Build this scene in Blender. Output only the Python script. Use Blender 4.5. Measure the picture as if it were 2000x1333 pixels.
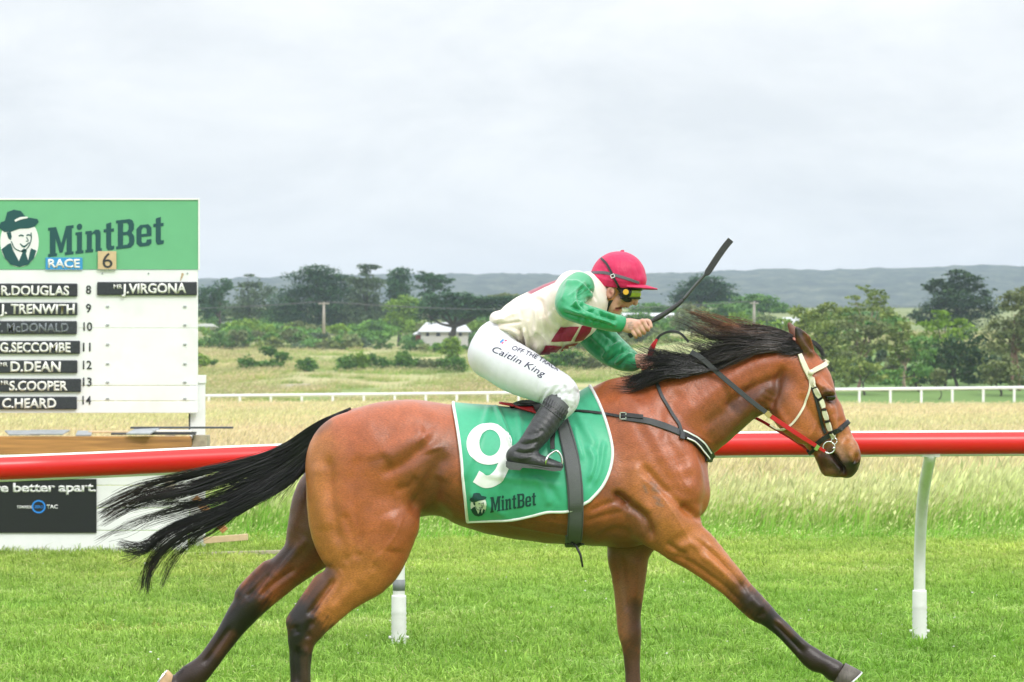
import bpy, bmesh, math, random
import numpy as np
from mathutils import Vector, Matrix
from mathutils.bvhtree import BVHTree

scene = bpy.context.scene
for _o in list(bpy.data.objects):
    bpy.data.objects.remove(_o)
COL = scene.collection
rng = np.random.default_rng(7)
random.seed(7)

# ------------------------------------------------------------------ camera
F = 7520.0            # focal length measured in pixels of the 2000 px wide photograph
HZ = 768.0            # row of eye level in the photograph
CAM_Z = 1.4
Y0 = 16.0             # distance of the horse
cam_data = bpy.data.cameras.new("camera")
cam = bpy.data.objects.new("camera", cam_data)
COL.objects.link(cam)
cam.location = (0, 0, CAM_Z)
cam.rotation_euler = (math.radians(90), 0, 0)
cam_data.sensor_width = 36.0
cam_data.lens = 36.0 * F / 2000.0
cam_data.shift_y = (HZ - 666.5) / 2000.0
cam_data.clip_start = 0.5
cam_data.clip_end = 20000
cam_data.dof.use_dof = True
cam_data.dof.focus_distance = 15.8
cam_data.dof.aperture_fstop = 14.5
scene.camera = cam

# ------------------------------------------------------------------ sky, sun, exposure
SUN_EL, SUN_AZ = math.radians(44), math.radians(152)
world = bpy.data.worlds.new("World")
scene.world = world
world.use_nodes = True
wn, wl = world.node_tree.nodes, world.node_tree.links
wn.clear()
w_out = wn.new("ShaderNodeOutputWorld")
w_bg = wn.new("ShaderNodeBackground")
w_bg.inputs["Strength"].default_value = 0.1
w_sky = wn.new("ShaderNodeTexSky")
w_sky.sky_type = 'NISHITA'
w_sky.sun_disc = False
w_sky.sun_elevation = SUN_EL
w_sky.sun_rotation = SUN_AZ
w_tc = wn.new("ShaderNodeTexCoord")
w_sep = wn.new("ShaderNodeSeparateXYZ")
wl.new(w_tc.outputs["Generated"], w_sep.inputs[0])
# cloud sheet: noise laid on a plane high above (direction divided by its height)
w_map = wn.new("ShaderNodeMapping")
w_map.inputs["Scale"].default_value = (1.0, 1.0, 2.6)
w_map.inputs["Location"].default_value = (0.35, 0.1, 0.2)
wl.new(w_tc.outputs["Generated"], w_map.inputs["Vector"])
w_n1 = wn.new("ShaderNodeTexNoise")
w_n1.inputs["Scale"].default_value = 11.0
w_n1.inputs["Detail"].default_value = 7.0
w_n1.inputs["Roughness"].default_value = 0.58
w_n1.inputs["Distortion"].default_value = 0.35
wl.new(w_map.outputs[0], w_n1.inputs["Vector"])
w_r1 = wn.new("ShaderNodeValToRGB")
w_r1.color_ramp.elements[0].position = 0.36
w_r1.color_ramp.elements[0].color = (6.6, 6.8, 7.05, 1)
w_r1.color_ramp.elements[1].position = 0.62
w_r1.color_ramp.elements[1].color = (7.95, 8.05, 8.15, 1)
wl.new(w_n1.outputs["Fac"], w_r1.inputs["Fac"])
# an overcast sky is brighter towards the zenith: L = Lh * (1 + 2 sin(elevation))
w_up = wn.new("ShaderNodeMath"); w_up.operation = 'MAXIMUM'; w_up.inputs[1].default_value = 0.0
wl.new(w_sep.outputs["Z"], w_up.inputs[0])
w_cie = wn.new("ShaderNodeMath"); w_cie.operation = 'MULTIPLY_ADD'
w_cie.inputs[1].default_value = 2.0; w_cie.inputs[2].default_value = 1.0
wl.new(w_up.outputs[0], w_cie.inputs[0])
w_mul = wn.new("ShaderNodeVectorMath"); w_mul.operation = 'SCALE'
wl.new(w_r1.outputs["Color"], w_mul.inputs[0])
wl.new(w_cie.outputs[0], w_mul.inputs["Scale"])
w_mix = wn.new("ShaderNodeMix"); w_mix.data_type = 'RGBA'
w_mix.inputs["Factor"].default_value = 0.96
wl.new(w_sky.outputs["Color"], w_mix.inputs["A"])
wl.new(w_mul.outputs[0], w_mix.inputs["B"])
wl.new(w_mix.outputs["Result"], w_bg.inputs["Color"])
wl.new(w_bg.outputs[0], w_out.inputs["Surface"])

sun_data = bpy.data.lights.new("sun", 'SUN')
sun_data.energy = 1.5
sun_data.angle = math.radians(14)
sun_data.color = (1.0, 0.97, 0.92)
sun = bpy.data.objects.new("sun", sun_data)
COL.objects.link(sun)
_sd = Vector((math.sin(SUN_AZ) * math.cos(SUN_EL), math.cos(SUN_AZ) * math.cos(SUN_EL), math.sin(SUN_EL)))
sun.rotation_euler = (-_sd).to_track_quat('-Z', 'Y').to_euler()
sun.location = (0, -5, 40)

vs = scene.view_settings
scene.display_settings.display_device = 'sRGB'
vs.view_transform = 'Standard'
vs.look = 'None'
vs.exposure = 0.15
vs.gamma = 1.0
vs.use_curve_mapping = False
cy = scene.cycles
cy.use_denoising = True
try:
    cy.denoiser = 'OPENIMAGEDENOISE'
except Exception:
    pass
cy.max_bounces = 6
cy.diffuse_bounces = 3
cy.glossy_bounces = 3
cy.transmission_bounces = 6
cy.transparent_max_bounces = 16
cy.volume_bounces = 1
cy.caustics_reflective = False
cy.caustics_refractive = False

# ------------------------------------------------------------------ helpers
def W(u, v, dy=0.0, Y=None):
    """photograph pixel at a known distance -> point in the place (metres)"""
    y = (Y0 + dy) if Y is None else Y
    return ((u - 1000.0) / F * y, y, CAM_Z + (HZ - v) / F * y)

def WV(u, v, dy=0.0, Y=None):
    return Vector(W(u, v, dy, Y))

def px_of(P):
    P = np.asarray(P, float)
    return np.stack([1000.0 + P[:, 0] / P[:, 1] * F, HZ - (P[:, 2] - CAM_Z) / P[:, 1] * F], 1)

def tag(o, label=None, cat=None, group=None, kind=None):
    if label: o['label'] = label
    if cat: o['category'] = cat
    if group: o['group'] = group
    if kind: o['kind'] = kind
    return o

def empty(name, loc=(0, 0, 0), label=None, cat=None, group=None):
    o = bpy.data.objects.new(name, None)
    o.empty_display_size = 0.2
    COL.objects.link(o)
    o.location = loc
    tag(o, label, cat, group)
    return o

def world_of(o):
    M = o.matrix_parent_inverse @ o.matrix_basis if o.parent else o.matrix_basis.copy()
    return world_of(o.parent) @ M if o.parent else M

def adopt(o, parent):
    """parent, keeping the place in the world"""
    if parent is not None:
        o.parent = parent
        o.matrix_parent_inverse = world_of(parent).inverted()
    return o

def link_mesh(name, me, mats, parent=None):
    o = bpy.data.objects.new(name, me)
    COL.objects.link(o)
    if mats is not None:
        for m in (mats if isinstance(mats, (list, tuple)) else [mats]):
            if m.name not in [x.name for x in me.materials if x]:
                me.materials.append(m)
    adopt(o, parent)
    return o

def np_mesh(name, V, Q, mats, parent=None, smooth=True, col=None, fattrs=None, matidx=None):
    """mesh object from numpy arrays; Q is (n,3) or (n,4)"""
    V = np.asarray(V, np.float32); Q = np.asarray(Q, np.int32)
    me = bpy.data.meshes.new(name)
    me.vertices.add(len(V)); me.vertices.foreach_set("co", V.ravel())
    k = Q.shape[1]
    me.loops.add(Q.size); me.loops.foreach_set("vertex_index", Q.ravel())
    me.polygons.add(len(Q))
    me.polygons.foreach_set("loop_start", np.arange(0, Q.size, k, dtype=np.int32))
    try:
        me.polygons.foreach_set("loop_total", np.full(len(Q), k, np.int32))
    except Exception:
        pass
    me.polygons.foreach_set("use_smooth", np.full(len(Q), smooth, bool))
    if matidx is not None:
        me.polygons.foreach_set("material_index", np.asarray(matidx, np.int32))
    me.update(calc_edges=True)
    me.validate()
    if col is not None:
        a = me.color_attributes.new("Col", 'FLOAT_COLOR', 'POINT')
        c = np.ones((len(V), 4), np.float32); c[:, :3] = col
        a.data.foreach_set("color", c.ravel())
    if fattrs:
        for n, arr in fattrs.items():
            a = me.attributes.new(n, 'FLOAT', 'POINT')
            a.data.foreach_set("value", np.asarray(arr, np.float32))
    return link_mesh(name, me, mats, parent)

def bm_obj(name, bm, mats, parent=None, smooth=False):
    me = bpy.data.meshes.new(name)
    bmesh.ops.recalc_face_normals(bm, faces=bm.faces)
    bm.to_mesh(me); bm.free()
    if smooth:
        me.polygons.foreach_set("use_smooth", np.ones(len(me.polygons), bool))
    return link_mesh(name, me, mats, parent)

def add_box(bm, c, s, rot=None, bevel=0.0):
    r = bmesh.ops.create_cube(bm, size=1.0)
    vs_ = r['verts']
    M = Matrix.Translation(Vector(c)) @ (rot.to_4x4() if rot is not None else Matrix.Identity(4)) @ Matrix.Diagonal((s[0], s[1], s[2], 1))
    bmesh.ops.transform(bm, matrix=M, verts=vs_)
    if bevel > 0:
        es = list({e for v in vs_ for e in v.link_edges})
        bmesh.ops.bevel(bm, geom=es, offset=bevel, segments=2, affect='EDGES', profile=0.6)

def box_obj(name, c, s, m, parent=None, rot=None, bevel=0.0):
    bm = bmesh.new(); add_box(bm, c, s, rot, bevel)
    return bm_obj(name, bm, m, parent)

def tube_arrays(pts, radii, n=10, flat=None, cap=True):
    """swept tube; pts (k,3), radii scalar/array; returns V,Q (quads; caps as fans of degenerate quads)"""
    P = np.asarray(pts, float); k = len(P)
    R = np.full(k, radii) if np.isscalar(radii) else np.asarray(radii, float)
    T = np.gradient(P, axis=0); T /= np.linalg.norm(T, axis=1)[:, None] + 1e-12
    up = np.array([0.0, 1.0, 0.0]) if flat is None else np.asarray(flat, float)
    V = []
    a = np.linspace(0, 2 * np.pi, n, endpoint=False)
    nprev = None
    for i in range(k):
        b = up if nprev is None else nprev
        nn = b - T[i] * np.dot(b, T[i])
        if np.linalg.norm(nn) < 1e-5:
            nn = np.cross(T[i], [0.3, 0.5, 0.8])
        nn /= np.linalg.norm(nn); bb = np.cross(T[i], nn); nprev = nn
        V.append(P[i] + R[i] * (np.cos(a)[:, None] * nn + np.sin(a)[:, None] * bb))
    V = np.concatenate(V)
    Q = []
    j = np.arange(n); jn = (j + 1) % n
    for i in range(k - 1):
        Q.append(np.stack([i * n + j, i * n + jn, (i + 1) * n + jn, (i + 1) * n + j], 1))
    Q = np.concatenate(Q)
    if cap:
        V = np.concatenate([V, [P[0]], [P[-1]]])
        c0, c1 = len(V) - 2, len(V) - 1
        h = np.arange(0, n, 2)
        Q = np.concatenate([Q, np.stack([h, np.full_like(h, c0), (h + 2) % n, (h + 1) % n], 1),
                            np.stack([(k - 1) * n + h, (k - 1) * n + (h + 1) % n, (k - 1) * n + (h + 2) % n, np.full_like(h, c1)], 1)])
    return V, Q

def tube_obj(name, pts, radii, m, parent=None, n=10, cap=True):
    V, Q = tube_arrays(pts, radii, n, cap=cap)
    return np_mesh(name, V, Q, m, parent)

def spline(P, sub=6):
    """Catmull-Rom through the rows of P"""
    P = np.asarray(P, float)
    if len(P) < 3:
        t = np.linspace(0, 1, sub + 1)[:, None]
        return P[:1] * (1 - t) + P[-1:] * t
    E = np.concatenate([2 * P[:1] - P[1:2], P, 2 * P[-1:] - P[-2:-1]])
    out = []
    for i in range(1, len(E) - 2):
        p0, p1, p2, p3 = E[i - 1], E[i], E[i + 1], E[i + 2]
        for t in np.arange(sub) / sub:
            out.append(0.5 * ((2 * p1) + (-p0 + p2) * t + (2 * p0 - 5 * p1 + 4 * p2 - p3) * t * t + (-p0 + 3 * p1 - 3 * p2 + p3) * t ** 3))
    out.append(E[-2])
    return np.array(out)

def srgb(r, g, b):
    f = lambda c: (c / 255.0) / 12.92 if c / 255.0 <= 0.04045 else ((c / 255.0 + 0.055) / 1.055) ** 2.4
    return (f(r), f(g), f(b))

# ------------------------------------------------------------------ materials
def mat(name, color=(0.5, 0.5, 0.5), rough=0.5, metal=0.0, attr=False, var=0.0, vscale=20.0, bump=0.0, bscale=200.0,
        stretch=None, spec=0.5, sheen=0.0, coat=0.0, dark=None, dscale=3.0, damt=0.0, trans=0.0, coords='Object'):
    m = bpy.data.materials.new(name)
    m.use_nodes = True
    nt = m.node_tree; N, L = nt.nodes, nt.links
    b = N["Principled BSDF"]
    b.inputs["Roughness"].default_value = rough
    b.inputs["Metallic"].default_value = metal
    b.inputs["Specular IOR Level"].default_value = spec
    if sheen: b.inputs["Sheen Weight"].default_value = sheen
    if coat:
        b.inputs["Coat Weight"].default_value = coat
        b.inputs["Coat Roughness"].default_value = 0.15
    tc = N.new("ShaderNodeTexCoord"); mp = N.new("ShaderNodeMapping")
    L.new(tc.outputs[coords], mp.inputs["Vector"])
    if stretch: mp.inputs["Scale"].default_value = stretch
    if attr:
        c = N.new("ShaderNodeAttribute"); c.attribute_name = "Col"; csock = c.outputs["Color"]
    else:
        c = N.new("ShaderNodeRGB"); c.outputs[0].default_value = (*color, 1); csock = c.outputs[0]
    if var > 0:
        n = N.new("ShaderNodeTexNoise"); n.inputs["Scale"].default_value = vscale; n.inputs["Detail"].default_value = 4
        L.new(mp.outputs[0], n.inputs["Vector"])
        mr = N.new("ShaderNodeMapRange"); mr.inputs["From Min"].default_value = 0.25; mr.inputs["From Max"].default_value = 0.75
        mr.inputs["To Min"].default_value = 1 - var; mr.inputs["To Max"].default_value = 1 + var
        L.new(n.outputs["Fac"], mr.inputs["Value"])
        vm = N.new("ShaderNodeVectorMath"); vm.operation = 'SCALE'
        L.new(csock, vm.inputs[0]); L.new(mr.outputs[0], vm.inputs["Scale"]); csock = vm.outputs[0]
    if dark is not None:
        n = N.new("ShaderNodeTexNoise"); n.inputs["Scale"].default_value = dscale; n.inputs["Detail"].default_value = 6
        n.inputs["Roughness"].default_value = 0.65
        L.new(mp.outputs[0], n.inputs["Vector"])
        mr = N.new("ShaderNodeMapRange"); mr.inputs["From Min"].default_value = 0.5; mr.inputs["From Max"].default_value = 0.72
        mr.inputs["To Max"].default_value = damt
        L.new(n.outputs["Fac"], mr.inputs["Value"])
        mx = N.new("ShaderNodeMix"); mx.data_type = 'RGBA'
        L.new(mr.outputs[0], mx.inputs["Factor"]); L.new(csock, mx.inputs["A"]); mx.inputs["B"].default_value = (*dark, 1)
        csock = mx.outputs["Result"]
    L.new(csock, b.inputs["Base Color"])
    if bump > 0:
        n = N.new("ShaderNodeTexNoise"); n.inputs["Scale"].default_value = bscale; n.inputs["Detail"].default_value = 4
        L.new(mp.outputs[0], n.inputs["Vector"])
        bp = N.new("ShaderNodeBump"); bp.inputs["Strength"].default_value = bump; bp.inputs["Distance"].default_value = 0.01
        L.new(n.outputs["Fac"], bp.inputs["Height"]); L.new(bp.outputs[0], b.inputs["Normal"])
    if trans > 0:
        tr = N.new("ShaderNodeBsdfTranslucent"); L.new(csock, tr.inputs["Color"])
        ms = N.new("ShaderNodeMixShader"); ms.inputs[0].default_value = trans
        out = N["Material Output"]
        L.new(b.outputs[0], ms.inputs[1]); L.new(tr.outputs[0], ms.inputs[2]); L.new(ms.outputs[0], out.inputs["Surface"])
    return m

# ------------------------------------------------------------------ implicit surfaces -> one continuous mesh
class Field:
    def __init__(self, lo, hi, h):
        self.h = h; self.lo = np.array(lo, float)
        self.n = np.ceil((np.array(hi) - self.lo) / h).astype(int) + 1
        self.ax = [(self.lo[i] + h * np.arange(self.n[i])).astype(np.float32) for i in range(3)]
        self.F = np.full(self.n, 0.5, np.float32)
    def block(self, lo, hi):
        a = np.maximum(np.floor((np.asarray(lo) - self.lo) / self.h).astype(int), 0)
        b = np.minimum(np.ceil((np.asarray(hi) - self.lo) / self.h).astype(int) + 1, self.n)
        return a, np.maximum(b, a)
    def merge(self, a, b, D, k, op):
        S = self.F[a[0]:b[0], a[1]:b[1], a[2]:b[2]]
        if op == 'sub':
            A = -S
            h = np.clip(0.5 + 0.5 * (A - D) / k, 0, 1)
            R = -(A * (1 - h) + D * h - k * h * (1 - h))
        else:
            h = np.clip(0.5 + 0.5 * (S - D) / k, 0, 1)
            R = S * (1 - h) + D * h - k * h * (1 - h)
        self.F[a[0]:b[0], a[1]:b[1], a[2]:b[2]] = R
    def chain(self, P, r, rw=None, k=0.02, op='add', sub=4, flat=True, ry=None):
        """tapered limb through world points P with in-plane radius r and sideways (depth) radius rw"""
        P = np.asarray(P, float); r = np.asarray(r, float); rw = r if rw is None else np.asarray(rw, float)
        A = spline(np.concatenate([P, r[:, None], rw[:, None]], 1), sub) if len(P) > 1 else np.concatenate([P, r[:, None], rw[:, None]], 1)
        if len(A) == 1: A = np.concatenate([A, A + np.array([1e-4, 0, 0, 0, 0])])
        A[:, 3:] = np.maximum(A[:, 3:], 1e-4)
        pad = k + 2.5 * self.h
        m = np.maximum(A[:, 3], A[:, 4])[:, None] + pad
        a, b = self.block((A[:, :3] - m).min(0), (A[:, :3] + m).max(0))
        if np.any(b <= a): return
        D = np.full(b - a, 0.5, np.float32)
        for i in range(len(A) - 1):
            p, q = A[i], A[i + 1]
            mm = max(p[3], q[3], p[4], q[4]) + pad
            sa, sb = self.block(np.minimum(p[:3], q[:3]) - mm, np.maximum(p[:3], q[:3]) + mm)
            sa = np.maximum(sa, a); sb = np.minimum(sb, b)
            if np.any(sb <= sa): continue
            x = self.ax[0][sa[0]:sb[0]][:, None, None]; y = self.ax[1][sa[1]:sb[1]][None, :, None]; z = self.ax[2][sa[2]:sb[2]][None, None, :]
            d = (q[:3] - p[:3])
            if flat:
                l2 = d[0] ** 2 + d[2] ** 2 + 1e-12
                t = np.clip(((x - p[0]) * d[0] + (z - p[2]) * d[2]) / l2, 0, 1)
            else:
                l2 = (d ** 2).sum() + 1e-12
                t = np.clip(((x - p[0]) * d[0] + (y - p[1]) * d[1] + (z - p[2]) * d[2]) / l2, 0, 1)
            R = p[3] + (q[3] - p[3]) * t; RW = p[4] + (q[4] - p[4]) * t
            dp2 = (x - p[0] - d[0] * t) ** 2 + (z - p[2] - d[2] * t) ** 2
            dy = (y - p[1] - d[1] * t)
            f = (np.sqrt(dp2 / (R * R) + (dy / RW) ** 2) - 1) * np.minimum(R, RW)
            s = tuple(slice(sa[j] - a[j], sb[j] - a[j]) for j in range(3))
            D[s] = np.minimum(D[s], f)
        self.merge(a, b, D, k, op)
    def limb(self, nodes, k=0.02, op='add', sub=4, flat=True):
        """nodes: (u, v, r_px, dy_m, rw_px) measured on the photograph"""
        nodes = [tuple(n) + ((n[2],) if len(n) == 4 else ()) for n in nodes]
        P = [W(n[0], n[1], n[3]) for n in nodes]
        sc = [(Y0 + n[3]) / F for n in nodes]
        self.chain(P, [n[2] * s for n, s in zip(nodes, sc)], [n[4] * s for n, s in zip(nodes, sc)], k, op, sub, flat)
    def ellip(self, c, rad, k=0.02, op='add', rot=None):
        rad = np.asarray(rad, float); c = np.asarray(c, float)
        m = rad.max() + k + 2.5 * self.h
        a, b = self.block(c - m, c + m)
        if np.any(b <= a): return
        x = self.ax[0][a[0]:b[0]][:, None, None] - c[0]; y = self.ax[1][a[1]:b[1]][None, :, None] - c[1]; z = self.ax[2][a[2]:b[2]][None, None, :] - c[2]
        if rot is not None:
            Rm = np.array(rot.transposed() if hasattr(rot, 'transposed') else rot)
            x, y, z = (Rm[i, 0] * x + Rm[i, 1] * y + Rm[i, 2] * z for i in range(3))
        f = (np.sqrt((x / rad[0]) ** 2 + (y / rad[1]) ** 2 + (z / rad[2]) ** 2) - 1) * rad.min()
        self.merge(a, b, f.astype(np.float32), k, op)
    def profile(self, rows, k=0.02):
        """trunk: rows of (u, v_top, v_bottom, half_width_px, top_taper)"""
        R = spline(np.asarray(rows, float), 8)
        s = Y0 / F
        xs = (R[:, 0] - 1000) * s; zt = CAM_Z + (HZ - R[:, 1]) * s; zb = CAM_Z + (HZ - R[:, 2]) * s; hw = R[:, 3] * s
        a, b = self.block((xs[0] - .02, Y0 - hw.max() - .1, zb.min() - .1), (xs[-1] + .02, Y0 + hw.max() + .1, zt.max() + .1))
        X = self.ax[0][a[0]:b[0]]; y = self.ax[1][a[1]:b[1]][None, :, None] - Y0; z = self.ax[2][a[2]:b[2]][None, None, :]
        it = lambda q: np.interp(X, xs, q)[:, None, None]
        t, bt, w, tp = it(zt), it(zb), it(hw), it(R[:, 4])
        zc = (t + bt) / 2; hh = np.maximum((t - bt) / 2, 1e-3)
        zr = (z - zc) / hh
        we = np.maximum(w * (1 - tp * np.clip(zr, -1, 1.2)), 1e-3)
        f = (np.sqrt(np.abs(zr) ** 2 + (y / we) ** 2) - 1) * np.minimum(hh, w)
        out = np.maximum(xs[0] - X, X - xs[-1])[:, None, None]
        f = np.where(out > 0, np.maximum(f, out), f)
        self.merge(a, b, f.astype(np.float32), k, 'add')
    def mesh(self, smooth=2):
        Fd = self.F; I = Fd < 0
        nx, ny, nz = np.array(Fd.shape) - 1
        s = np.zeros((nx, ny, nz), np.int8)
        for dx in (0, 1):
            for dy in (0, 1):
                for dz in (0, 1):
                    s += I[dx:nx + dx, dy:ny + dy, dz:nz + dz]
        C = np.argwhere((s > 0) & (s < 8))
        vid = np.full((nx, ny, nz), -1, np.int32)
        vid[C[:, 0], C[:, 1], C[:, 2]] = np.arange(len(C))
        acc = np.zeros((len(C), 3)); cnt = np.zeros(len(C))
        cor = [(i, j, k) for i in (0, 1) for j in (0, 1) for k in (0, 1)]
        val = {c: Fd[C[:, 0] + c[0], C[:, 1] + c[1], C[:, 2] + c[2]] for c in cor}
        for c in cor:
            for ax in range(3):
                if c[ax] == 0:
                    e = list(c); e[ax] = 1; e = tuple(e)
                    va, vb = val[c], val[e]
                    x = (va < 0) != (vb < 0)
                    t = np.where(x, va / np.where(x, va - vb, 1), 0)
                    p = np.array(c, float)[None, :].repeat(len(C), 0); p[:, ax] += t
                    acc[x] += p[x]; cnt[x] += 1
        V = self.lo + self.h * (C + acc / cnt[:, None])
        Q = []
        for ax in range(3):
            sl0 = [slice(1, -1)] * 3; sl1 = [slice(1, -1)] * 3
            sl0[ax] = slice(0, -1); sl1[ax] = slice(1, None)
            A, B = I[tuple(sl0)], I[tuple(sl1)]
            E = np.argwhere(A != B)
            flip = A[E[:, 0], E[:, 1], E[:, 2]]
            off = np.ones(3, int); off[ax] = 0
            E = E + off
            o1, o2 = (ax + 1) % 3, (ax + 2) % 3
            d1 = np.zeros(3, int); d1[o1] = 1; d2 = np.zeros(3, int); d2[o2] = 1
            g = lambda q: vid[q[:, 0], q[:, 1], q[:, 2]]
            q = np.stack([g(E - d1 - d2), g(E - d2), g(E), g(E - d1)], 1)
            q[~flip] = q[~flip][:, ::-1]
            Q.append(q)
        Q = np.concatenate(Q)
        Q = Q[(Q >= 0).all(1)]
        V = relax(V, Q, smooth)
        return V, Q

def relax(V, Q, it, lam=0.5):
    n = len(V)
    e = np.concatenate([Q[:, [0, 1]], Q[:, [1, 2]], Q[:, [2, 3]], Q[:, [3, 0]]])
    deg = np.bincount(e.ravel(), minlength=n).astype(float)
    for i in range(it):
        for l in (lam, -lam * 1.02):      # Taubin: smooths without shrinking
            S = np.stack([np.bincount(e[:, 0], V[e[:, 1], j], n) + np.bincount(e[:, 1], V[e[:, 0], j], n) for j in range(3)], 1)
            V = V + l * (S / np.maximum(deg, 1)[:, None] - V)
    return V

def vnormals(V, Q):
    d = np.cross(V[Q[:, 2]] - V[Q[:, 0]], V[Q[:, 3 % Q.shape[1]]] - V[Q[:, 1]])
    n = np.stack([sum(np.bincount(Q[:, c], d[:, j], len(V)) for c in range(Q.shape[1])) for j in range(3)], 1)
    return n / (np.linalg.norm(n, axis=1)[:, None] + 1e-12)

def path_dist(UV, path):
    """distance to a polyline and position along it (0..1)"""
    path = np.asarray(path, float)
    L = np.concatenate([[0], np.cumsum(np.linalg.norm(np.diff(path, axis=0), axis=1))]); tot = max(L[-1], 1e-9)
    best = np.full(len(UV), 1e9); tt = np.zeros(len(UV))
    if len(path) == 1:
        return np.linalg.norm(UV - path[0], axis=1), np.full(len(UV), .5)
    for i in range(len(path) - 1):
        a, b = path[i], path[i + 1]; d = b - a
        t = np.clip(((UV - a) @ d) / (d @ d + 1e-12), 0, 1)
        dd = np.linalg.norm(UV - a - t[:, None] * d, axis=1)
        m = dd < best
        best[m] = dd[m]; tt[m] = (L[i] + t[m] * (L[i + 1] - L[i])) / tot
    return best, tt

def smooth01(x):
    x = np.clip(x, 0, 1)
    return x * x * (3 - 2 * x)

def strokes(V, N, items, dymax=0.06, dymin=-9):
    """push the camera-side surface along its normal: items (path_px, width_px, height_m[, dymin, dymax])"""
    UV = px_of(V); V2 = V.copy()
    for it in items:
        path = spline(it[0], 5) if len(it[0]) > 2 else np.asarray(it[0], float)
        wd, amp = it[1], it[2]
        lo = it[3] if len(it) > 3 else dymin; hi = it[4] if len(it) > 4 else dymax
        bb = (UV[:, 0] > path[:, 0].min() - 3 * wd) & (UV[:, 0] < path[:, 0].max() + 3 * wd) & (UV[:, 1] > path[:, 1].min() - 3 * wd) & (UV[:, 1] < path[:, 1].max() + 3 * wd)
        bb &= (V[:, 1] - Y0 < hi) & (V[:, 1] - Y0 > lo)
        ix = np.nonzero(bb)[0]
        if not len(ix): continue
        d, t = path_dist(UV[ix], path)
        w = np.exp(-(d / wd) ** 2) * smooth01(-N[ix, 1] * 2.2 + .25)
        if len(path) > 1: w *= smooth01(np.minimum(t, 1 - t) * 5 + .15)
        V2[ix] += N[ix] * (amp * w)[:, None]
    return V2

def paint(C, UV, D, path, wd, color, amt=1.0, soft=0.5, lo=-9, hi=9):
    """coat markings and painted shade: blend colour inside a band round a path (px)"""
    path = spline(path, 5) if len(path) > 2 else np.asarray(path, float)
    m = (D > lo) & (D < hi)
    ix = np.nonzero(m)[0]
    d, t = path_dist(UV[ix], path)
    q = UV[ix]; d = d * (1 + .16 * np.sin(q[:, 0] * .21 + 1.3 * np.sin(q[:, 1] * .17)) * np.sin(q[:, 1] * .19 + 1.7) + .10 * np.sin(q[:, 0] * .63 + q[:, 1] * .41))
    w = amt * (1 - smooth01((d / wd - (1 - soft)) / max(2 * soft, 1e-3)))
    C[ix] = C[ix] * (1 - w)[:, None] + np.asarray(color)[None, :] * w[:, None]
# ------------------------------------------------------------------ land: one sheet from behind the camera to the hills
_cu = np.array([-400, 0, 390, 560, 700, 880, 1000, 1150, 1290, 1400, 1480, 1560, 1650, 1750, 1850, 1920, 2000, 2400])
_cv = np.array([552, 550, 546, 541, 536, 536, 535, 540, 534, 530, 526, 528, 527, 524, 520, 518, 521, 526])
_g = np.random.default_rng(5)
_ph = _g.uniform(0, 6.28, 12); _fr = _g.uniform(.012, .16, 12)
def crest(x):
    u = 1000 + x / 4000.0 * F
    z = CAM_Z + (HZ - np.interp(u, _cu, _cv)) / F * 4000.0
    return z + sum(np.sin(x * f + p) for f, p in zip(_fr, _ph)) * .15
def land_h(x, y):
    x = np.asarray(x, float); y = np.asarray(y, float)
    base = np.interp(y, [-60, 330, 450, 600, 700, 1000, 1300, 2500, 3200], [0, 0, 3.4, 7.9, 10.5, 22, 30, 57, 74])
    right = np.clip((x - .02 * y) / 20, 0, 1)
    base = base + right * np.interp(y, [0, 330, 350, 420, 600, 800], [0, 0, .9, .4, 2.2, 0])
    c = crest(x)
    far = np.interp(y, [3200, 3600, 4000, 4500, 6800], [0, .62, 1, .7, 0])
    h = np.where(y > 3200, np.where(y < 4000, 74 + (c - 74) * far, c * far), base)
    return h + np.where(y > 40, np.sin(x * .11 + y * .05) * .06 + np.sin(x * .023 - y * .031) * .12, 0) * np.clip((y - 40) / 300, 0, 1)
def land_z(x, y): return float(land_h(np.array([x]), np.array([y]))[0])

_ys = np.concatenate([np.linspace(-60, 10, 6), np.linspace(13, 60, 95), np.linspace(62, 330, 90), np.linspace(335, 800, 120), np.linspace(815, 1400, 50), np.linspace(1450, 3200, 40), np.linspace(3230, 4100, 60), np.linspace(4200, 6800, 20)])
_sx = np.sign(np.linspace(-1, 1, 241)) * np.abs(np.linspace(-1, 1, 241)) ** 1.35
_V = []
for y in _ys:
    hw = 70 + max(y, 0) * .22
    _V.append(np.stack([_sx * hw, np.full(241, y), land_h(_sx * hw, np.full(241, y)) + (_g.normal(0, .6, 241) if y > 2400 else 0)], 1))
_V = np.concatenate(_V); _n = len(_ys)
_i = (np.arange(_n - 1)[:, None] * 241 + np.arange(240)[None]).ravel()
_Q = np.stack([_i, _i + 1, _i + 242, _i + 241], 1)

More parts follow.
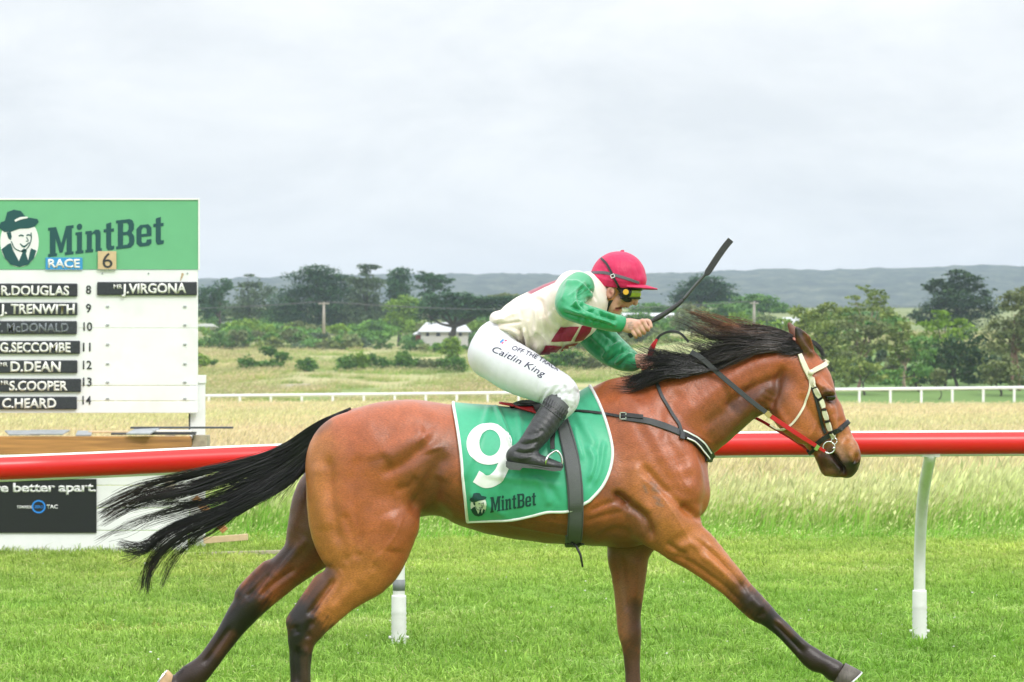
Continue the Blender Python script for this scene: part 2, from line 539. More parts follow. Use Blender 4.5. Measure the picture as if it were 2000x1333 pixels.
def ground_material():
    m = bpy.data.materials.new("ground")
    m.use_nodes = True
    N, L = m.node_tree.nodes, m.node_tree.links
    b = N["Principled BSDF"]; b.inputs["Roughness"].default_value = .95; b.inputs["Specular IOR Level"].default_value = .1
    tc = N.new("ShaderNodeTexCoord"); sp = N.new("ShaderNodeSeparateXYZ"); L.new(tc.outputs["Object"], sp.inputs[0])
    def noise(scale, detail=5, stretch=(1, 1, 1), rough=.55):
        mp = N.new("ShaderNodeMapping"); mp.inputs["Scale"].default_value = stretch; L.new(tc.outputs["Object"], mp.inputs[0])
        n = N.new("ShaderNodeTexNoise"); n.inputs["Scale"].default_value = scale; n.inputs["Detail"].default_value = detail; n.inputs["Roughness"].default_value = rough
        L.new(mp.outputs[0], n.inputs["Vector"]); return n.outputs["Fac"]
    def ramp(f, stops):
        r = N.new("ShaderNodeValToRGB"); L.new(f, r.inputs[0])
        e = r.color_ramp.elements
        e[0].position, e[0].color = stops[0][0], (*stops[0][1], 1)
        e[1].position, e[1].color = stops[-1][0], (*stops[-1][1], 1)
        for p, c in stops[1:-1]:
            q = e.new(p); q.color = (*c, 1)
        return r.outputs[0]
    def step(sock, a, c):
        r = N.new("ShaderNodeMapRange"); r.inputs["From Min"].default_value = a; r.inputs["From Max"].default_value = c; r.interpolation_type = 'SMOOTHSTEP'
        L.new(sock, r.inputs[0]); return r.outputs[0]
    def mix(f, a, c):
        x = N.new("ShaderNodeMix"); x.data_type = 'RGBA'; L.new(f, x.inputs["Factor"]); L.new(a, x.inputs["A"]); L.new(c, x.inputs["B"]); return x.outputs["Result"]
    def add(a, bb, k):
        x = N.new("ShaderNodeMath"); x.operation = 'MULTIPLY_ADD'; L.new(bb, x.inputs[0]); x.inputs[1].default_value = k; L.new(a, x.inputs[2]); return x.outputs[0]
    turf = ramp(noise(3.5, 7), [(.3, (.10, .20, .025)), (.55, (.16, .30, .04)), (.75, (.26, .34, .09))])
    hay = ramp(noise(.22, 8, (.4, 1, 1), .62), [(.3, (.26, .27, .09)), (.45, (.40, .35, .15)), (.62, (.46, .40, .20)), (.75, (.36, .36, .15))])
    field = ramp(noise(.05, 9, (.5, 1, 1), .68), [(.34, (.17, .24, .07)), (.46, (.30, .34, .14)), (.56, (.44, .40, .21)), (.7, (.33, .31, .15))])
    far = ramp(noise(.012, 6), [(.3, (.16, .20, .08)), (.7, (.27, .29, .14))])
    wood = ramp(noise(.05, 8, (1, .3, 1), .7), [(.34, (.012, .020, .014)), (.5, (.045, .06, .038)), (.68, (.12, .125, .08))])
    yw = add(sp.outputs["Y"], noise(.8, 3), 1.2)
    c = mix(step(yw, 36.6, 37.1), turf, hay)
    c = mix(step(add(sp.outputs["Y"], noise(.03, 3), 60), 345, 372), c, field)
    # green verge behind the far rail on the right
    rx = N.new("ShaderNodeMath"); rx.operation = 'MULTIPLY_ADD'; L.new(sp.outputs["Y"], rx.inputs[0]); rx.inputs[1].default_value = -.05; L.new(sp.outputs["X"], rx.inputs[2])
    g = N.new("ShaderNodeRGB"); g.outputs[0].default_value = (.15, .24, .075, 1)
    vg = N.new("ShaderNodeMath"); vg.operation = 'MULTIPLY'; L.new(step(rx.outputs[0], 0, 6), vg.inputs[0]); L.new(step(sp.outputs["Y"], 329, 333), vg.inputs[1])
    c = mix(vg.outputs[0], c, g.outputs[0])
    c = mix(step(sp.outputs["Y"], 640, 900), c, far)
    c = mix(step(add(sp.outputs["Y"], noise(.004, 4), 500), 1500, 1900), c, wood)
    # bare sandy scrape in the paddock
    dx = N.new("ShaderNodeVectorMath"); dx.operation = 'SUBTRACT'; L.new(tc.outputs["Object"], dx.inputs[0]); dx.inputs[1].default_value = (-22.5, 408, 0)
    ds = N.new("ShaderNodeVectorMath"); ds.operation = 'MULTIPLY'; L.new(dx.outputs[0], ds.inputs[0]); ds.inputs[1].default_value = (.25, .07, 0)
    ln = N.new("ShaderNodeVectorMath"); ln.operation = 'LENGTH'; L.new(ds.outputs[0], ln.inputs[0])
    sn = add(ln.outputs["Value"], noise(.9, 4), .9)
    sd = N.new("ShaderNodeRGB"); sd.outputs[0].default_value = (.40, .36, .30, 1)
    iv = N.new("ShaderNodeMath"); iv.operation = 'SUBTRACT'; iv.inputs[0].default_value = 1; L.new(step(sn, 1.1, 1.35), iv.inputs[1])
    c = mix(iv.outputs[0], c, sd.outputs[0])
    L.new(c, b.inputs["Base Color"])
    bp = N.new("ShaderNodeBump"); bp.inputs["Strength"].default_value = .5; bp.inputs["Distance"].default_value = .05
    L.new(noise(14, 5), bp.inputs["Height"]); L.new(bp.outputs[0], b.inputs["Normal"])
    return m
ground = np_mesh("ground", _V, _Q, ground_material())
tag(ground, kind='structure')

# ------------------------------------------------------------------ grass: tufts scattered over the ground (geometry nodes)
def tuft(name, n, area, hmin, hmax, wid, lean, mats, seed, heads=0.0, curl=.5, tall=False):
    g = np.random.default_rng(seed); V, Q, C = [], [], []
    for k in range(n):
        x, y = g.uniform(-area / 2, area / 2, 2)
        a = g.uniform(0, 6.28); h = g.uniform(hmin, hmax); w = wid * g.uniform(.6, 1.3)
        la = g.normal(0, .9) if tall else g.uniform(0, 6.28)
        l = abs(g.normal(0, lean)) * h
        d = np.array([math.cos(la), math.sin(la), 0]); s = np.array([math.cos(a), math.sin(a), 0]) * w / 2
        p0 = np.array([x, y, -.01]); p1 = p0 + d * l * .3 + np.array([0, 0, h * .6]); p2 = p0 + d * l + np.array([0, 0, h * (1 - .35 * min(l / h, 1))])
        b = len(V)
        green = np.array([.215, .405, .045]) * g.uniform(.7, 1.3); lime = np.array([.39, .67, .11]) * g.uniform(.75, 1.2); straw = np.array([.68, .60, .31]) * g.uniform(.75, 1.2)
        if tall:
            dry = g.random() < .58
            c0 = np.array([.21, .40, .05]) * g.uniform(.7, 1.3); c1 = (straw * .62 + lime * .38) if dry else lime * .85; c2 = straw if dry else lime
        else:
            r = g.random()
            c0 = green * .8; c1 = green if r < .40 else lime * .95; c2 = lime if r < .88 else straw
        V += [p0 - s, p0 + s, p1 + s * .8, p1 - s * .8, p2 + s * .15, p2 - s * .15]
        C += [c0, c0, c1, c1, c2, c2]
        Q += [(b, b + 1, b + 2, b + 3), (b + 3, b + 2, b + 4, b + 5)]
        if heads and g.random() < heads:
            hh = h * g.uniform(.14, .24); q = p2; t = q + d * hh * .45 + np.array([0, 0, hh]); m = (q + t) / 2; ss = np.array([math.cos(a + 1), math.sin(a + 1), 0]) * w * g.uniform(1.0, 2.0)
            b = len(V); c = np.array([.76, .66, .42]) * g.uniform(.75, 1.2)
            V += [q, m + ss, t, m - ss]; C += [c] * 4; Q += [(b, b + 1, b + 2, b + 3)]
    V = np.array(V, np.float32)
    me = bpy.data.meshes.new(name)
    me.from_pydata([tuple(v) for v in V], [], Q); me.update()
    a = me.color_attributes.new("Col", 'FLOAT_COLOR', 'POINT'); c = np.ones((len(V), 4), np.float32); c[:, :3] = C; a.data.foreach_set("color", c.ravel())
    me.materials.append(mats)
    return bpy.data.objects.new(name, me)

def leaf_material(name, trans=.25, inst=True, rough=.6):
    m = bpy.data.materials.new(name); m.use_nodes = True
    N, L = m.node_tree.nodes, m.node_tree.links
    b = N["Principled BSDF"]; b.inputs["Roughness"].default_value = rough; b.inputs["Specular IOR Level"].default_value = .25
    at = N.new("ShaderNodeAttribute"); at.attribute_name = "Col"; sock = at.outputs["Color"]
    if inst:
        ti = N.new("ShaderNodeAttribute"); ti.attribute_type = 'INSTANCER'; ti.attribute_name = "tint"
        vm = N.new("ShaderNodeVectorMath"); vm.operation = 'MULTIPLY'; L.new(sock, vm.inputs[0]); L.new(ti.outputs["Vector"], vm.inputs[1]); sock = vm.outputs[0]
    L.new(sock, b.inputs["Base Color"])
    tr = N.new("ShaderNodeBsdfTranslucent"); L.new(sock, tr.inputs["Color"])
    ms = N.new("ShaderNodeMixShader"); ms.inputs[0].default_value = trans
    L.new(b.outputs[0], ms.inputs[1]); L.new(tr.outputs[0], ms.inputs[2]); L.new(ms.outputs[0], N["Material Output"].inputs["Surface"])
    return m
M_grass = leaf_material("grass_blades", .3)

def vnoise(x, y, seed, n=10, f0=.3, f1=3.0):
    g = np.random.default_rng(seed); o = np.zeros(len(x))
    for i in range(n):
        f = f0 * (f1 / f0) ** (i / (n - 1)); a = g.uniform(0, 6.28)
        o += np.sin((x * math.cos(a) + y * math.sin(a)) * f * 6.28 + g.uniform(0, 6.28) + 2 * np.sin(x * f * 2.1 + g.uniform(0, 6)) ) / (1 + i * .12)
    return o / 4.0

def scatter(name, P, rotz, tilt, scl, tint, tufts, kind='stuff'):
    me = bpy.data.meshes.new(name)
    me.vertices.add(len(P)); me.vertices.foreach_set("co", np.asarray(P, np.float32).ravel())
    rot = np.stack([tilt[:, 0], tilt[:, 1], rotz], 1).astype(np.float32)
    for nm, arr in (("rot", rot), ("tint", np.asarray(tint, np.float32))):
        a = me.attributes.new(nm, 'FLOAT_VECTOR', 'POINT'); a.data.foreach_set("vector", arr.ravel())
    a = me.attributes.new("scl", 'FLOAT_VECTOR', 'POINT'); a.data.foreach_set("vector", np.asarray(scl, np.float32).ravel())
    a = me.attributes.new("pick", 'INT', 'POINT'); a.data.foreach_set("value", rng.integers(0, len(tufts), len(P)).astype(np.int32))
    o = link_mesh(name, me, None)
    tag(o, kind=kind)
    co = bpy.data.collections.new(name + "_tufts")
    for t in tufts: co.objects.link(t)
    ng = bpy.data.node_groups.new(name, 'GeometryNodeTree')
    ng.interface.new_socket("Geometry", in_out='INPUT', socket_type='NodeSocketGeometry'); ng.interface.new_socket("Geometry", in_out='OUTPUT', socket_type='NodeSocketGeometry')
    N, L = ng.nodes, ng.links
    gi, go = N.new("NodeGroupInput"), N.new("NodeGroupOutput")
    ci = N.new("GeometryNodeCollectionInfo"); ci.inputs["Collection"].default_value = co; ci.inputs["Separate Children"].default_value = True; ci.inputs["Reset Children"].default_value = True
    ip = N.new("GeometryNodeInstanceOnPoints"); ip.inputs["Pick Instance"].default_value = True
    def attr(n, t):
        x = N.new("GeometryNodeInputNamedAttribute"); x.data_type = t; x.inputs["Name"].default_value = n; return x.outputs["Attribute"]
    L.new(gi.outputs[0], ip.inputs["Points"]); L.new(ci.outputs[0], ip.inputs["Instance"])
    L.new(attr("pick", 'INT'), ip.inputs["Instance Index"])
    er = N.new("FunctionNodeEulerToRotation"); L.new(attr("rot", 'FLOAT_VECTOR'), er.inputs[0]); L.new(er.outputs[0], ip.inputs["Rotation"])
    L.new(attr("scl", 'FLOAT_VECTOR'), ip.inputs["Scale"])
    L.new(ip.outputs[0], go.inputs[0])
    md = o.modifiers.new("scatter", 'NODES'); md.node_group = ng
    return o

def make_grass():
    g = np.random.default_rng(31)
    # mown turf
    ts = [tuft("turf_tuft", 150, .34, .025, .065, .0055, .9, M_grass, 100 + i) for i in range(6)]
    y = np.sqrt(g.uniform(15.0 ** 2, 37.0 ** 2, 15500)); x = g.uniform(-1, 1, len(y)) * (y * .16 + 1.3)
    n1 = vnoise(x, y * .6, 1, 10, .15, 1.6); n2 = vnoise(x * .7, y * .5, 2, 8, .8, 4)
    w = np.clip(.5 + .5 * n1, 0, 1); q = np.clip(.5 + .5 * n2, 0, 1)
    tint = np.stack([.74 + .85 * w * q, .80 + .44 * w * q, .74 + 1.0 * q * w], 1) * (.92 + .16 * g.random((len(y), 1)))
    # yellower, drier turf beyond the rail
    yel = smooth01((y - 24) / 8)[:, None]
    tint = tint * (1 + yel * (np.array([[.30, .08, .25]]) + .12 * n2[:, None]))
    s = g.uniform(.7, 1.25, len(y)) * (1 + .25 * n2); s = np.clip(s, .5, 1.8)
    n3 = vnoise(x * .8, y * .8, 77, 10, .25, 3.5); worn = smooth01((n3 - .75) / .45)[:, None]
    tint = tint * (1 - worn) + tint * np.array([[.92, .60, .62]]) * worn; s = s * (1 - .45 * worn[:, 0])
    pale = smooth01((vnoise(x * .6, y * .9, 78, 10, .3, 4) - .55) / .5)[:, None]
    tint = tint * (1 + pale * np.array([[.42, .22, .95]]))
    n4 = vnoise(x * .5, y * .25, 79, 8, .12, .9)[:, None]; tint = tint * (1 - .16 * smooth01(n4 * .8 + .3))
    scatter("turf_grass", np.stack([x, y, np.zeros(len(y))], 1), g.uniform(0, 6.28, len(y)), g.normal(0, .12, (len(y), 2)), np.stack([s * 1.15, s * 1.15, s * .95], 1), tint, ts)
    # ragged fringe where the mower stops
    yy = g.uniform(35.4, 38.2, 1500); xx = g.uniform(-7.5, 7.5, 1500)
    s = np.clip((yy - 35.2) / 2.2, .12, 1) * g.uniform(.3, 1.0, 1500)
    tf = [tuft("fringe_tuft", 60, .7, .18, .50, .0075, .45, M_grass, 300 + i, .25, tall=True) for i in range(4)]
    k = ~((xx < -5.2) & (yy < 36.2)); xx, yy, s = xx[k], yy[k], s[k]
    scatter("fringe_grass", np.stack([xx, yy, np.zeros(len(xx))], 1), g.uniform(-.8, .8, len(xx)), g.normal(0, .1, (len(xx), 2)), np.stack([.6 + .4 * s, .6 + .4 * s, s], 1), np.array([[.74, 1.0, .62]]) * g.uniform(.8, 1.2, (len(xx), 1)), tf)
    # long grass of the infield
    tl = [tuft("long_grass_tuft", 95, .9, .26, .58, .0085, .35, M_grass, 200 + i, .62, tall=True) for i in range(6)]
    y = np.concatenate([g.uniform(36.6, 40, 420), 37 + (110 - 37) * g.random(7500) ** 1.25, g.uniform(100, 326, 14000)]); x = g.uniform(-1, 1, len(y)) * (y * .155 + 2)
    keep = (y > 36.9 + .35 * np.sin(x * 1.3) + .3 * np.sin(x * 3.1 + 1)) & ~((x < -5.2) & (y < 37.5) & (x > -14))
    x, y = x[keep], y[keep]
    n = vnoise(x * .3, y * .1, 5, 10, .05, .8)
    near = 1 - smooth01((y - 37) / 9)
    hay = np.array([[1.08, .98, 1.0]]); grn = np.array([[.80, 1.06, .72]])
    ww = np.clip(.34 + .38 * n - .1 + .66 * near, 0, 1)[:, None]
    tint = (hay * (1 - ww) + grn * ww) * g.uniform(.86, 1.14, (len(y), 1))
    s = g.uniform(.8, 1.25, len(y)) * np.interp(y, [36, 45, 110, 326], [.95, 1, .9, 1.0])
    sz = s * (.95 + .18 * n)
    sx = s * np.interp(y, [36, 80, 326], [1, 1.2, 2.2])
    scatter("long_grass", np.stack([x, y, land_h(x, y) - .01], 1), g.uniform(-.6, .6, len(y)), g.normal(0, .05, (len(y), 2)), np.stack([sx, sx, sz], 1), tint, tl)
    # tussocks and rank grass over the rising paddock
    y = g.uniform(331, 640, 9000); x = g.uniform(-1, 1, len(y)) * (y * .15 + 4)
    n = vnoise(x * .2, y * .05, 15, 10, .05, .9)
    keep = (n > -.15) & ((x < 3) | (y > 420)); x, y, n = x[keep], y[keep], n[keep]
    ww = np.clip(.45 + .6 * vnoise(x * .3, y * .07, 16, 8, .1, 1.2), 0, 1)[:, None]
    tint = (np.array([[.92, .84, .80]]) * (1 - ww) + np.array([[.62, .74, .55]]) * ww) * g.uniform(.7, 1.15, (len(y), 1))
    s = g.uniform(.6, 1.5, len(y)) * (1 + .5 * n)
    scatter("paddock_grass", np.stack([x, y, land_h(x, y) - .02], 1), g.uniform(-.6, .6, len(y)), g.normal(0, .05, (len(y), 2)), np.stack([s * 3.2, s * 3.2, s * .95], 1), tint, [o for o in tl])
    # small yellow and white flowers in the grass
    fm = bpy.data.materials.new("petals"); fm.use_nodes = True
    a = fm.node_tree.nodes.new("ShaderNodeAttribute"); a.attribute_type = 'INSTANCER'; a.attribute_name = "tint"
    fm.node_tree.links.new(a.outputs["Vector"], fm.node_tree.nodes["Principled BSDF"].inputs["Base Color"])
    me = bpy.data.meshes.new("flower"); bm = bmesh.new(); bmesh.ops.create_icosphere(bm, subdivisions=1, radius=.011); bmesh.ops.scale(bm, vec=(1, 1, .6), verts=bm.verts); bm.to_mesh(me); bm.free(); me.materials.append(fm)
    fo = bpy.data.objects.new("flower", me)
    y = np.concatenate([g.uniform(19, 36.5, 200), g.uniform(37, 47, 60)]); x = g.uniform(-1, 1, len(y)) * (y * .15 + 1)
    z = np.where(y > 37, g.uniform(.25, .5, len(y)), g.uniform(.03, .07, len(y)))
    yl = g.random(len(y)) < np.where(y > 37, .75, .12)
    tint = np.where(yl[:, None], np.array([[.75, .5, .02]]), np.array([[.72, .72, .66]]))
    s = np.where(y > 37, 1.2, g.uniform(.35, .8, len(y)))
    scatter("wild_flowers", np.stack([x, y, z], 1), g.uniform(0, 6, len(y)), g.normal(0, .2, (len(y), 2)), np.stack([s] * 3, 1), tint, [fo])
make_grass()
# ------------------------------------------------------------------ trees, bushes, scrub
M_leaf = leaf_material("foliage", .22, False, .65)
M_bark = mat("bark_dark", (.060, .050, .042), .9, var=.4, vscale=3, bump=.3, bscale=9)
M_barkpale = mat("bark_pale", (.34, .26, .19), .85, var=.35, vscale=3, bump=.2, bscale=9)
M_barkred = mat("bark_reddish", (.20, .12, .085), .85, var=.35, vscale=3, bump=.2, bscale=9)
PAL = {
    'cypress': ((0.025, 0.086, 0.036), (0.066, 0.165, 0.052)),
    'grey': ((0.060, 0.110, 0.055), (0.124, 0.183, 0.085)),
    'euc': ((0.100, 0.171, 0.034), (0.324, 0.381, 0.091)),
    'olive': ((0.118, 0.166, 0.057), (0.260, 0.290, 0.113)),
    'lime': ((0.129, 0.256, 0.024), (0.313, 0.464, 0.057)),
    'bush': ((0.051, 0.154, 0.023), (0.172, 0.336, 0.047)),
    'green': ((0.061, 0.181, 0.041), (0.199, 0.361, 0.077)),
    'dark': ((0.028, 0.073, 0.028), (0.074, 0.140, 0.043)),
}
def leaf_cloud(lobes, pal, size, dens, seed, flat=.0, clump=1.0):
    """leaf sprays filling the crown: lobes of (centre xyz, radii xyz)"""
    g = np.random.default_rng(seed); Vs, Cs = [], []
    lo, hi = np.array(pal[0]), np.array(pal[1])
    for c, r in lobes:
        c, r = np.array(c), np.array(r)
        area = 4 * math.pi * ((r[0] * r[1]) ** 1.6 / 3 + (r[0] * r[2]) ** 1.6 / 3 + (r[1] * r[2]) ** 1.6 / 3) ** (1 / 1.6)
        n = int(dens * 2.1 * area / (size * size)) + 30
        # sub-clumps: sprays gather round points near the surface of the lobe
        m = max(12, int(n / 26)); d = g.normal(0, 1, (m, 3)); d /= np.linalg.norm(d, axis=1)[:, None]
        cc = d * (g.uniform(.12, 1.05, m) ** .5)[:, None]
        k = g.integers(0, m, n)
        p = cc[k] + g.normal(0, 1, (n, 3)) * (.20 * clump) * np.array([1, 1, .75])
        leaf_tone = g.uniform(0, 1, m)[k] * .55 + g.uniform(0, 1, n) * .45  # random tone per clump and per leaf
        P = c + p * r
        nn = g.normal(0, 1, (n, 3)); nn[:, 2] = np.abs(nn[:, 2]) + flat * 2.0; nn /= np.linalg.norm(nn, axis=1)[:, None]
        a = np.cross(nn, g.normal(0, 1, (n, 3))); a /= np.linalg.norm(a, axis=1)[:, None]; b = np.cross(nn, a)
        s = size * g.uniform(.45, 1.2, n)[:, None]
        asp = g.uniform(.35, .8, n)[:, None]
        q = np.stack([P - a * s, P - b * s * asp, P + a * s, P + b * s * asp], 1)
        Vs.append(q.reshape(-1, 3)); col = lo + (hi - lo) * (leaf_tone ** 1.3)[:, None]
        Cs.append(np.repeat(col, 4, 0))
    V = np.concatenate(Vs); Q = np.arange(len(V)).reshape(-1, 4)
    return V, Q, np.concatenate(Cs)

TREE_SEED = [100]
def tree(name, label, cat, Y, base, lobes_px, pal, group=None, leaf=.30, dens=.9, bark=None, trunk=.3, flat=.2, limbs=5, stems=1, depth=.9, clump=1.0):
    TREE_SEED[0] += 1; sd = TREE_SEED[0]; g = np.random.default_rng(sd)
    bark = bark or M_bark
    k = Y / F
    x0 = (base - 1000) * k; z0 = land_z(x0, Y) - .1
    t = empty(name, (x0, Y, z0), label, cat, group)
    lobes = []
    for (u, v, ru, rv) in lobes_px:
        p = W(u, v, Y=Y)
        ry = (ru + rv) * .5 * k * depth
        lobes.append(((p[0], Y + g.uniform(-.3, .3) * ry, p[2]), (ru * k, max(ry, .3), rv * k)))
    V, Q, C = leaf_cloud(lobes, PAL[pal], leaf, dens, sd, flat, clump)
    np_mesh("crown", V, Q, M_leaf, t, smooth=False, col=C)
    # trunk and limbs reaching into the lobes
    VV, QQ = [], []; o = 0
    cx = np.mean([l[0][0] for l in lobes]); zt = np.mean([l[0][2] for l in lobes])
    for s in range(stems):
        b = np.array([x0 + (s - (stems - 1) / 2) * trunk * 2.6, Y + g.uniform(-.2, .2), z0])
        fork = np.array([b[0] * .5 + cx * .5 + g.normal(0, .3), Y, z0 + (zt - z0) * .55])
        pts = [b, b * .55 + fork * .45 + np.array([g.normal(0, .15), 0, 0]), fork]
        v, q = tube_arrays(spline(pts, 4), np.linspace(trunk, trunk * .6, 9), 8); VV.append(v); QQ.append(q + o); o += len(v)
        for c, r in sorted(lobes, key=lambda l: -l[1][0])[:limbs]:
            e = np.array(c) + np.array([g.normal(0, .2) * r[0], 0, .3 * r[2]])
            mid = fork * .5 + e * .5 + np.array([0, 0, -.1 * abs(e[0] - fork[0])])
            v, q = tube_arrays(spline([fork, mid, e], 4), np.linspace(trunk * .5, trunk * .12, 9), 6); VV.append(v); QQ.append(q + o); o += len(v)
    np_mesh("trunk", np.concatenate(VV), np.concatenate(QQ), bark, t)
    return t
GL, GR, GB = "dark trees on the rise behind the paddock", "gum trees behind the far white rail", "bushes dotted over the paddock"
tree("pine_tree", "slim dark pine with lollipop top just beside the scoreboard", "tree", 700, 434, [(405, 582, 24, 22), (437, 557, 17, 17), (432, 578, 18, 12), (410, 608, 24, 16)], 'cypress', GL, trunk=.35)
tree("dead_pine_tree", "thin grey half-bare pine with a flat wisp on top", "tree", 715, 487, [(487, 538, 12, 3), (492, 558, 20, 10), (470, 556, 12, 5), (500, 585, 40, 30), (480, 612, 40, 22)], 'grey', GL, trunk=.3, dens=.55)
tree("cypress_tree", "tallest wide dark cypress with ragged tiered top behind the power pole", "tree", 705, 630, [(622, 527, 34, 9), (600, 541, 42, 12), (648, 545, 40, 13), (628, 562, 64, 18), (596, 588, 56, 28), (655, 596, 54, 40), (562, 606, 40, 36), (620, 625, 60, 25)], 'cypress', GL, trunk=.6, flat=.8)
tree("conifer_tree", "grey green open conifer with drooping whorled branches at its tip", "tree", 700, 716, [(716, 522, 24, 5), (714, 534, 16, 7), (706, 545, 30, 4), (722, 552, 34, 9), (716, 575, 30, 26), (704, 612, 40, 30), (735, 615, 30, 30)], 'grey', GL, trunk=.4, dens=.75)
tree("pine_tree", "dark umbrella pine with smooth domed head next to the open conifer", "tree", 710, 780, [(784, 536, 25, 11), (772, 548, 20, 12), (782, 562, 28, 18), (775, 584, 26, 18)], 'cypress', GL, trunk=.4)
tree("pine_tree", "dark wind-swept pine whose branch pokes out over the hill", "tree", 708, 842, [(828, 538, 18, 8), (852, 543, 26, 10), (872, 549, 17, 6), (838, 557, 26, 10), (862, 563, 16, 8), (835, 578, 22, 12)], 'cypress', GL, trunk=.4, dens=.8)
tree("wattle_tree", "rounded yellow green tree in front of the dark pines", "tree", 665, 778, [(792, 592, 26, 15), (772, 604, 24, 17), (800, 612, 26, 18), (778, 628, 30, 18)], 'lime', GL, trunk=.3)
tree("cypress_tree", "broad spreading dark green cypress with black limbs before the white house", "tree", 596, 872, [(880, 581, 44, 12), (846, 596, 34, 16), (912, 588, 46, 13), (950, 592, 40, 10), (872, 602, 50, 16), (920, 606, 48, 16), (962, 606, 40, 14), (838, 618, 30, 14), (975, 585, 40, 9)], 'cypress', GL, trunk=.65, flat=.9, limbs=9)
tree("gum_tree", "pale brown topped gum showing over the rider's back", "tree", 690, 985, [(985, 582, 30, 9), (1010, 588, 30, 12), (1040, 598, 40, 16)], 'olive', GL, trunk=.3)
tree("gum_tree", "grey green tree behind the rider's face and hand", "tree", 690, 1270, [(1262, 606, 34, 14), (1296, 604, 30, 12), (1310, 612, 26, 12), (1240, 614, 26, 12)], 'green', None, trunk=.3)
tree("cypress_tree", "solitary dark blue green dome cypress behind the raised whip", "tree", 700, 1376, [(1376, 548, 36, 11), (1352, 562, 34, 13), (1402, 562, 32, 13), (1378, 572, 56, 16), (1340, 585, 34, 12), (1412, 582, 34, 14), (1376, 590, 50, 12)], 'cypress', None, trunk=.5, flat=.8)
tree("leafy_tree", "wide mid green tree right of the dome cypress", "tree", 690, 1480, [(1462, 585, 30, 9), (1492, 586, 30, 9), (1476, 597, 50, 13), (1515, 603, 34, 10)], 'green', None, trunk=.35)
tree("leafy_tree", "fresh light green tree below the dome cypress", "tree", 660, 1412, [(1404, 601, 30, 10), (1432, 606, 28, 11), (1446, 615, 30, 12), (1416, 618, 34, 12)], 'green', None, trunk=.3)
tree("wattle_tree", "small yellow lime tree above the mane beside the second pole", "tree", 560, 1446, [(1440, 615, 15, 8), (1450, 628, 22, 12), (1438, 634, 20, 10)], 'lime', None, trunk=.2)
tree("gum_tree", "brownish olive tree tucked behind the flying mane", "tree", 600, 1352, [(1352, 604, 24, 12), (1340, 626, 28, 20), (1370, 640, 26, 20)], 'olive', None, trunk=.25)
tree("wattle_tree", "low yellow green bush behind the horse's ears", "tree", 520, 1505, [(1500, 640, 26, 12), (1530, 634, 24, 12)], 'lime', None, trunk=.2)
# right: gums behind the far rail
kw = dict(leaf=.22, dens=.46, flat=.1, clump=.95)
tree("gum_tree", "tall airy gum with wispy head above the horse's face", "tree", 420, 1690, [(1690, 564, 13, 8), (1706, 574, 20, 8), (1722, 584, 14, 12), (1668, 582, 14, 4), (1700, 598, 40, 12), (1730, 610, 22, 12)], 'euc', GR, trunk=.2, bark=M_barkpale, **kw)
tree("gum_tree", "bright green bushy gum directly behind the horse's ears", "tree", 372, 1590, [(1572, 612, 30, 14), (1610, 606, 32, 15), (1640, 618, 26, 18), (1588, 634, 44, 20), (1560, 648, 26, 18)], 'euc', GR, trunk=.2, **kw)
tree("gum_tree", "dark leafy gum behind the horse's forehead", "tree", 366, 1625, [(1622, 650, 40, 24), (1600, 680, 44, 28), (1640, 692, 40, 30), (1612, 722, 46, 28)], 'euc', GR, trunk=.22, **kw)
tree("gum_tree", "crooked brown-limbed gum with thin crown right of the horse's face", "tree", 352, 1675, [(1668, 632, 34, 18), (1700, 640, 34, 20), (1680, 664, 36, 18), (1716, 662, 22, 16), (1660, 690, 24, 14)], 'olive', GR, trunk=.17, bark=M_barkred, limbs=5, **{**kw, 'dens': .45})
tree("gum_tree", "round olive gum with two pale slim stems", "tree", 356, 1766, [(1748, 648, 34, 18), (1776, 660, 32, 22), (1742, 678, 34, 20), (1780, 690, 30, 18), (1760, 706, 24, 14)], 'euc', GR, trunk=.11, stems=2, bark=M_barkpale, **kw)
tree("cypress_tree", "huge dark billowing cypress standing above the other trees at right", "tree", 600, 1872, [(1872, 536, 27, 9), (1886, 546, 30, 9), (1826, 553, 22, 11), (1816, 563, 16, 8), (1860, 564, 42, 14), (1896, 560, 30, 12), (1934, 572, 16, 9), (1876, 586, 60, 20), (1836, 600, 42, 18), (1910, 604, 46, 22), (1802, 618, 28, 18), (1860, 625, 60, 20)], 'dark', GR, trunk=.5, flat=.7)
tree("wattle_tree", "yellow tipped wattle in front of the huge dark cypress", "tree", 375, 1846, [(1840, 616, 22, 11), (1866, 630, 26, 10), (1832, 640, 34, 18), (1884, 648, 26, 14), (1856, 660, 36, 18)], 'lime', GR, trunk=.16, **kw)
tree("gum_tree", "dense shadowy tree with trunk hidden by its skirts", "tree", 358, 1868, [(1844, 690, 44, 26), (1898, 676, 44, 28), (1872, 716, 54, 30), (1908, 724, 40, 28), (1820, 726, 36, 26)], 'dark', GR, trunk=.2, **kw)
tree("gum_tree", "small grey green gum between pale stems and shadowy tree", "tree", 350, 1795, [(1798, 668, 28, 18), (1806, 696, 26, 22), (1790, 726, 34, 20), (1736, 738, 40, 16)], 'green', GR, trunk=.12, **kw)
tree("gum_tree", "tall pink barked gum with several stems at the edge of view", "tree", 356, 1982, [(1990, 572, 26, 14), (1976, 592, 34, 16), (1994, 620, 44, 22), (1962, 640, 36, 24), (1990, 664, 40, 26), (1952, 676, 30, 22), (2020, 600, 40, 30), (2030, 660, 40, 40)], 'olive', GR, trunk=.16, stems=3, bark=M_barkred, **{**kw, 'dens': .55})
tree("gum_tree", "low grey bush mass under the pink barked gum", "tree", 345, 1955, [(1950, 720, 36, 24), (1985, 730, 34, 22), (1935, 740, 30, 16)], 'olive', GR, trunk=.12, **kw)
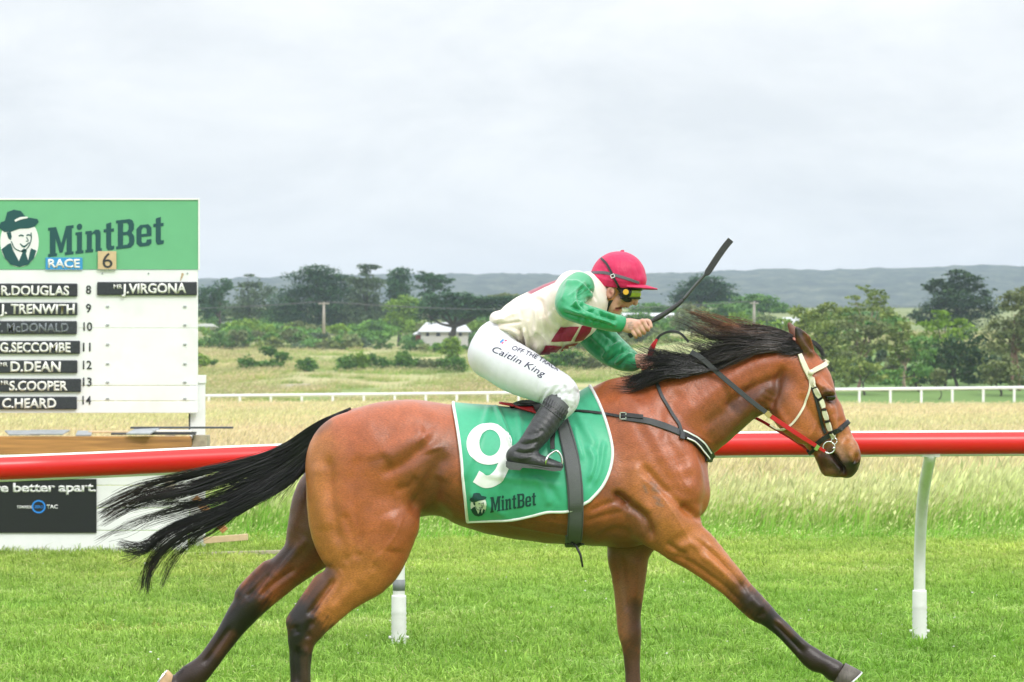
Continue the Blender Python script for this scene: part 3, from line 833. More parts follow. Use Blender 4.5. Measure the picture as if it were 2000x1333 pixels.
tree("shrub", "pale straw coloured shrub like a ball behind the rail", "shrub", 340, 1832, [(1832, 734, 14, 14), (1832, 744, 16, 10)], 'olive', None, leaf=.18, dens=1.1, trunk=.06)
tree("gum_tree", "leafy tree low behind the horse's nose and rail", "tree", 345, 1690, [(1670, 716, 30, 18), (1700, 730, 34, 20), (1650, 738, 30, 16)], 'euc', GR, trunk=.12, **kw)
# bushes in the paddock
bs = [("dark round bush, first in the row beside the scoreboard", 480, [(480, 714, 17, 13)], 'bush'), ("low bright green bush between two darker ones", 520, [(512, 719, 18, 10), (535, 718, 20, 10)], 'bush'),
      ("small flat-topped tree standing on a thin stem", 526, [(520, 684, 13, 5), (532, 687, 12, 5), (525, 690, 14, 4)], 'bush'), ("little ball shaped tree beside the flat-topped one", 553, [(553, 697, 13, 9)], 'bush'),
      ("round bush alone in the grass left of the gap", 597, [(597, 713, 15, 11), (606, 716, 11, 8)], 'bush'), ("large bush right after the gap, dark at its foot", 680, [(678, 716, 19, 14), (688, 710, 13, 11)], 'bush'),
      ("upright bush with yellowish tips behind the large one", 705, [(703, 705, 15, 14), (710, 712, 12, 12)], 'lime'), ("narrow upright bush in the middle of the row", 729, [(729, 707, 9, 13)], 'bush'),
      ("wide low bush left of the conical one", 754, [(752, 714, 18, 12), (766, 717, 12, 9)], 'bush'), ("tallest conical dark bush of the row", 790, [(788, 702, 13, 14), (794, 714, 22, 14)], 'bush'),
      ("low olive bush right of the conical one", 838, [(832, 716, 14, 11), (845, 714, 14, 9)], 'olive'), ("broad mid green bush near the rider's seat", 872, [(866, 714, 22, 11), (892, 713, 20, 12)], 'bush'),
      ("tall yellow bush standing above the broad green one", 882, [(882, 674, 15, 11), (881, 688, 18, 12)], 'lime'), ("green bush under the rider's belly", 1090, [(1075, 704, 24, 12), (1110, 700, 26, 12)], 'bush'),
      ("grey green bush under the rider's far arm", 1150, [(1140, 706, 26, 12), (1175, 714, 26, 10), (1205, 720, 20, 9)], 'olive'), ("lush green bush above the rider's knee", 1120, [(1120, 716, 34, 9)], 'bush'),
      ("tiny bush close to the scoreboard edge", 419, [(419, 708, 6, 5)], 'bush'), ("bush partly hidden by the scoreboard edge", 392, [(392, 704, 14, 10)], 'lime')]
for l, b, lb, p in bs:
    tree("bush", l, "bush", 470 if lb[0][1] > 695 else 500, b, [(q[0], q[1] - 1, q[2] * 1.12, q[3] * 1.25) for q in lb], p, GB, leaf=.20, dens=1.3, trunk=.09, flat=.2)
# the scrub belt in front of the tall trees: nobody could count it
def scrub(name, rows, seed):
    g = np.random.default_rng(seed); Vs, Qs, Cs = [], [], []; o = 0
    for (u0, u1, v0, v1, n, ru, rv, Y, pals) in rows:
        for i in range(n):
            u = g.uniform(u0, u1); v = v0 + (v1 - v0) * g.random(); y = Y + g.uniform(-15, 15); k = y / F
            p = W(u, v, Y=y); s = g.uniform(.6, 1.35)
            V, Q, C = leaf_cloud([(p, (ru * s * k, ru * s * k, rv * s * k * g.uniform(.7, 1.2)))], PAL[pals[g.integers(len(pals))]], .3, .85, seed * 1000 + i + int(Y), .2)
            C = C * g.uniform(.8, 1.25)
            Vs.append(V); Qs.append(Q + o); Cs.append(C); o += len(V)
    ob = np_mesh(name, np.concatenate(Vs), np.concatenate(Qs), M_leaf, None, smooth=False, col=np.concatenate(Cs)); tag(ob, kind='stuff'); return ob
scrub("scrub_belt", [(385, 1000, 636, 652, 46, 24, 12, 650, ['green', 'bush', 'lime', 'olive']), (385, 1000, 655, 684, 74, 20, 13, 620, ['olive', 'bush', 'green', 'euc', 'grey']), (815, 930, 676, 688, 16, 15, 6, 585, ['bush', 'green', 'olive']), (1000, 1330, 625, 650, 40, 26, 14, 640, ['olive', 'bush', 'green']), (1000, 1330, 650, 690, 60, 24, 14, 600, ['olive', 'bush', 'green', 'euc'])], 9)
scrub("far_hedgerow", [(385, 1000, 600, 640, 40, 26, 14, 760, ['cypress', 'grey', 'green']), (1230, 1720, 612, 640, 46, 22, 9, 700, ['green', 'olive', 'euc', 'cypress']), (1540, 2010, 690, 752, 60, 22, 16, 384, ['olive', 'euc', 'dark', 'grey']), (1540, 1780, 625, 690, 22, 22, 16, 400, ['euc', 'green'])], 19)
# ------------------------------------------------------------------ the bay horse
HS = Y0 / F                                   # metres per photograph pixel at the horse
def build_horse():
    G = Field((W(285, 0)[0], Y0 - .40, 0.03), (W(1700, 0)[0], Y0 + .40, W(0, 620)[2]), 0.0068)
    k1 = .045
    # trunk
    G.profile([(630, 865, 915, 16, 0), (648, 828, 950, 55, 0), (690, 801, 990, 92, .05), (740, 786, 1010, 112, .05), (800, 781, 1012, 120, .05), (850, 786, 1008, 117, .05),
               (900, 793, 1027, 119, .08), (960, 798, 1045, 125, .1), (1040, 803, 1058, 130, .15), (1100, 790, 1063, 128, .22),
               (1150, 760, 1066, 120, .32), (1190, 742, 1068, 110, .4), (1240, 742, 1068, 103, .4), (1300, 762, 1045, 94, .3), (1342, 815, 1010, 76, .15),
               (1360, 862, 985, 50, 0), (1370, 892, 960, 10, 0)], k1)
    # neck
    G.limb([(1250, 860, 104, 0, 88), (1310, 822, 103, 0, 74), (1370, 788, 91, 0, 60), (1430, 757, 76, 0, 50), (1490, 735, 66, 0, 44), (1535, 720, 56, 0, 40)], .06)
    # chest
    G.limb([(1300, 900, 70, 0, 90), (1325, 950, 58, 0, 80)], .05)
    for s in (-1, 1):
        G.limb([(1318, 930, 60, .075 * s, 40), (1332, 968, 54, .075 * s, 38)], .03)
        # shoulder blade and upper arm
        G.limb([(1225, 805, 36, .105 * s, 26), (1255, 855, 60, .145 * s, 32), (1300, 930, 72, .165 * s, 36), (1296, 1005, 62, .15 * s, 42)], .035)
        # elbow / triceps mass
        G.limb([(1250, 930, 50, .16 * s, 28), (1285, 1015, 46, .16 * s, 36)], .03)
        # croup and thigh top
        G.limb([(790, 850, 62, .11 * s, 48), (730, 880, 84, .12 * s, 52), (690, 892, 86, .12 * s, 50)], .05)
    # near fore leg, stretched forward
    n = -.15
    G.limb([(1300, 1010, 62, n, 42), (1330, 1052, 48, n, 36), (1367, 1080, 41, n, 32), (1421, 1131, 30, n, 26), (1452, 1163, 26, n, 23), (1478, 1189, 25, n, 24), (1500, 1206, 19, n, 17), (1529, 1231, 16, n, 12.5),
            (1566, 1269, 17.5, n, 13), (1590, 1289, 21.5, n, 17), (1612, 1299, 18.5, n, 17), (1630, 1311, 21, n, 20)], .03)
    # far fore leg, on the ground
    f = .14
    G.limb([(1250, 1000, 60, f, 42), (1232, 1060, 46, f, 36), (1227, 1085, 41, f, 34), (1228, 1120, 35, f, 28), (1228, 1170, 27.5, f, 24), (1228, 1212, 23.5, f, 22), (1230, 1237, 23, f, 22), (1233, 1264, 18.5, f, 17), (1235, 1300, 15.5, f, 13),
            (1237, 1345, 15.5, f, 13), (1239, 1365, 20, f, 17), (1248, 1388, 16.5, f, 16), (1253, 1402, 20, f, 20)], .03)
    # near hind leg
    n = -.135
    G.limb([(705, 935, 104, n, 52), (702, 985, 103, n, 54), (706, 1035, 97, n, 52), (712, 1092, 73, n, 44), (682, 1134, 53, n, 34), (640, 1174, 41.5, n, 28), (602, 1219, 36, n, 25)], .04)
    G.limb([(752, 1022, 66, n - .01, 42), (735, 1070, 56, n - .01, 40)], .03)
    G.limb([(640, 1174, 41, n, 28), (600, 1218, 34, n, 25), (590, 1245, 28, n, 22), (587, 1285, 21.5, n, 16), (587, 1335, 20, n, 14), (589, 1370, 25, n, 19), (600, 1394, 19, n, 17), (606, 1404, 22, n, 21)], .02)
    G.limb([(628, 1140, 17, n, 15), (596, 1185, 14, n, 13), (573, 1214, 13, n, 14)], .02)
    # far hind leg, pushed off behind
    f = .135
    G.limb([(700, 950, 90, f, 52), (662, 985, 90, f, 54), (632, 1030, 70, f, 48), (594, 1084, 43, f, 32), (543, 1130, 35, f, 27), (492, 1177, 32, f, 25), (464, 1212, 26.5, f, 20), (434, 1256, 21.5, f, 15),
            (402, 1298, 21.5, f, 14), (375, 1322, 26, f, 19), (350, 1338, 21, f, 17), (338, 1341, 22, f, 20)], .03)
    G.limb([(524, 1112, 17, f, 14), (492, 1138, 14, f, 13), (472, 1160, 13, f, 14)], .02)
    # dock of the tail
    G.limb([(690, 822, 20, 0, 22), (660, 827, 14, 0, 15), (635, 842, 9, 0, 10)], .03)
    # head
    G.limb([(1542, 705, 42, 0, 34), (1568, 742, 53, 0, 40), (1580, 785, 56, 0, 40), (1597, 826, 48, 0, 31), (1618, 862, 40, 0, 24), (1636, 888, 34, 0, 25), (1645, 902, 31, 0, 25)], .035)
    for s in (-1, 1):
        G.limb([(1532, 775, 36, .055 * s, 20), (1546, 808, 37, .055 * s, 20), (1570, 840, 28, .045 * s, 17)], .02)     # cheek
        G.limb([(1600, 752, 13, .078 * s, 11), (1620, 768, 12, .085 * s, 11)], .02)                                     # brow
        G.limb([(1622, 800, 11, .06 * s, 12), (1632, 840, 9, .052 * s, 10)], .02)                                       # face ridge
        G.limb([(1660, 872, 14, .036 * s, 13), (1668, 896, 13.5, .044 * s, 11)], .014)                                     # nostril
    G.limb([(1612, 893, 19, 0, 22), (1617, 911, 17.5, 0, 20), (1615, 920, 11, 0, 16)], .010); G.limb([(1622, 918, 13, 0, 18), (1632, 922, 11, 0, 17)], .008)                            # chin, lower lip
    G.limb([(1657, 905, 22, 0, 25), (1656, 920, 13.5, 0, 21)], .012)                                                    # upper lip
    for s in (-1, 1):
        G.ellip(W(1671, 896, .066 * s), (.013, .025, .027), .004, 'sub', Matrix.Rotation(math.radians(25), 3, 'Y'))
    G.limb([(1626, 800, 16, 0, 16), (1640, 835, 14, 0, 15), (1655, 866, 13, 0, 15), (1666, 884, 11, 0, 17)], .03)
    # ears
    G.limb([(1577, 684, 15, -.05, 11), (1568, 664, 14.5, -.066, 10), (1556, 642, 5, -.075, 4)], .014)
    G.limb([(1571, 680, 15, .05, 11), (1556, 657, 13, .066, 10), (1541, 633, 4, .075, 4)], .014)
    G.limb([(1589, 684, 6, -.058, 9), (1578, 664, 7, -.082, 9), (1563, 646, 2, -.088, 4)], .006, 'sub')
    V, Q = G.mesh(3)
    N = vnormals(V, Q)
    m8 = .008
    legN = (-9, -.02)
    st = [
        # thigh and croup muscles
        ([(640, 880), (645, 960), (655, 1030), (668, 1075)], 12, -.007), ([(622, 900), (625, 970), (640, 1040)], 16, .006),
        ([(700, 880), (690, 960), (700, 1040), (706, 1080)], 12, -.004), ([(670, 1000), (688, 1050), (692, 1085)], 9, -.0035),
        ([(860, 850), (820, 880), (790, 905), (740, 930)], 12, -.007), ([(870, 880), (845, 930), (820, 975), (800, 1005)], 16, -.012),
        ([(825, 850), (840, 868), (846, 885)], 20, .008), ([(835, 845), (790, 870), (750, 900)], 20, .008),
        ([(770, 960), (800, 950), (815, 930)], 10, -.005), ([(760, 1000), (775, 1040), (770, 1080)], 20, .006),
        ([(706, 1092), (690, 1084), (672, 1100)], 9, -.003), ([(740, 1100), (720, 1115), (690, 1150)], 9, -.003),
        ([(735, 1105), (690, 1150), (640, 1200)], 12, .004), ([(655, 1130), (625, 1170), (600, 1205)], 6, -.009), ([(700, 810), (720, 850), (735, 900)], 25, .004),
        # hock, cannon, tendon
        ([(612, 1212), (600, 1230), (604, 1250)], 7, -.006, *legN), ([(575, 1222), (580, 1240)], 7, -.004, *legN), ([(597, 1260), (597, 1340)], 5, .004, *legN), ([(581, 1262), (580, 1340)], 4, -.005, *legN),
        # flank, ribs, belly
        ([(860, 930), (850, 985), (880, 1022)], 14, -.008), ([(905, 1010), (980, 1035), (1060, 1048)], 14, -.004),
        ([(1000, 860), (985, 940), (995, 1010)], 9, -.0025), ([(1040, 860), (1030, 940), (1040, 1020)], 9, -.0025), ([(1080, 860), (1075, 940), (1085, 1030)], 9, -.0025),
        # elbow hollow, girth folds
        ([(1195, 960), (1225, 985), (1258, 1010), (1275, 1060)], 10, -.014), ([(1150, 1000), (1185, 985), (1215, 978)], 6, -.004), ([(1140, 1020), (1180, 1008), (1220, 1000)], 6, -.003), ([(1160, 1055), (1200, 1035), (1240, 1045)], 8, -.004),
        ([(1200, 965), (1215, 970), (1230, 985)], 6, -.010),
        # shoulder
        ([(1230, 800), (1262, 860), (1296, 925), (1330, 975)], 14, -.004), ([(1290, 840), (1325, 900), (1350, 950)], 16, -.006), ([(1250, 905), (1290, 950), (1325, 985), (1360, 1020)], 9, -.008),
        ([(1330, 985), (1350, 1000), (1372, 1018)], 7, -.010), ([(1240, 900), (1245, 960), (1262, 1010)], 18, .006), ([(1300, 960), (1310, 1010), (1330, 1050)], 22, .006),
        ([(1335, 905), (1350, 950), (1352, 985)], 18, .005),
        # near fore leg
        ([(1352, 1052), (1385, 1075), (1430, 1120), (1462, 1160)], 6, -.007, *legN), ([(1300, 1085), (1340, 1095), (1400, 1135), (1450, 1180)], 6, -.005, *legN), ([(1375, 1060), (1415, 1095), (1455, 1140)], 9, .005, *legN),
        ([(1370, 1082), (1410, 1115), (1445, 1150)], 8, .006, *legN), ([(1320, 1075), (1350, 1062), (1372, 1070)], 8, .004, *legN), ([(1300, 1060), (1330, 1080), (1345, 1084)], 7, -.006, *legN),
        ([(1508, 1214), (1540, 1246), (1570, 1278)], 4, -.005, *legN), ([(1516, 1210), (1550, 1242), (1580, 1268)], 5, .004, *legN), ([(1495, 1196), (1478, 1206)], 6, -.004, *legN), ([(1466, 1168), (1490, 1190)], 8, .004, *legN),
        # far fore leg
        ([(1215, 1085), (1222, 1160), (1225, 1200)], 6, -.005, .02, .5), ([(1243, 1090), (1240, 1180)], 7, .004, .02, .5),
        # far hind leg
        ([(600, 1050), (560, 1100), (510, 1150)], 8, .005, .02, .5), ([(580, 1110), (535, 1140), (505, 1170)], 6, -.006, .02, .5), ([(530, 1120), (500, 1150), (478, 1170)], 6, -.006, .02, .5), ([(450, 1225), (415, 1275), (395, 1300)], 5, -.006, .02, .5),
        # neck
        ([(1540, 735), (1500, 745), (1450, 770), (1410, 800)], 10, -.009), ([(1560, 700), (1500, 705), (1440, 730), (1380, 775), (1330, 830)], 18, .005), ([(1500, 765), (1470, 790), (1430, 830), (1395, 870)], 13, .008),
        ([(1480, 755), (1440, 790), (1400, 815), (1370, 840)], 12, -.005), ([(1330, 760), (1310, 800), (1300, 860)], 15, -.005), ([(1250, 765), (1265, 800), (1290, 850)], 14, -.004),
        ([(1505, 800), (1515, 770), (1522, 740), (1533, 715)], 9, -.010),
        # head
        ([(1513, 770), (1520, 800), (1540, 832), (1575, 856)], 7, .004), ([(1560, 770), (1590, 815), (1612, 850)], 9, -.005), ([(1592, 745), (1606, 756), (1620, 757)], 5, .004),
        ([(1606, 784), (1619, 788), (1631, 784)], 3.5, .003), ([(1604, 771), (1612, 766), (1622, 764), (1630, 767)], 3, .005), ([(1606, 777), (1618, 778), (1630, 776)], 4, -.005),
        ([(1596, 762), (1585, 750), (1580, 735)], 8, -.004), ([(1640, 815), (1648, 845), (1655, 868)], 8, -.004), ([(1628, 810), (1634, 845), (1640, 872)], 5, .004),
        ([(1622, 884), (1630, 893), (1638, 906), (1646, 917), (1648, 930)], 3.6, -.020), ([(1658, 886), (1664, 894), (1665, 906)], 4, .004), ([(1606, 880), (1616, 898), (1625, 912)], 7, .003), ([(1601, 890), (1610, 878)], 6, -.004),
        # near ear
        ([(1577, 655), (1584, 675), (1588, 692)], 3.5, .004),
    ]
    V = strokes(V, N, [(i[0], i[1] * .92, i[2] * 1.75) + tuple(i[3:]) for i in st], .05)
    V = relax(V, Q, 1)
    N = vnormals(V, Q)
    g = np.random.default_rng(77); rip = np.zeros(len(V))
    for i in range(26):
        d = g.normal(0, 1, 3) * [1, .6, 1]; d = d / np.linalg.norm(d) * g.uniform(25, 120)
        rip += np.sin(V @ d + g.uniform(0, 6.28) + 1.5 * np.sin(V @ g.normal(0, 18, 3))) * 30 / np.linalg.norm(d)
    V = V + N * (rip * .00030)[:, None]
    # veins, tendons and small skin folds
    vein = [[(1575, 862), (1590, 840), (1598, 815), (1604, 795)], [(1640, 862), (1622, 852), (1606, 838)], [(1240, 925), (1285, 960), (1320, 1010), (1350, 1060), (1390, 1110)], [(1150, 1030), (1080, 1020), (1000, 1010), (930, 990)], [(1120, 1048), (1050, 1036), (985, 1024)],
            [(790, 1000), (770, 1050), (730, 1100), (690, 1150)], [(650, 1100), (668, 1130), (640, 1180), (612, 1215)], [(1400, 870), (1360, 850), (1320, 830)], [(820, 900), (790, 960), (800, 1000)], [(1310, 880), (1330, 930), (1352, 965)], [(1405, 1090), (1440, 1130), (1470, 1168)]]
    fold = [[(1296 + i * 9, 812 + i * 7), (1310 + i * 9, 836 + i * 6), (1318 + i * 8, 862 + i * 5)] for i in range(6)] + [[(1215 + i * 10, 985 + i * 3), (1222 + i * 9, 1010 + i * 3), (1220 + i * 9, 1040)] for i in range(5)] + [[(870 + i * 9, 965 + i * 7), (885 + i * 9, 985 + i * 6)] for i in range(5)] + [[(1465 + i * 9, 790 - i * 9), (1490 + i * 9, 805 - i * 9)] for i in range(4)]
    V = strokes(V, N, [(p, 2.6, .0026) for p in vein] + [(p, 3.0, -.0022) for p in fold], .0)
    N = vnormals(V, Q)
    UV = px_of(V); D = V[:, 1] - Y0
    # ---- coat: bay with black points (coat markings, with shade painted into belly and flank)
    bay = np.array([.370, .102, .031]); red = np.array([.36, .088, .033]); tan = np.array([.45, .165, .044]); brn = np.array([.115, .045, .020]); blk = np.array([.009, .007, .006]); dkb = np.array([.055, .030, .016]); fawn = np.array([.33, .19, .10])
    C = np.tile(bay, (len(V), 1))
    P = lambda *a, **k: paint(C, UV, D, *a, **k)
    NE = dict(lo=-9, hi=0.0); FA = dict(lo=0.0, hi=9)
    P([(760, 800), (700, 830), (850, 800)], 60, red, .7, .9)
    P([(1250, 790), (1330, 830), (1420, 740), (1500, 720)], 70, red, .8, .9)
    P([(612, 880), (608, 960), (630, 1050), (660, 1090)], 40, tan, .8, .9, **NE)
    P([(720, 1120), (670, 1165), (640, 1200)], 40, tan, .8, .9, **NE)
    P([(1300, 1040), (1380, 1075), (1430, 1130)], 45, tan, .8, .9, **NE)
    P([(1250, 940), (1280, 990)], 40, tan, .5, .9, **NE)
    # sweat on neck and flank, shade painted into flank and belly, darker elbow hollow
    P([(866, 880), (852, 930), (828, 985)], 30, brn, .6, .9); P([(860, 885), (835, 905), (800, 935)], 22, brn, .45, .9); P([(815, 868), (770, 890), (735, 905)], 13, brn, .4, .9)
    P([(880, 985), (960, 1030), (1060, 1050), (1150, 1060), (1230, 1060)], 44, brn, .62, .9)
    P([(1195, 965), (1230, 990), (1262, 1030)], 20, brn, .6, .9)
    P([(1500, 770), (1460, 790), (1420, 815)], 32, brn, .62, .9)
    P([(1540, 742), (1490, 765), (1440, 790)], 14, blk, .45, .9)
    P([(1400, 850), (1440, 830), (1480, 812)], 20, brn, .6, .9)
    P([(1330, 850), (1350, 830), (1390, 810)], 25, brn, .25, .9)
    P([(1508, 805), (1520, 780), (1526, 745)], 12, brn, .6, .9)
    # far upper legs are painted darker than the near ones
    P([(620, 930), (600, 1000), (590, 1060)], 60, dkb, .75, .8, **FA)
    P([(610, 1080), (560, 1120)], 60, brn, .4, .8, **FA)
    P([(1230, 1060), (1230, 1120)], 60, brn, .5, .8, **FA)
    # black points
    P([(640, 1120), (606, 1172), (580, 1200)], 17, blk, .8, .8, **NE)
    P([(585, 1200), (592, 1235), (587, 1290)], 34, blk, .96, .7, **NE)
    P([(587, 1270), (587, 1340), (600, 1400)], 60, blk, .96, .5, **NE)
    P([(620, 1232), (606, 1262)], 14, brn, .7, .8, **NE)
    P([(597, 1290), (598, 1340)], 9, dkb, .8, .8, **NE)
    P([(560, 1080), (510, 1125), (475, 1160)], 15, blk, .8, .8, **FA)
    P([(490, 1190), (462, 1222)], 40, blk, .88, .6, **FA)
    P([(462, 1222), (430, 1260), (390, 1310), (340, 1345)], 60, blk, .95, .5, **FA)
    P([(452, 1240), (425, 1275)], 9, brn, .55, .8, **FA)
    P([(1440, 1150), (1466, 1178)], 22, dkb, .7, .9, **NE)
    P([(1470, 1175), (1500, 1205), (1530, 1232)], 32, blk, .88, .7, **NE)
    P([(1530, 1232), (1570, 1272), (1640, 1315)], 60, blk, .97, .5, **NE)
    P([(1520, 1215), (1545, 1240)], 7, brn, .5, .8, **NE)
    P([(1242, 1190), (1240, 1250)], 20, blk, .8, .8, **FA)
    P([(1212, 1150), (1215, 1250)], 14, fawn, .35, .9, **FA)
    P([(1235, 1290), (1236, 1350), (1250, 1410)], 34, dkb, .9, .7, **FA)
    # head
    P([(1600, 850), (1585, 800)], 40, tan, .35, .9)
    P([(1640, 880), (1650, 890)], 30, fawn, .7, .9)
    P([(1612, 905), (1640, 915), (1665, 915)], 22, blk, .85, .8)
    P([(1668, 902), (1660, 915)], 15, blk, .7, .8); P([(1675, 886), (1671, 897), (1664, 904)], 8, blk, .95, .5); P([(1655, 884), (1660, 895)], 6, fawn, .5, .9)
    P([(1615, 880), (1630, 895), (1640, 912)], 9, blk, .7, .8)
    P([(1608, 925), (1622, 926)], 8, fawn, .3, .9)
    P([(1617, 776), (1624, 778)], 12, blk, .85, .8)
    P([(1610, 765), (1628, 765)], 6, dkb, .6, .9)
    P([(1640, 830), (1655, 870), (1672, 890)], 9, tan, .7, .9)
    P([(1556, 642), (1566, 662), (1575, 685)], 15, dkb, .9, .8, lo=-9, hi=-.045); P([(1552, 640), (1560, 650)], 9, blk, .9, .8, lo=-9, hi=-.045)
    P([(1541, 633), (1552, 655)], 12, dkb, .75, .8, lo=.03)
    # back of the ears / dorsal stripe at the tail root
    P([(640, 828), (622, 842)], 8, dkb, .5, .9)
    P([(1330, 640), (1540, 640)], 4, blk, .0)
    # small freeze brands on the shoulder: paler marks
    for p in ([(1272, 944), (1281, 950), (1275, 956), (1286, 960)], [(1277, 971), (1288, 978), (1282, 984), (1294, 988)], [(1258, 950), (1263, 962)]):
        P(p, 2.6, (.16, .115, .09), .6, .9, hi=-.05)
    return V, Q, C

def coat_material():
    m = bpy.data.materials.new("horse_coat")
    m.use_nodes = True
    N, L = m.node_tree.nodes, m.node_tree.links
    b = N["Principled BSDF"]
    at = N.new("ShaderNodeAttribute"); at.attribute_name = "Col"
    tc = N.new("ShaderNodeTexCoord")
    n1 = N.new("ShaderNodeTexNoise"); n1.inputs["Scale"].default_value = 260; n1.inputs["Detail"].default_value = 3
    n2 = N.new("ShaderNodeTexNoise"); n2.inputs["Scale"].default_value = 11; n2.inputs["Detail"].default_value = 9; n2.inputs["Roughness"].default_value = .66
    mp = N.new("ShaderNodeMapping"); mp.inputs["Scale"].default_value = (.45, 1, 1); mp.inputs["Rotation"].default_value = (0, .6, 0)
    L.new(tc.outputs["Object"], mp.inputs[0]); L.new(mp.outputs[0], n1.inputs["Vector"]); L.new(tc.outputs["Object"], n2.inputs["Vector"])
    r1 = N.new("ShaderNodeMapRange"); r1.inputs["From Min"].default_value = .3; r1.inputs["From Max"].default_value = .7; r1.inputs["To Min"].default_value = .76; r1.inputs["To Max"].default_value = 1.24
    L.new(n1.outputs["Fac"], r1.inputs[0])
    r2 = N.new("ShaderNodeMapRange"); r2.inputs["From Min"].default_value = .3; r2.inputs["From Max"].default_value = .7; r2.inputs["To Min"].default_value = .80; r2.inputs["To Max"].default_value = 1.18
    L.new(n2.outputs["Fac"], r2.inputs[0])
    mm = N.new("ShaderNodeMath"); mm.operation = 'MULTIPLY'; L.new(r1.outputs[0], mm.inputs[0]); L.new(r2.outputs[0], mm.inputs[1])
    sc = N.new("ShaderNodeVectorMath"); sc.operation = 'SCALE'; L.new(at.outputs["Color"], sc.inputs[0]); L.new(mm.outputs[0], sc.inputs["Scale"])
    L.new(sc.outputs[0], b.inputs["Base Color"])
    b.inputs["Roughness"].default_value = .34; b.inputs["Specular IOR Level"].default_value = .5
    b.inputs["Sheen Weight"].default_value = .02; b.inputs["Sheen Roughness"].default_value = .4
    bp = N.new("ShaderNodeBump"); bp.inputs["Strength"].default_value = .28; bp.inputs["Distance"].default_value = .005
    L.new(n1.outputs["Fac"], bp.inputs["Height"]); L.new(bp.outputs[0], b.inputs["Normal"])
    return m

M_coat = coat_material()
horse = empty("racehorse", (W(1000, 0)[0], Y0, 0), "bay racehorse galloping on the turf with black tail streaming behind", "horse")
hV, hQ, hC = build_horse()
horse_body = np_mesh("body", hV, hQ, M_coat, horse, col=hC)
HB = BVHTree.FromPolygons([tuple(v) for v in hV], [tuple(q) for q in hQ])

# eyes
M_eye = mat("eye_dark", (.012, .008, .006), .08, spec=.8)
for s in (-1, 1):
    hit = HB.ray_cast(Vector(W(1619, 776, 0)) + Vector((0, s * .4, 0)), Vector((0, -s, 0)), .8)
    bm = bmesh.new()
    bmesh.ops.create_uvsphere(bm, u_segments=20, v_segments=14, radius=.019)
    p = hit[0] - Vector((0, s * .0085, 0))
    bmesh.ops.transform(bm, matrix=Matrix.Translation(p) @ Matrix.Diagonal((1.15, .9, .85, 1)), verts=bm.verts)
    bm_obj("eye", bm, M_eye, horse, True)

# hooves
M_hoof = mat("hoof_horn", (.10, .085, .07), .45, var=.3, vscale=40, stretch=(3, 3, .6), bump=.2, bscale=120)
M_shoe = mat("shoe_aluminium", (.72, .72, .72), .35, metal=.85)
M_sole = mat("hoof_pale", (.55, .36, .20), .7, var=.3, vscale=30, bump=.3, bscale=60)
def hoof(c0, c1, r0, r1, toe, dy, mh=M_hoof, pale=False):
    """c0 coronet centre, c1 sole centre (px); r in px; toe = px direction from heel to toe along the sole"""
    A, B = WV(*c0, dy), WV(*c1, dy)
    ax = (B - A).normalized()
    tv = (WV(c1[0] + toe[0], c1[1] + toe[1], dy) - B).normalized()
    sd = Vector((0, 1, 0))
    n = 28
    rings = [(0, r0 * .92, .97), (.03, r0 * 1.02, 1), (.5, (r0 + r1) / 2, 1), (.96, r1, 1), (1, r1 * .97, 1)]
    V = []; Q = []
    for t, r, q in rings:
        c = A.lerp(B, t)
        # the coronet slopes: heel higher than toe
        tilt = tv.lerp((tv - ax * (.25 * (1 - t))).normalized(), 1.0)
        for i in range(n):
            a = 2 * math.pi * i / n
            ca, sa = math.cos(a), math.sin(a)
            rr = r * (1.12 if ca > 0 else .86)
            V.append(c + tilt * (rr * HS * ca) + sd * (r * .92 * HS * sa * (1 if ca > -.2 else .9)))
    for k in range(len(rings) - 1):
        for i in range(n):
            j = (i + 1) % n
            Q.append((k * n + i, k * n + j, (k + 1) * n + j, (k + 1) * n + i))
    V.append(B - ax * .008); c = len(V) - 1
    b = (len(rings) - 1) * n
    for i in range(0, n, 2):
        Q.append((b + i, b + i + 1, b + (i + 2) % n, c))
    h = np_mesh("hoof", np.array([tuple(v) for v in V]), np.array(Q), [mh, M_sole], horse, matidx=[0] * ((len(rings) - 1) * n) + [1] * (n // 2))
    # racing plate: a flat horseshoe under the rim
    SV = []; SQ = []
    m = 22
    for i in range(m):
        a = math.radians(-140 + 280 * i / (m - 1))
        for (f, dz) in ((1.02, 0), (1.02, .006), (.74, .006), (.74, 0)):
            rr = r1 * (1.12 if math.cos(a) > 0 else .95) * f
            SV.append(B + ax * (dz + .0005) + tv * (rr * HS * math.cos(a)) + sd * (r1 * .92 * f * HS * math.sin(a)))
    for i in range(m - 1):
        for j in range(4):
            SQ.append((i * 4 + j, i * 4 + (j + 1) % 4, (i + 1) * 4 + (j + 1) % 4, (i + 1) * 4 + j))
    SQ.append((0, 3, 2, 1)); SQ.append(((m - 1) * 4, (m - 1) * 4 + 1, (m - 1) * 4 + 2, (m - 1) * 4 + 3))
    np_mesh("shoe", np.array([tuple(v) for v in SV]), np.array(SQ), M_shoe, h, smooth=False)
hoof((1637, 1314), (1655, 1334), 21, 31, (26, -21), -.15)
hoof((1257, 1400), (1266, 1423), 24, 32, (30, 1), .14)
hoof((610, 1402), (619, 1423), 25, 33, (30, 1), -.135)
hoof((334, 1341), (313, 1330), 24, 31, (-24, 34), .135, M_sole)
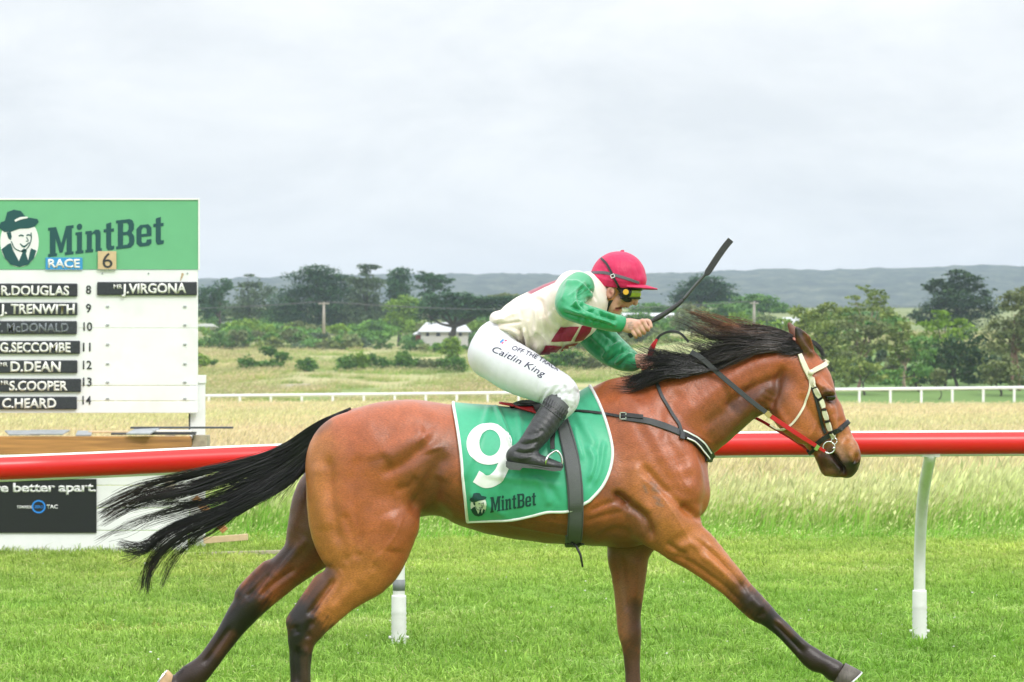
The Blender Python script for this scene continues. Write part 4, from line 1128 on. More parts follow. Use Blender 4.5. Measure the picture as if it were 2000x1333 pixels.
# ------------------------------------------------------------------ running rails
M_railred = mat("rail_red_plastic", (.70, .014, .014), .32, spec=.5, var=.10, vscale=2.5, stretch=(.3, 1, 1), bump=.03, bscale=30, dark=(.50, .05, .04), dscale=5, damt=.4)
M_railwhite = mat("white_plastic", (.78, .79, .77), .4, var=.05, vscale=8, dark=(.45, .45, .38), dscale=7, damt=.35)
M_paintwhite = mat("white_paint", (.86, .87, .87), .5, var=.04, vscale=4, dark=(.52, .53, .50), dscale=3, damt=.22, bump=.06, bscale=30)
M_railgrey = mat("tape_grey", (.22, .24, .25), .5)

rail_pts = [W(-420, 931, Y=19.9), W(0, 914.5, Y=20.3), W(200, 906.5, Y=20.4), W(540, 891.5, Y=20.55), W(1000, 877, Y=20.7), W(1400, 868, Y=20.8), W(1700, 866, Y=20.85), W(2000, 864.5, Y=20.95), W(2450, 862.5, Y=21.0)]
rr = empty("running_rail", (W(1000, 877, Y=20.35)[0], 20.35, 0), "red plastic running rail on curved white posts beside the turf track", "rail")
P = spline(rail_pts, 10)
V, Q = tube_arrays(P, .0635, 40, cap=True); np_mesh("rail_tube", V, Q, M_railred, rr)
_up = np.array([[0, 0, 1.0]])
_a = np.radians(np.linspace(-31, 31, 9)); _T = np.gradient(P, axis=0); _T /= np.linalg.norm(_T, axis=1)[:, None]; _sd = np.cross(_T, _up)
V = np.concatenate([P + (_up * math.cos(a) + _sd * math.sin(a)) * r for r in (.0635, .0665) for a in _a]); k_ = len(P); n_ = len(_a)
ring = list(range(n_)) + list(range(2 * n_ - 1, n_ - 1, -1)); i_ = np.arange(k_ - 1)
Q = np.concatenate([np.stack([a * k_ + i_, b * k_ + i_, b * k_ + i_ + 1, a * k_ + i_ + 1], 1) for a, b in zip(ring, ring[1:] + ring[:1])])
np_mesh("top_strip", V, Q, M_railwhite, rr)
V, Q = tube_arrays(P - np.array([[0, 0, .062]]), .012, 8); np_mesh("bottom_strip", V, Q, M_railwhite, rr)  # thin pale strip along the underside of the rail
def rail_at(u):
    px = px_of(P); i = np.interp(u, px[:, 0], np.arange(len(P))); return np.array([np.interp(i, np.arange(len(P)), P[:, k]) for k in range(3)])
def rail_post(ubase, utop, Yb, band=False):
    b = np.array([(ubase - 1000) / F * Yb, Yb, 0]); t = rail_at(utop)
    pts = [b + [0, 0, .02], b + [0, 0, .30], b * [1, 1, 0] + [(t[0] - b[0]) * .05, (t[1] - b[1]) * .04, .55], b * [1, 1, 0] + [(t[0] - b[0]) * .38, (t[1] - b[1]) * .35, .84], t + [0, 0, -.055]]
    post = tube_obj("post", spline(pts, 7), .0325, M_railwhite, rr, 20)
    sl = []
    for i in range(8): sl += [(.02 + i * .024, .0385), (.032 + i * .024, .043)]
    sl += [(.215, .0400), (.29, .0400), (.30, .0385)]
    sl = [(z, r) for z, r in sl]
    tube_obj("sleeve", np.array([[b[0], b[1], z] for z, r in sl]), np.array([r for z, r in sl]), M_railwhite, post, 24)
    for s in (-1, 1):
        tube_obj("bolt", [[b[0] + s * .036, b[1], .07], [b[0] + s * .055, b[1], .07]], .0085, M_railwhite, post, 8)
    if band: tube_obj("tape", [[b[0], b[1], .325], [b[0], b[1], .385]], .0342, M_railgrey, post, 20)
    box_obj("bracket", tuple(t + np.array([0, .02, -.068])), (.10, .07, .02), M_railwhite, post, None, .004)
rail_post(779, 790, 20.95, True); rail_post(1796, 1818, 21.5); rail_post(-240, -236, 20.4); rail_post(2780, 2800, 22)

def far_rail(name, label, u0, u1, v0, v1, Y, step, ph):
    t = empty(name, (W((u0 + u1) / 2, 0, Y=Y)[0], Y, 0), label, "rail")
    A = np.array(W(u0, v0, Y=Y)); B = np.array(W(u1, v1, Y=Y))
    V, Q = tube_arrays([A, A * .5 + B * .5, B], .14, 10); V = A + (V - A) * 1.0
    np_mesh("top_rail", V, Q, M_paintwhite, t)
    me = None; u = u0 + ph
    while u < u1:
        f = (u - u0) / (u1 - u0); p = A * (1 - f) + B * f
        if me is None:
            bm = bmesh.new(); add_box(bm, (0, 0, -.62), (.20, .2, 1.20), None, .02); o = bm_obj("post", bm, M_paintwhite, t); me = o.data
        else:
            o = bpy.data.objects.new("post", me); COL.objects.link(o); adopt(o, t)
        o.location = Vector(o.location) + Vector(p)
        u += step
far_rail("far_rail", "thin white running rail across the far side of the dry infield", -100, 2200, 779, 755.5, 327, 60.5, 24)
# ------------------------------------------------------------------ things laid on a surface
CAMP = Vector((0, 0, CAM_Z))
def ray(u, v):
    return (WV(u, v, 0) - CAMP).normalized()
def hit_px(u, v, bvs, off=0.0):
    best = None
    for b in (bvs if isinstance(bvs, (list, tuple)) else [bvs]):
        h = b.ray_cast(CAMP, ray(u, v), 40)
        if h[0] is not None and (best is None or h[3] < best[2]): best = (h[0], h[1], h[3])
    if best is None: return None
    n = best[1]
    if n.dot(ray(u, v)) > 0: n = -n
    return best[0] + n * off, n

def strap_mesh(P, Nn, w, th):
    """flat band: centre points P, outward normals Nn, widths w (m, scalar or list), thickness"""
    P = [Vector(p) for p in P]; k = len(P)
    w = [w] * k if np.isscalar(w) else list(w)
    V = []; Q = []
    for i in range(k):
        T = (P[min(i + 1, k - 1)] - P[max(i - 1, 0)]).normalized()
        n = (Nn[i] - T * Nn[i].dot(T)).normalized(); b = T.cross(n)
        e = w[i] / 2
        for (x, y) in ((-e, 0), (-e * .86, th), (e * .86, th), (e, 0)):
            V.append(P[i] + b * x + n * y)
    for i in range(k - 1):
        for j in range(4):
            Q.append((i * 4 + j, i * 4 + (j + 1) % 4, (i + 1) * 4 + (j + 1) % 4, (i + 1) * 4 + j))
    Q.append((3, 2, 1, 0)); b = (k - 1) * 4; Q.append((b, b + 1, b + 2, b + 3))
    return np.array([tuple(v) for v in V]), np.array(Q)

def strap_px(name, path, wpx, m, parent, bvs=None, off=.002, th=.004, sub=8, dys=None, nsm=3):
    """a strap drawn on the photograph, laid on what it touches (or strung at the given depths dys where it is in the air)"""
    A = spline(np.asarray(path, float), sub)
    P, NN = [], []
    if dys is not None: DY = spline(np.asarray(dys, float)[:, None].repeat(2, 1), sub)[:, 0]
    for i, (u, v) in enumerate(A):
        h = hit_px(u, v, bvs, off) if bvs is not None else None
        if dys is not None and (h is None or DY[i] < h[0].y - Y0):
            h = (WV(u, v, DY[i]), Vector((0, -1, 0)))
        P.append(h[0] if h else None); NN.append(h[1] if h else None)
    ok = [i for i in range(len(P)) if P[i] is not None]
    for i in range(len(P)):
        if P[i] is None:
            j = min(ok, key=lambda q: abs(q - i))
            P[i] = WV(A[i][0], A[i][1], P[j].y - Y0); NN[i] = NN[j]
    for _ in range(nsm):
        NN = [(NN[max(i - 1, 0)] + NN[i] * 2 + NN[min(i + 1, len(NN) - 1)]).normalized() for i in range(len(NN))]
        P = [P[i] if i in (0, len(P) - 1) else (P[i - 1] + P[i] * 2 + P[i + 1]) / 4 for i in range(len(P))]
    w = wpx * HS if np.isscalar(wpx) else np.interp(np.linspace(0, 1, len(P)), np.linspace(0, 1, len(wpx)), wpx) * HS
    V, Q = strap_mesh(P, NN, w, th)
    return np_mesh(name, V, Q, m, parent, smooth=False)

def loop_points(c, e1, a0, a1, n, bv, off, reach=.9):
    """points round the body in the plane of e1 and the depth axis, cast from outside"""
    out = []
    for a in np.linspace(math.radians(a0), math.radians(a1), n):
        d = e1 * math.cos(a) + Vector((0, -1, 0)) * math.sin(a)
        h = bv.ray_cast(c + d * reach, -d, reach)
        if h[0] is None: h = (c + d * .05, d)
        out.append((h[0] + d * off, d))
    return out

def curve_polys(loops):
    """filled flat shape from closed loops (holes allowed), as a bmesh in the xy plane"""
    cu = bpy.data.curves.new("tmp", 'CURVE'); cu.dimensions = '2D'; cu.fill_mode = 'BOTH'
    for lp in loops:
        s = cu.splines.new('POLY'); s.points.add(len(lp) - 1)
        for p, q in zip(s.points, lp): p.co = (q[0], -q[1], 0, 1)
        s.use_cyclic_u = True
    o = bpy.data.objects.new("tmp", cu)
    me = o.to_mesh(); bm = bmesh.new(); bm.from_mesh(me); o.to_mesh_clear()
    bpy.data.objects.remove(o); bpy.data.curves.remove(cu)
    bmesh.ops.remove_doubles(bm, verts=bm.verts, dist=1e-5)
    return bm

def text_bm(body, bold=0.0, shear=0.0, spacing=1.0):
    cu = bpy.data.curves.new("tmp", 'FONT'); cu.body = body; cu.size = 1; cu.offset = bold; cu.shear = shear
    cu.space_character = spacing; cu.fill_mode = 'FRONT'; cu.resolution_u = 4
    o = bpy.data.objects.new("tmp", cu)
    me = o.to_mesh(); bm = bmesh.new(); bm.from_mesh(me); o.to_mesh_clear()
    bpy.data.objects.remove(o); bpy.data.curves.remove(cu)
    bmesh.ops.remove_doubles(bm, verts=bm.verts, dist=1e-6)
    return bm

def bm_bounds(bm):
    xs = [v.co.x for v in bm.verts]; ys = [v.co.y for v in bm.verts]
    return min(xs), min(ys), max(xs), max(ys)

def grid_cut(bm, step):
    x0, y0, x1, y1 = bm_bounds(bm)
    for ax, lo, hi in ((0, x0, x1), (1, y0, y1)):
        n = Vector((1, 0, 0)) if ax == 0 else Vector((0, 1, 0))
        q = lo + step
        while q < hi:
            bmesh.ops.bisect_plane(bm, geom=bm.verts[:] + bm.edges[:] + bm.faces[:], plane_co=n * q, plane_no=n, dist=1e-5)
            q += step

def decal(name, bm, bvs, m, parent, off=.0015, step=7.0, th=0.0):
    """flat print: bm is in photograph pixels (x, -y); laid on the surface it is printed on"""
    grid_cut(bm, step)
    bad = []
    for v in bm.verts:
        h = hit_px(v.co.x, -v.co.y, bvs, off)
        if h is None: bad.append(v)
        else: v.co = h[0]
    if bad: bmesh.ops.delete(bm, geom=bad, context='VERTS')
    if th > 0:
        r = bmesh.ops.extrude_face_region(bm, geom=bm.faces[:])
        for e in r['geom']:
            if isinstance(e, bmesh.types.BMVert): e.co.y -= th
    return bm_obj(name, bm, m, parent)

def place_text(body, p0, p1, height, bold=0.0, shear=0.0, spacing=1.0, curve=None):
    """text fitted between two baseline pixels p0,p1 with a cap height in pixels; returns a bmesh in (x,-y) pixels"""
    bm = text_bm(body, bold, shear, spacing)
    x0, y0, x1, y1 = bm_bounds(bm)
    d = np.array(p1, float) - np.array(p0, float); L = np.linalg.norm(d); d /= L
    n = np.array([d[1], -d[0]])
    cap = .69
    for v in bm.verts:
        t = (v.co.x - x0) / (x1 - x0); h = v.co.y / cap
        q = np.array(p0) + d * L * t + n * h * height
        if curve: q = q + n * curve(t)
        v.co = (q[0], -q[1], 0)
    return bm

def ell(cx, cy_, rx, ry, n=40, a0=0, a1=360):
    e = a1 - a0 >= 360
    A = np.radians(np.linspace(a0, a1, n, endpoint=not e))
    return [(cx + rx * math.cos(a), cy_ + ry * math.sin(a)) for a in A]

def band(path, w, sub=8):
    """closed outline of a stroke with varying width"""
    A = spline(np.asarray(path, float), sub); T = np.gradient(A, axis=0); T /= np.linalg.norm(T, axis=1)[:, None]
    Nn = np.stack([-T[:, 1], T[:, 0]], 1)
    w = np.interp(np.linspace(0, 1, len(A)), np.linspace(0, 1, len(w)), w)[:, None] / 2 if not np.isscalar(w) else w / 2
    return [tuple(p) for p in A + Nn * w] + [tuple(p) for p in (A - Nn * w)[::-1]]

# slab letters of the bookmaker's name, unit cap height (x right, y up)
def R_(x0, y0, x1, y1): return [(x0, y0), (x1, y0), (x1, y1), (x0, y1)]
GLYPH = {
    'M': (1.02, [[(0, 0), (.36, 0), (.36, .1), (.3, .1), (.3, .62), (.46, .1), (.58, .1), (.74, .62), (.74, .1), (.67, .1), (.67, 0), (1.02, 0), (1.02, .1), (.95, .1), (.95, .9), (1.02, .9), (1.02, 1), (.72, 1), (.53, .42), (.32, 1), (0, 1), (0, .9), (.07, .9), (.07, .1), (0, .1)]]),
    'i': (.32, [[(0, 0), (.32, 0), (.32, .1), (.26, .1), (.26, .74), (0, .74), (0, .64), (.06, .64), (.06, .1), (0, .1)], [(.16 + .11 * math.cos(a), .92 + .11 * math.sin(a)) for a in np.linspace(0, 6.28, 14)[:-1]]]),
    'n': (.66, [[(0, 0), (.31, 0), (.31, .1), (.26, .1), (.26, .58), (.34, .64), (.41, .58), (.41, 0), (.66, 0), (.66, .1), (.61, .1), (.61, .66), (.54, .75), (.4, .76), (.26, .66), (.26, .74), (0, .74), (0, .64), (.06, .64), (.06, .1), (0, .1)]]),
    't': (.42, [[(.1, .1), (.17, 0), (.36, 0), (.42, .03), (.42, .14), (.33, .13), (.3, .17), (.3, .63), (.41, .63), (.41, .74), (.3, .74), (.3, .96), (.1, .92), (.1, .74), (0, .74), (0, .63), (.1, .63)]]),
    'B': (.74, [[(0, 0), (.58, 0), (.7, .09), (.74, .22), (.72, .4), (.62, .52), (.71, .62), (.72, .8), (.66, .94), (.55, 1), (0, 1), (0, .9), (.07, .9), (.07, .1), (0, .1)], [(.28, .57), (.28, .88), (.44, .88), (.5, .8), (.5, .64), (.43, .57)], [(.28, .12), (.28, .46), (.45, .46), (.52, .38), (.52, .2), (.45, .12)]]),
    'e': (.6, [[(.14, 0), (.5, 0), (.6, .08), (.6, .22), (.42, .22), (.38, .12), (.24, .12), (.2, .2), (.2, .33), (.6, .33), (.6, .62), (.48, .75), (.14, .75), (0, .62), (0, .12)], [(.2, .43), (.2, .58), (.26, .65), (.35, .65), (.41, .58), (.41, .43)]]),
}
def wordmark(p0, p1, h0, h1, lift=0.0):
    """MintBet set between two baseline pixels; heights grow/shrink along the word"""
    xs = 0; loops = []
    for ch in "MintBet":
        wd, ls = GLYPH[ch]
        loops += [[(x + xs, y) for x, y in l] for l in ls]
        xs += wd + .075
    tot = xs - .075
    out = []
    for l in loops:
        q = []
        for x, y in l:
            t = x / tot; h = h0 + (h1 - h0) * t
            q.append((p0[0] + (p1[0] - p0[0]) * t, p0[1] + (p1[1] - p0[1]) * t - y * h - lift * math.sin(math.pi * t)))
        out.append(q)
    return out

def man_emblem(cx, cy_, s):
    """oval badge of a man in a brimmed hat: lists of loops (white shapes, dark shapes) in px, s = half height"""
    T = lambda pts: [(cx + x * s, cy_ + y * s) for x, y in pts]
    white = [T([(.66 * math.cos(a), .12 + .86 * math.sin(a)) for a in np.linspace(0, 2 * math.pi, 44)[:-1]])]
    hat = [T([(-.72, -.38), (-.64, -.55), (-.5, -.6), (-.42, -.9), (-.2, -.98), (.05, -.94), (.22, -.72), (.4, -.7), (.62, -.66), (.66, -.56), (.52, -.4), (.3, -.34), (0, -.33), (-.3, -.22), (-.52, -.22)])]
    suit = [T([(-.62, .38), (-.4, .2), (-.3, .16), (-.22, .4), (-.02, .78), (.1, .5), (.06, .42), (.16, .34), (.26, .42), (.22, .52), (.3, .76), (.36, .46), (.4, .34), (.58, .42), (.5, .68), (.3, .9), (0, .98), (-.3, .9), (-.5, .68)])]
    hair = [T([(-.44, -.2), (-.3, -.22), (-.26, -.06), (-.3, .06), (-.38, .0)])]
    face = [T(band([(-.02, -.08), (.06, -.11), (.14, -.08)], .05)), T(band([(.24, -.1), (.31, -.12), (.38, -.1)], .05)), T(band([(.02, .18), (.16, .28), (.34, .14)], [.03, .07, .03])), T(band([(-.28, .1), (-.16, .34), (.1, .44), (.3, .3), (.4, .05), (.4, -.2)], .035)), T(band([(.24, -.04), (.3, .08), (.22, .1)], .03))]
    return white, hat, suit, hair + face

# ------------------------------------------------------------------ saddlecloth
M_silkgreen = mat("cloth_mint_green", (.050, .41, .23), .42, spec=.45, sheen=.3, var=.05, vscale=60, bump=.05, bscale=900)
M_whitecloth = mat("cloth_white", (.82, .82, .82), .6, var=.05, vscale=40)
M_print = mat("print_dark_green", (.008, .055, .055), .6)
M_black = mat("leather_black", (.018, .018, .019), .42, var=.2, vscale=60, bump=.1, bscale=300)
M_web = mat("webbing_grey", (.10, .105, .11), .6, var=.25, vscale=350, stretch=(1, 1, 3), bump=.2, bscale=700)
M_webdark = mat("webbing_dark", (.045, .047, .052), .6, var=.25, vscale=300)
M_steel = mat("steel_bright", (.75, .75, .75), .22, metal=1)
M_red = mat("rubber_red", (.55, .012, .02), .4, spec=.5)
M_whiteleather = mat("leather_cream", (.72, .68, .52), .4, var=.1, vscale=60)
M_brass = mat("brass", (.65, .48, .2), .3, metal=.9)

def back_v(u):
    return np.interp(u, [640, 690, 740, 800, 850, 900, 960, 1040, 1100, 1150, 1190, 1240], [828, 801, 786, 781, 786, 793, 798, 803, 790, 760, 742, 742])

def coons(top, bot, left, right, ns, nt):
    """grid of px points from four border curves"""
    rs = lambda c, n: (lambda A, L: np.stack([np.interp(np.linspace(0, L[-1], n), L, A[:, i]) for i in (0, 1)], 1))(*(lambda A: (A, np.concatenate([[0], np.cumsum(np.linalg.norm(np.diff(A, axis=0), axis=1))])))(spline(np.asarray(c, float), 8)))
    T, B, Lf, Rt = rs(top, ns), rs(bot, ns), rs(left, nt), rs(right, nt)
    s = np.linspace(0, 1, ns)[None, :, None]; t = np.linspace(0, 1, nt)[:, None, None]
    return (1 - t) * T[None] + t * B[None] + (1 - s) * Lf[:, None] + s * Rt[:, None] - ((1 - s) * (1 - t) * T[0] + s * (1 - t) * T[-1] + (1 - s) * t * B[0] + s * t * B[-1])

def drape(name, top, bot, left, right, m, parent, off, ns=60, nt=46, th=.003, folds=None, relaxn=6, far=True, lift=0.0):
    """cloth over the back: near half from its outline on the photograph, far half mirrored"""
    Gd = coons(top, bot, left, right, ns, nt)
    rows = []
    def cast(u, v, side):
        k = 1.0
        x = W(u, v, -.2 if side < 0 else -.2)
        o = Vector((x[0], Y0 + side * 1.0, x[2])); h = HB.ray_cast(o, Vector((0, -side, 0)), 1.0)
        return h[0]
    for side in (-1, 1):
        R = []
        for i in range(nt):
            row = []
            for j in range(ns):
                u, v = Gd[i, j]
                p = cast(u, v, side)
                if p is None: p = Vector((W(u, v, -.2)[0], Y0, W(u, back_v(u), 0)[2]))
                row.append(p)
            R.append(row)
        rows.append(R)
    near, farr = rows
    topn = 7
    mid = []
    for q in range(1, topn):
        w = q / topn
        row = []
        for j in range(ns):
            a, b = near[0][j], farr[0][j]
            p = a.lerp(b, w); h = HB.ray_cast(Vector((p.x, p.y, 3)), Vector((0, 0, -1)), 4)
            z = h[0].z if h[0] is not None and h[0].z > p.z - .02 else p.z
            row.append(Vector((p.x, p.y, z)))
        mid.append(row)
    allr = near[::-1] + mid + farr
    P = np.array([[tuple(p) for p in r] for r in allr])
    nr = len(P)
    Q = np.array([(i * ns + j, i * ns + j + 1, (i + 1) * ns + j + 1, (i + 1) * ns + j) for i in range(nr - 1) for j in range(ns - 1)])
    # lift outward, away from the spine line
    ctr = np.stack([P[..., 0], np.full(P.shape[:2], Y0), np.full(P.shape[:2], W(0, 920)[2])], 2)
    d = P - ctr; d[..., 0] = 0; d /= np.linalg.norm(d, axis=2)[..., None]
    P = P + d * off
    for _ in range(relaxn):
        S = P.copy(); S[1:-1, 1:-1] = (P[:-2, 1:-1] + P[2:, 1:-1] + P[1:-1, :-2] + P[1:-1, 2:]) / 4
        S[1:-1, 0] = (P[:-2, 0] + P[2:, 0]) / 2; S[1:-1, -1] = (P[:-2, -1] + P[2:, -1]) / 2
        P = P * .5 + S * .5
    V = P.reshape(-1, 3)
    if folds:
        N = vnormals(V, Q)
        if np.mean(N[V[:, 1] < Y0 - .1, 1]) > 0: N = -N
        V = strokes(V, N, folds, 0.0)
    return V, Q, ns, nr

cloth = empty("saddlecloth", WV(1040, 800), "mint green saddlecloth with white number 9 and white edging under the rider", "saddlecloth")
cl_folds = [([(965, 790), (985, 835), (1003, 880)], 5, .009), ([(975, 790), (993, 830), (1008, 870)], 5, -.008), ([(930, 870), (945, 830), (958, 790)], 6, .005), ([(905, 940), (935, 860)], 7, .004),
            ([(1145, 870), (1160, 900), (1150, 940)], 6, .006), ([(1172, 885), (1160, 930), (1148, 955)], 6, -.006), ([(1180, 860), (1172, 910), (1160, 950)], 5, .005), ([(1040, 930), (1060, 950), (1075, 990)], 8, .005), ([(1060, 930), (1080, 960), (1095, 985)], 6, -.006),
            ([(940, 925), (1000, 935), (1060, 940), (1100, 955)], 7, .004), ([(915, 960), (950, 985), (990, 1008)], 8, .004), ([(1010, 800), (1016, 850), (1008, 900)], 7, .006), ([(1122, 800), (1150, 850), (1165, 880)], 9, .004), ([(1128, 780), (1150, 800), (1170, 810)], 5, -.004),
            ([(900, 850), (915, 900), (930, 1000)], 12, .003), ([(1120, 830), (1130, 870), (1140, 900)], 4, .004)]
cl_top = [(884, 794), (940, 797), (1040, 804), (1100, 791), (1154, 760)]
cl_bot = [(913, 1016), (960, 1014), (1000, 1012), (1040, 1004), (1070, 997), (1110, 995), (1150, 976)]
cl_left = [(884, 794), (893, 838), (901, 890), (906, 945), (913, 1016)]
cl_right = [(1154, 760), (1167, 785), (1181, 820), (1193, 862), (1196, 890), (1190, 920), (1175, 950), (1150, 976)]
cl_folds = [(a, b * .9, c * (2.1 if c > 0 else .8)) for a, b, c in cl_folds] + [([(905 + i * 22, 1008 - i * 2), (912 + i * 21, 965 - i * 8), (926 + i * 18, 925 - i * 9)], 5, .004 * (1 if i % 2 else -.5)) for i in range(6)]
cV, cQ, cns, cnr = drape("sheet", cl_top, cl_bot, cl_left, cl_right, M_silkgreen, cloth, .012, 84, 60, folds=cl_folds)
sheet = np_mesh("sheet", cV, cQ, M_silkgreen, cloth)
_so = sheet.modifiers.new("Solidify", 'SOLIDIFY'); _so.thickness = .003; _so.offset = 0
CB = BVHTree.FromPolygons([tuple(v) for v in cV], [tuple(q) for q in cQ])
# white binding along the whole edge
_g = np.arange(cnr * cns).reshape(cnr, cns)
_edge = np.concatenate([_g[0, :], _g[1:, -1], _g[-1, -2::-1], _g[-2:0:-1, 0]])
_eP = cV[_edge]
_eP = np.concatenate([_eP, _eP[:1]])
V, Q = tube_arrays(_eP, .0070, 6, cap=False)
binding = np_mesh("binding", V, Q, M_whitecloth, cloth)
# the 9
nine = [ell(955, 868, 44, 40.5, 56), ell(956.5, 866, 21, 25.5, 44)]
decal("numeral", curve_polys(nine), CB, M_whitecloth, cloth, .0038, 3)
decal("numeral", curve_polys([band([(988, 860), (990, 885), (984, 910), (970, 934), (949, 941), (930, 931)], [20, 22, 23, 24, 25, 25])]), CB, M_whitecloth, cloth, .0042, 3)
decal("wordmark", curve_polys(wordmark((958, 1001), (1047, 987), 30, 26)), CB, M_print, cloth, .0038, 4)
_w, _h, _s, _f = man_emblem(935, 985, 23)
decal("emblem", curve_polys(_w), CB, M_whitecloth, cloth, .0036, 3)
for _l in (_h, _s, _f): decal("emblem", curve_polys(_l), CB, M_print, cloth, .0052, 3)

# ------------------------------------------------------------------ saddle: red-edged pad, black seat and flap
saddle = empty("race_saddle", WV(1050, 790), "small black racing saddle on a red edged pad beneath the rider", "saddle")
sV, sQ, *_ = drape("pad", [(974, 800), (1040, 806), (1108, 788)], [(990, 803), (1045, 818), (1088, 830)], [(974, 800), (980, 802), (990, 803)], [(1108, 788), (1112, 800), (1088, 830)], M_red, saddle, .027, 36, 14)
_o = np_mesh("pad", sV, sQ, M_red, saddle); _m = _o.modifiers.new("Solidify", 'SOLIDIFY'); _m.thickness = .008; _m.offset = 0
sV, sQ, *_ = drape("flap", [(1036, 800), (1060, 800), (1098, 786)], [(1050, 824), (1064, 842), (1086, 834)], [(1036, 800), (1042, 812), (1050, 824)], [(1098, 786), (1100, 808), (1086, 834)], M_black, saddle, .037, 30, 14)
_o = np_mesh("flap", sV, sQ, M_black, saddle); _m = _o.modifiers.new("Solidify", 'SOLIDIFY'); _m.thickness = .006; _m.offset = 0
G = Field(W(960, 830, -.15), W(1125, 745, .15), .006)
G.chain([W(1000, 794), W(1020, 791), W(1045, 791), W(1085, 780), W(1105, 768)], [.012, .02, .022, .024, .018], [.05, .085, .07, .05, .03], .02)
V, Q = G.mesh(2); np_mesh("seat", V, Q, M_black, saddle)
strap_px("stirrup_leather", [(1086, 828), (1082, 850), (1079, 868), (1080, 884)], 9, M_black, saddle, [CB, HB], .03, .004)
# iron: a loop round the ball of the foot
ip = [(1079, 884), (1072, 889), (1067, 898), (1066, 908), (1070, 916), (1085, 919), (1095, 914), (1098, 902), (1095, 889), (1087, 881), (1079, 884)]
_pts = []
for i, (u, v) in enumerate(spline(ip, 6)):
    _pts.append(W(u, v, -.335 - .045 * math.sin(math.pi * np.clip((v - 880) / 38, 0, 1)) if u < 1082 else -.335 + .0 * v))
tube_obj("stirrup_iron", np.array(_pts), .0048, M_steel, saddle, 8)

# ------------------------------------------------------------------ girth
girth = empty("girth", WV(1115, 940), "wide grey webbing girth strapped down over the green saddlecloth", "girth")
strap_px("webbing", [(1098, 822), (1108, 860), (1117, 905), (1123, 960), (1124, 1010), (1122, 1052)], [24, 29, 31, 31, 30, 30], M_web, girth, [CB, HB], .009, .006, 12)
for _d in (-12.5, 12.5):
    strap_px("stitching", [(1098 + _d * .8, 824), (1108 + _d, 862), (1117 + _d, 905), (1123 + _d, 960), (1124 + _d, 1010), (1122 + _d, 1048)], 1.6, M_webdark, girth, [CB, HB], .0155, .0008, 12)
_c = WV(1118, 930); _e1 = (WV(1121, 1000) - WV(1121, 900)).normalized()
_lp = loop_points(_c, _e1, 38, -130, 40, HB, .006)
V, Q = strap_mesh([p for p, d in _lp], [d for p, d in _lp], 30 * HS, .006)
np_mesh("belly_band", V, Q, M_web, girth, smooth=False)
strap_px("buckle", [(1106, 1056), (1122, 1060), (1138, 1056)], 9, M_black, girth, HB, .012, .006, 4)
tube_obj("strap_end", [W(1116, 1060, -.14), W(1126, 1068, -.16), W(1134, 1085, -.165), W(1138, 1108, -.165)], [.006, .0055, .005, .004], M_black, girth, 6)

# ------------------------------------------------------------------ breastplate
bplate = empty("breastplate", WV(1300, 840), "black breastplate strap with white edged padding across the chest of the bay", "breastplate")
strap_px("strap", [(1112, 804), (1150, 806), (1185, 810), (1222, 816)], 6, M_black, bplate, [CB, HB], .004, .004)
strap_px("strap", [(1216, 816), (1260, 822), (1300, 834), (1335, 850), (1350, 858)], [13, 14, 15, 15, 15], M_webdark, bplate, HB, .003, .005)
strap_px("buckle_flap", [(1214, 812), (1235, 813), (1256, 816)], 9, M_black, bplate, HB, .009, .004)
strap_px("padding", [(1333, 850), (1352, 859), (1370, 872), (1384, 890), (1388, 897)], [17, 19, 20, 20, 18], M_black, bplate, HB, .004, .012)
for _d in (-8.5, 8.5):
    strap_px("edging", [(1335 + _d * .4, 851 + _d), (1353 + _d * .3, 860 + _d), (1370 + _d * .2 - (4 if _d > 0 else -4), 872 + _d), (1383 - (3 if _d > 0 else -2), 889 + _d * .8)], 3.2, M_whitecloth, bplate, HB, .0145, .003)
strap_px("loop", [(1331, 842), (1330, 860)], 11, M_webdark, bplate, HB, .011, .004, 4)
bm = bmesh.new(); _h = hit_px(1218, 814, HB, .012)[0]
for (dx, dz, sx, sz) in ((-.012, 0, .004, .028), (.012, 0, .004, .028), (0, .013, .026, .004), (0, -.013, .026, .004)): add_box(bm, (_h.x + dx, _h.y, _h.z + dz), (sx, .005, sz))
bm_obj("buckle", bm, M_steel, bplate)
strap_px("neck_strap", [(1268, 737), (1283, 750), (1293, 776), (1312, 808), (1326, 830), (1330, 845)], 7, M_webdark, bplate, HB, .004, .004)
_c = WV(1340, 870); _e1 = (WV(1392, 900) - _c).normalized()
_lp = loop_points(WV(1330, 880), Vector((1, 0, -.25)).normalized(), 40, -60, 30, HB, .006)
V, Q = strap_mesh([p for p, d in _lp], [d for p, d in _lp], 18 * HS, .008)
np_mesh("chest_band", V, Q, M_black, bplate, smooth=False)

# ------------------------------------------------------------------ bridle and reins
bridle = empty("bridle", WV(1590, 760), "white and black racing bridle with a taped cheekpiece on the bay's head", "bridle")
strap_px("crownpiece", [(1561, 693), (1567, 707), (1574, 722), (1582, 738)], [9, 11, 12, 11], M_whiteleather, bridle, HB, .004, .006)
strap_px("browband", [(1583, 728), (1594, 722), (1606, 716), (1613, 710), (1616, 704)], [9, 10, 10, 10, 9], M_whiteleather, bridle, HB, .006, .009)
_lp = loop_points(WV(1562, 731), (WV(1616, 704) - WV(1562, 731)).normalized(), 6, -90, 20, HB, .006, .22)
V, Q = strap_mesh([p for p, d in _lp], [d for p, d in _lp], 9 * HS, .009); np_mesh("browband", V, Q, M_whiteleather, bridle)
bm = bmesh.new(); _h = hit_px(1582, 729, HB, .012)[0]
bmesh.ops.create_uvsphere(bm, u_segments=14, v_segments=10, radius=.0125); bmesh.ops.translate(bm, vec=_h, verts=bm.verts)
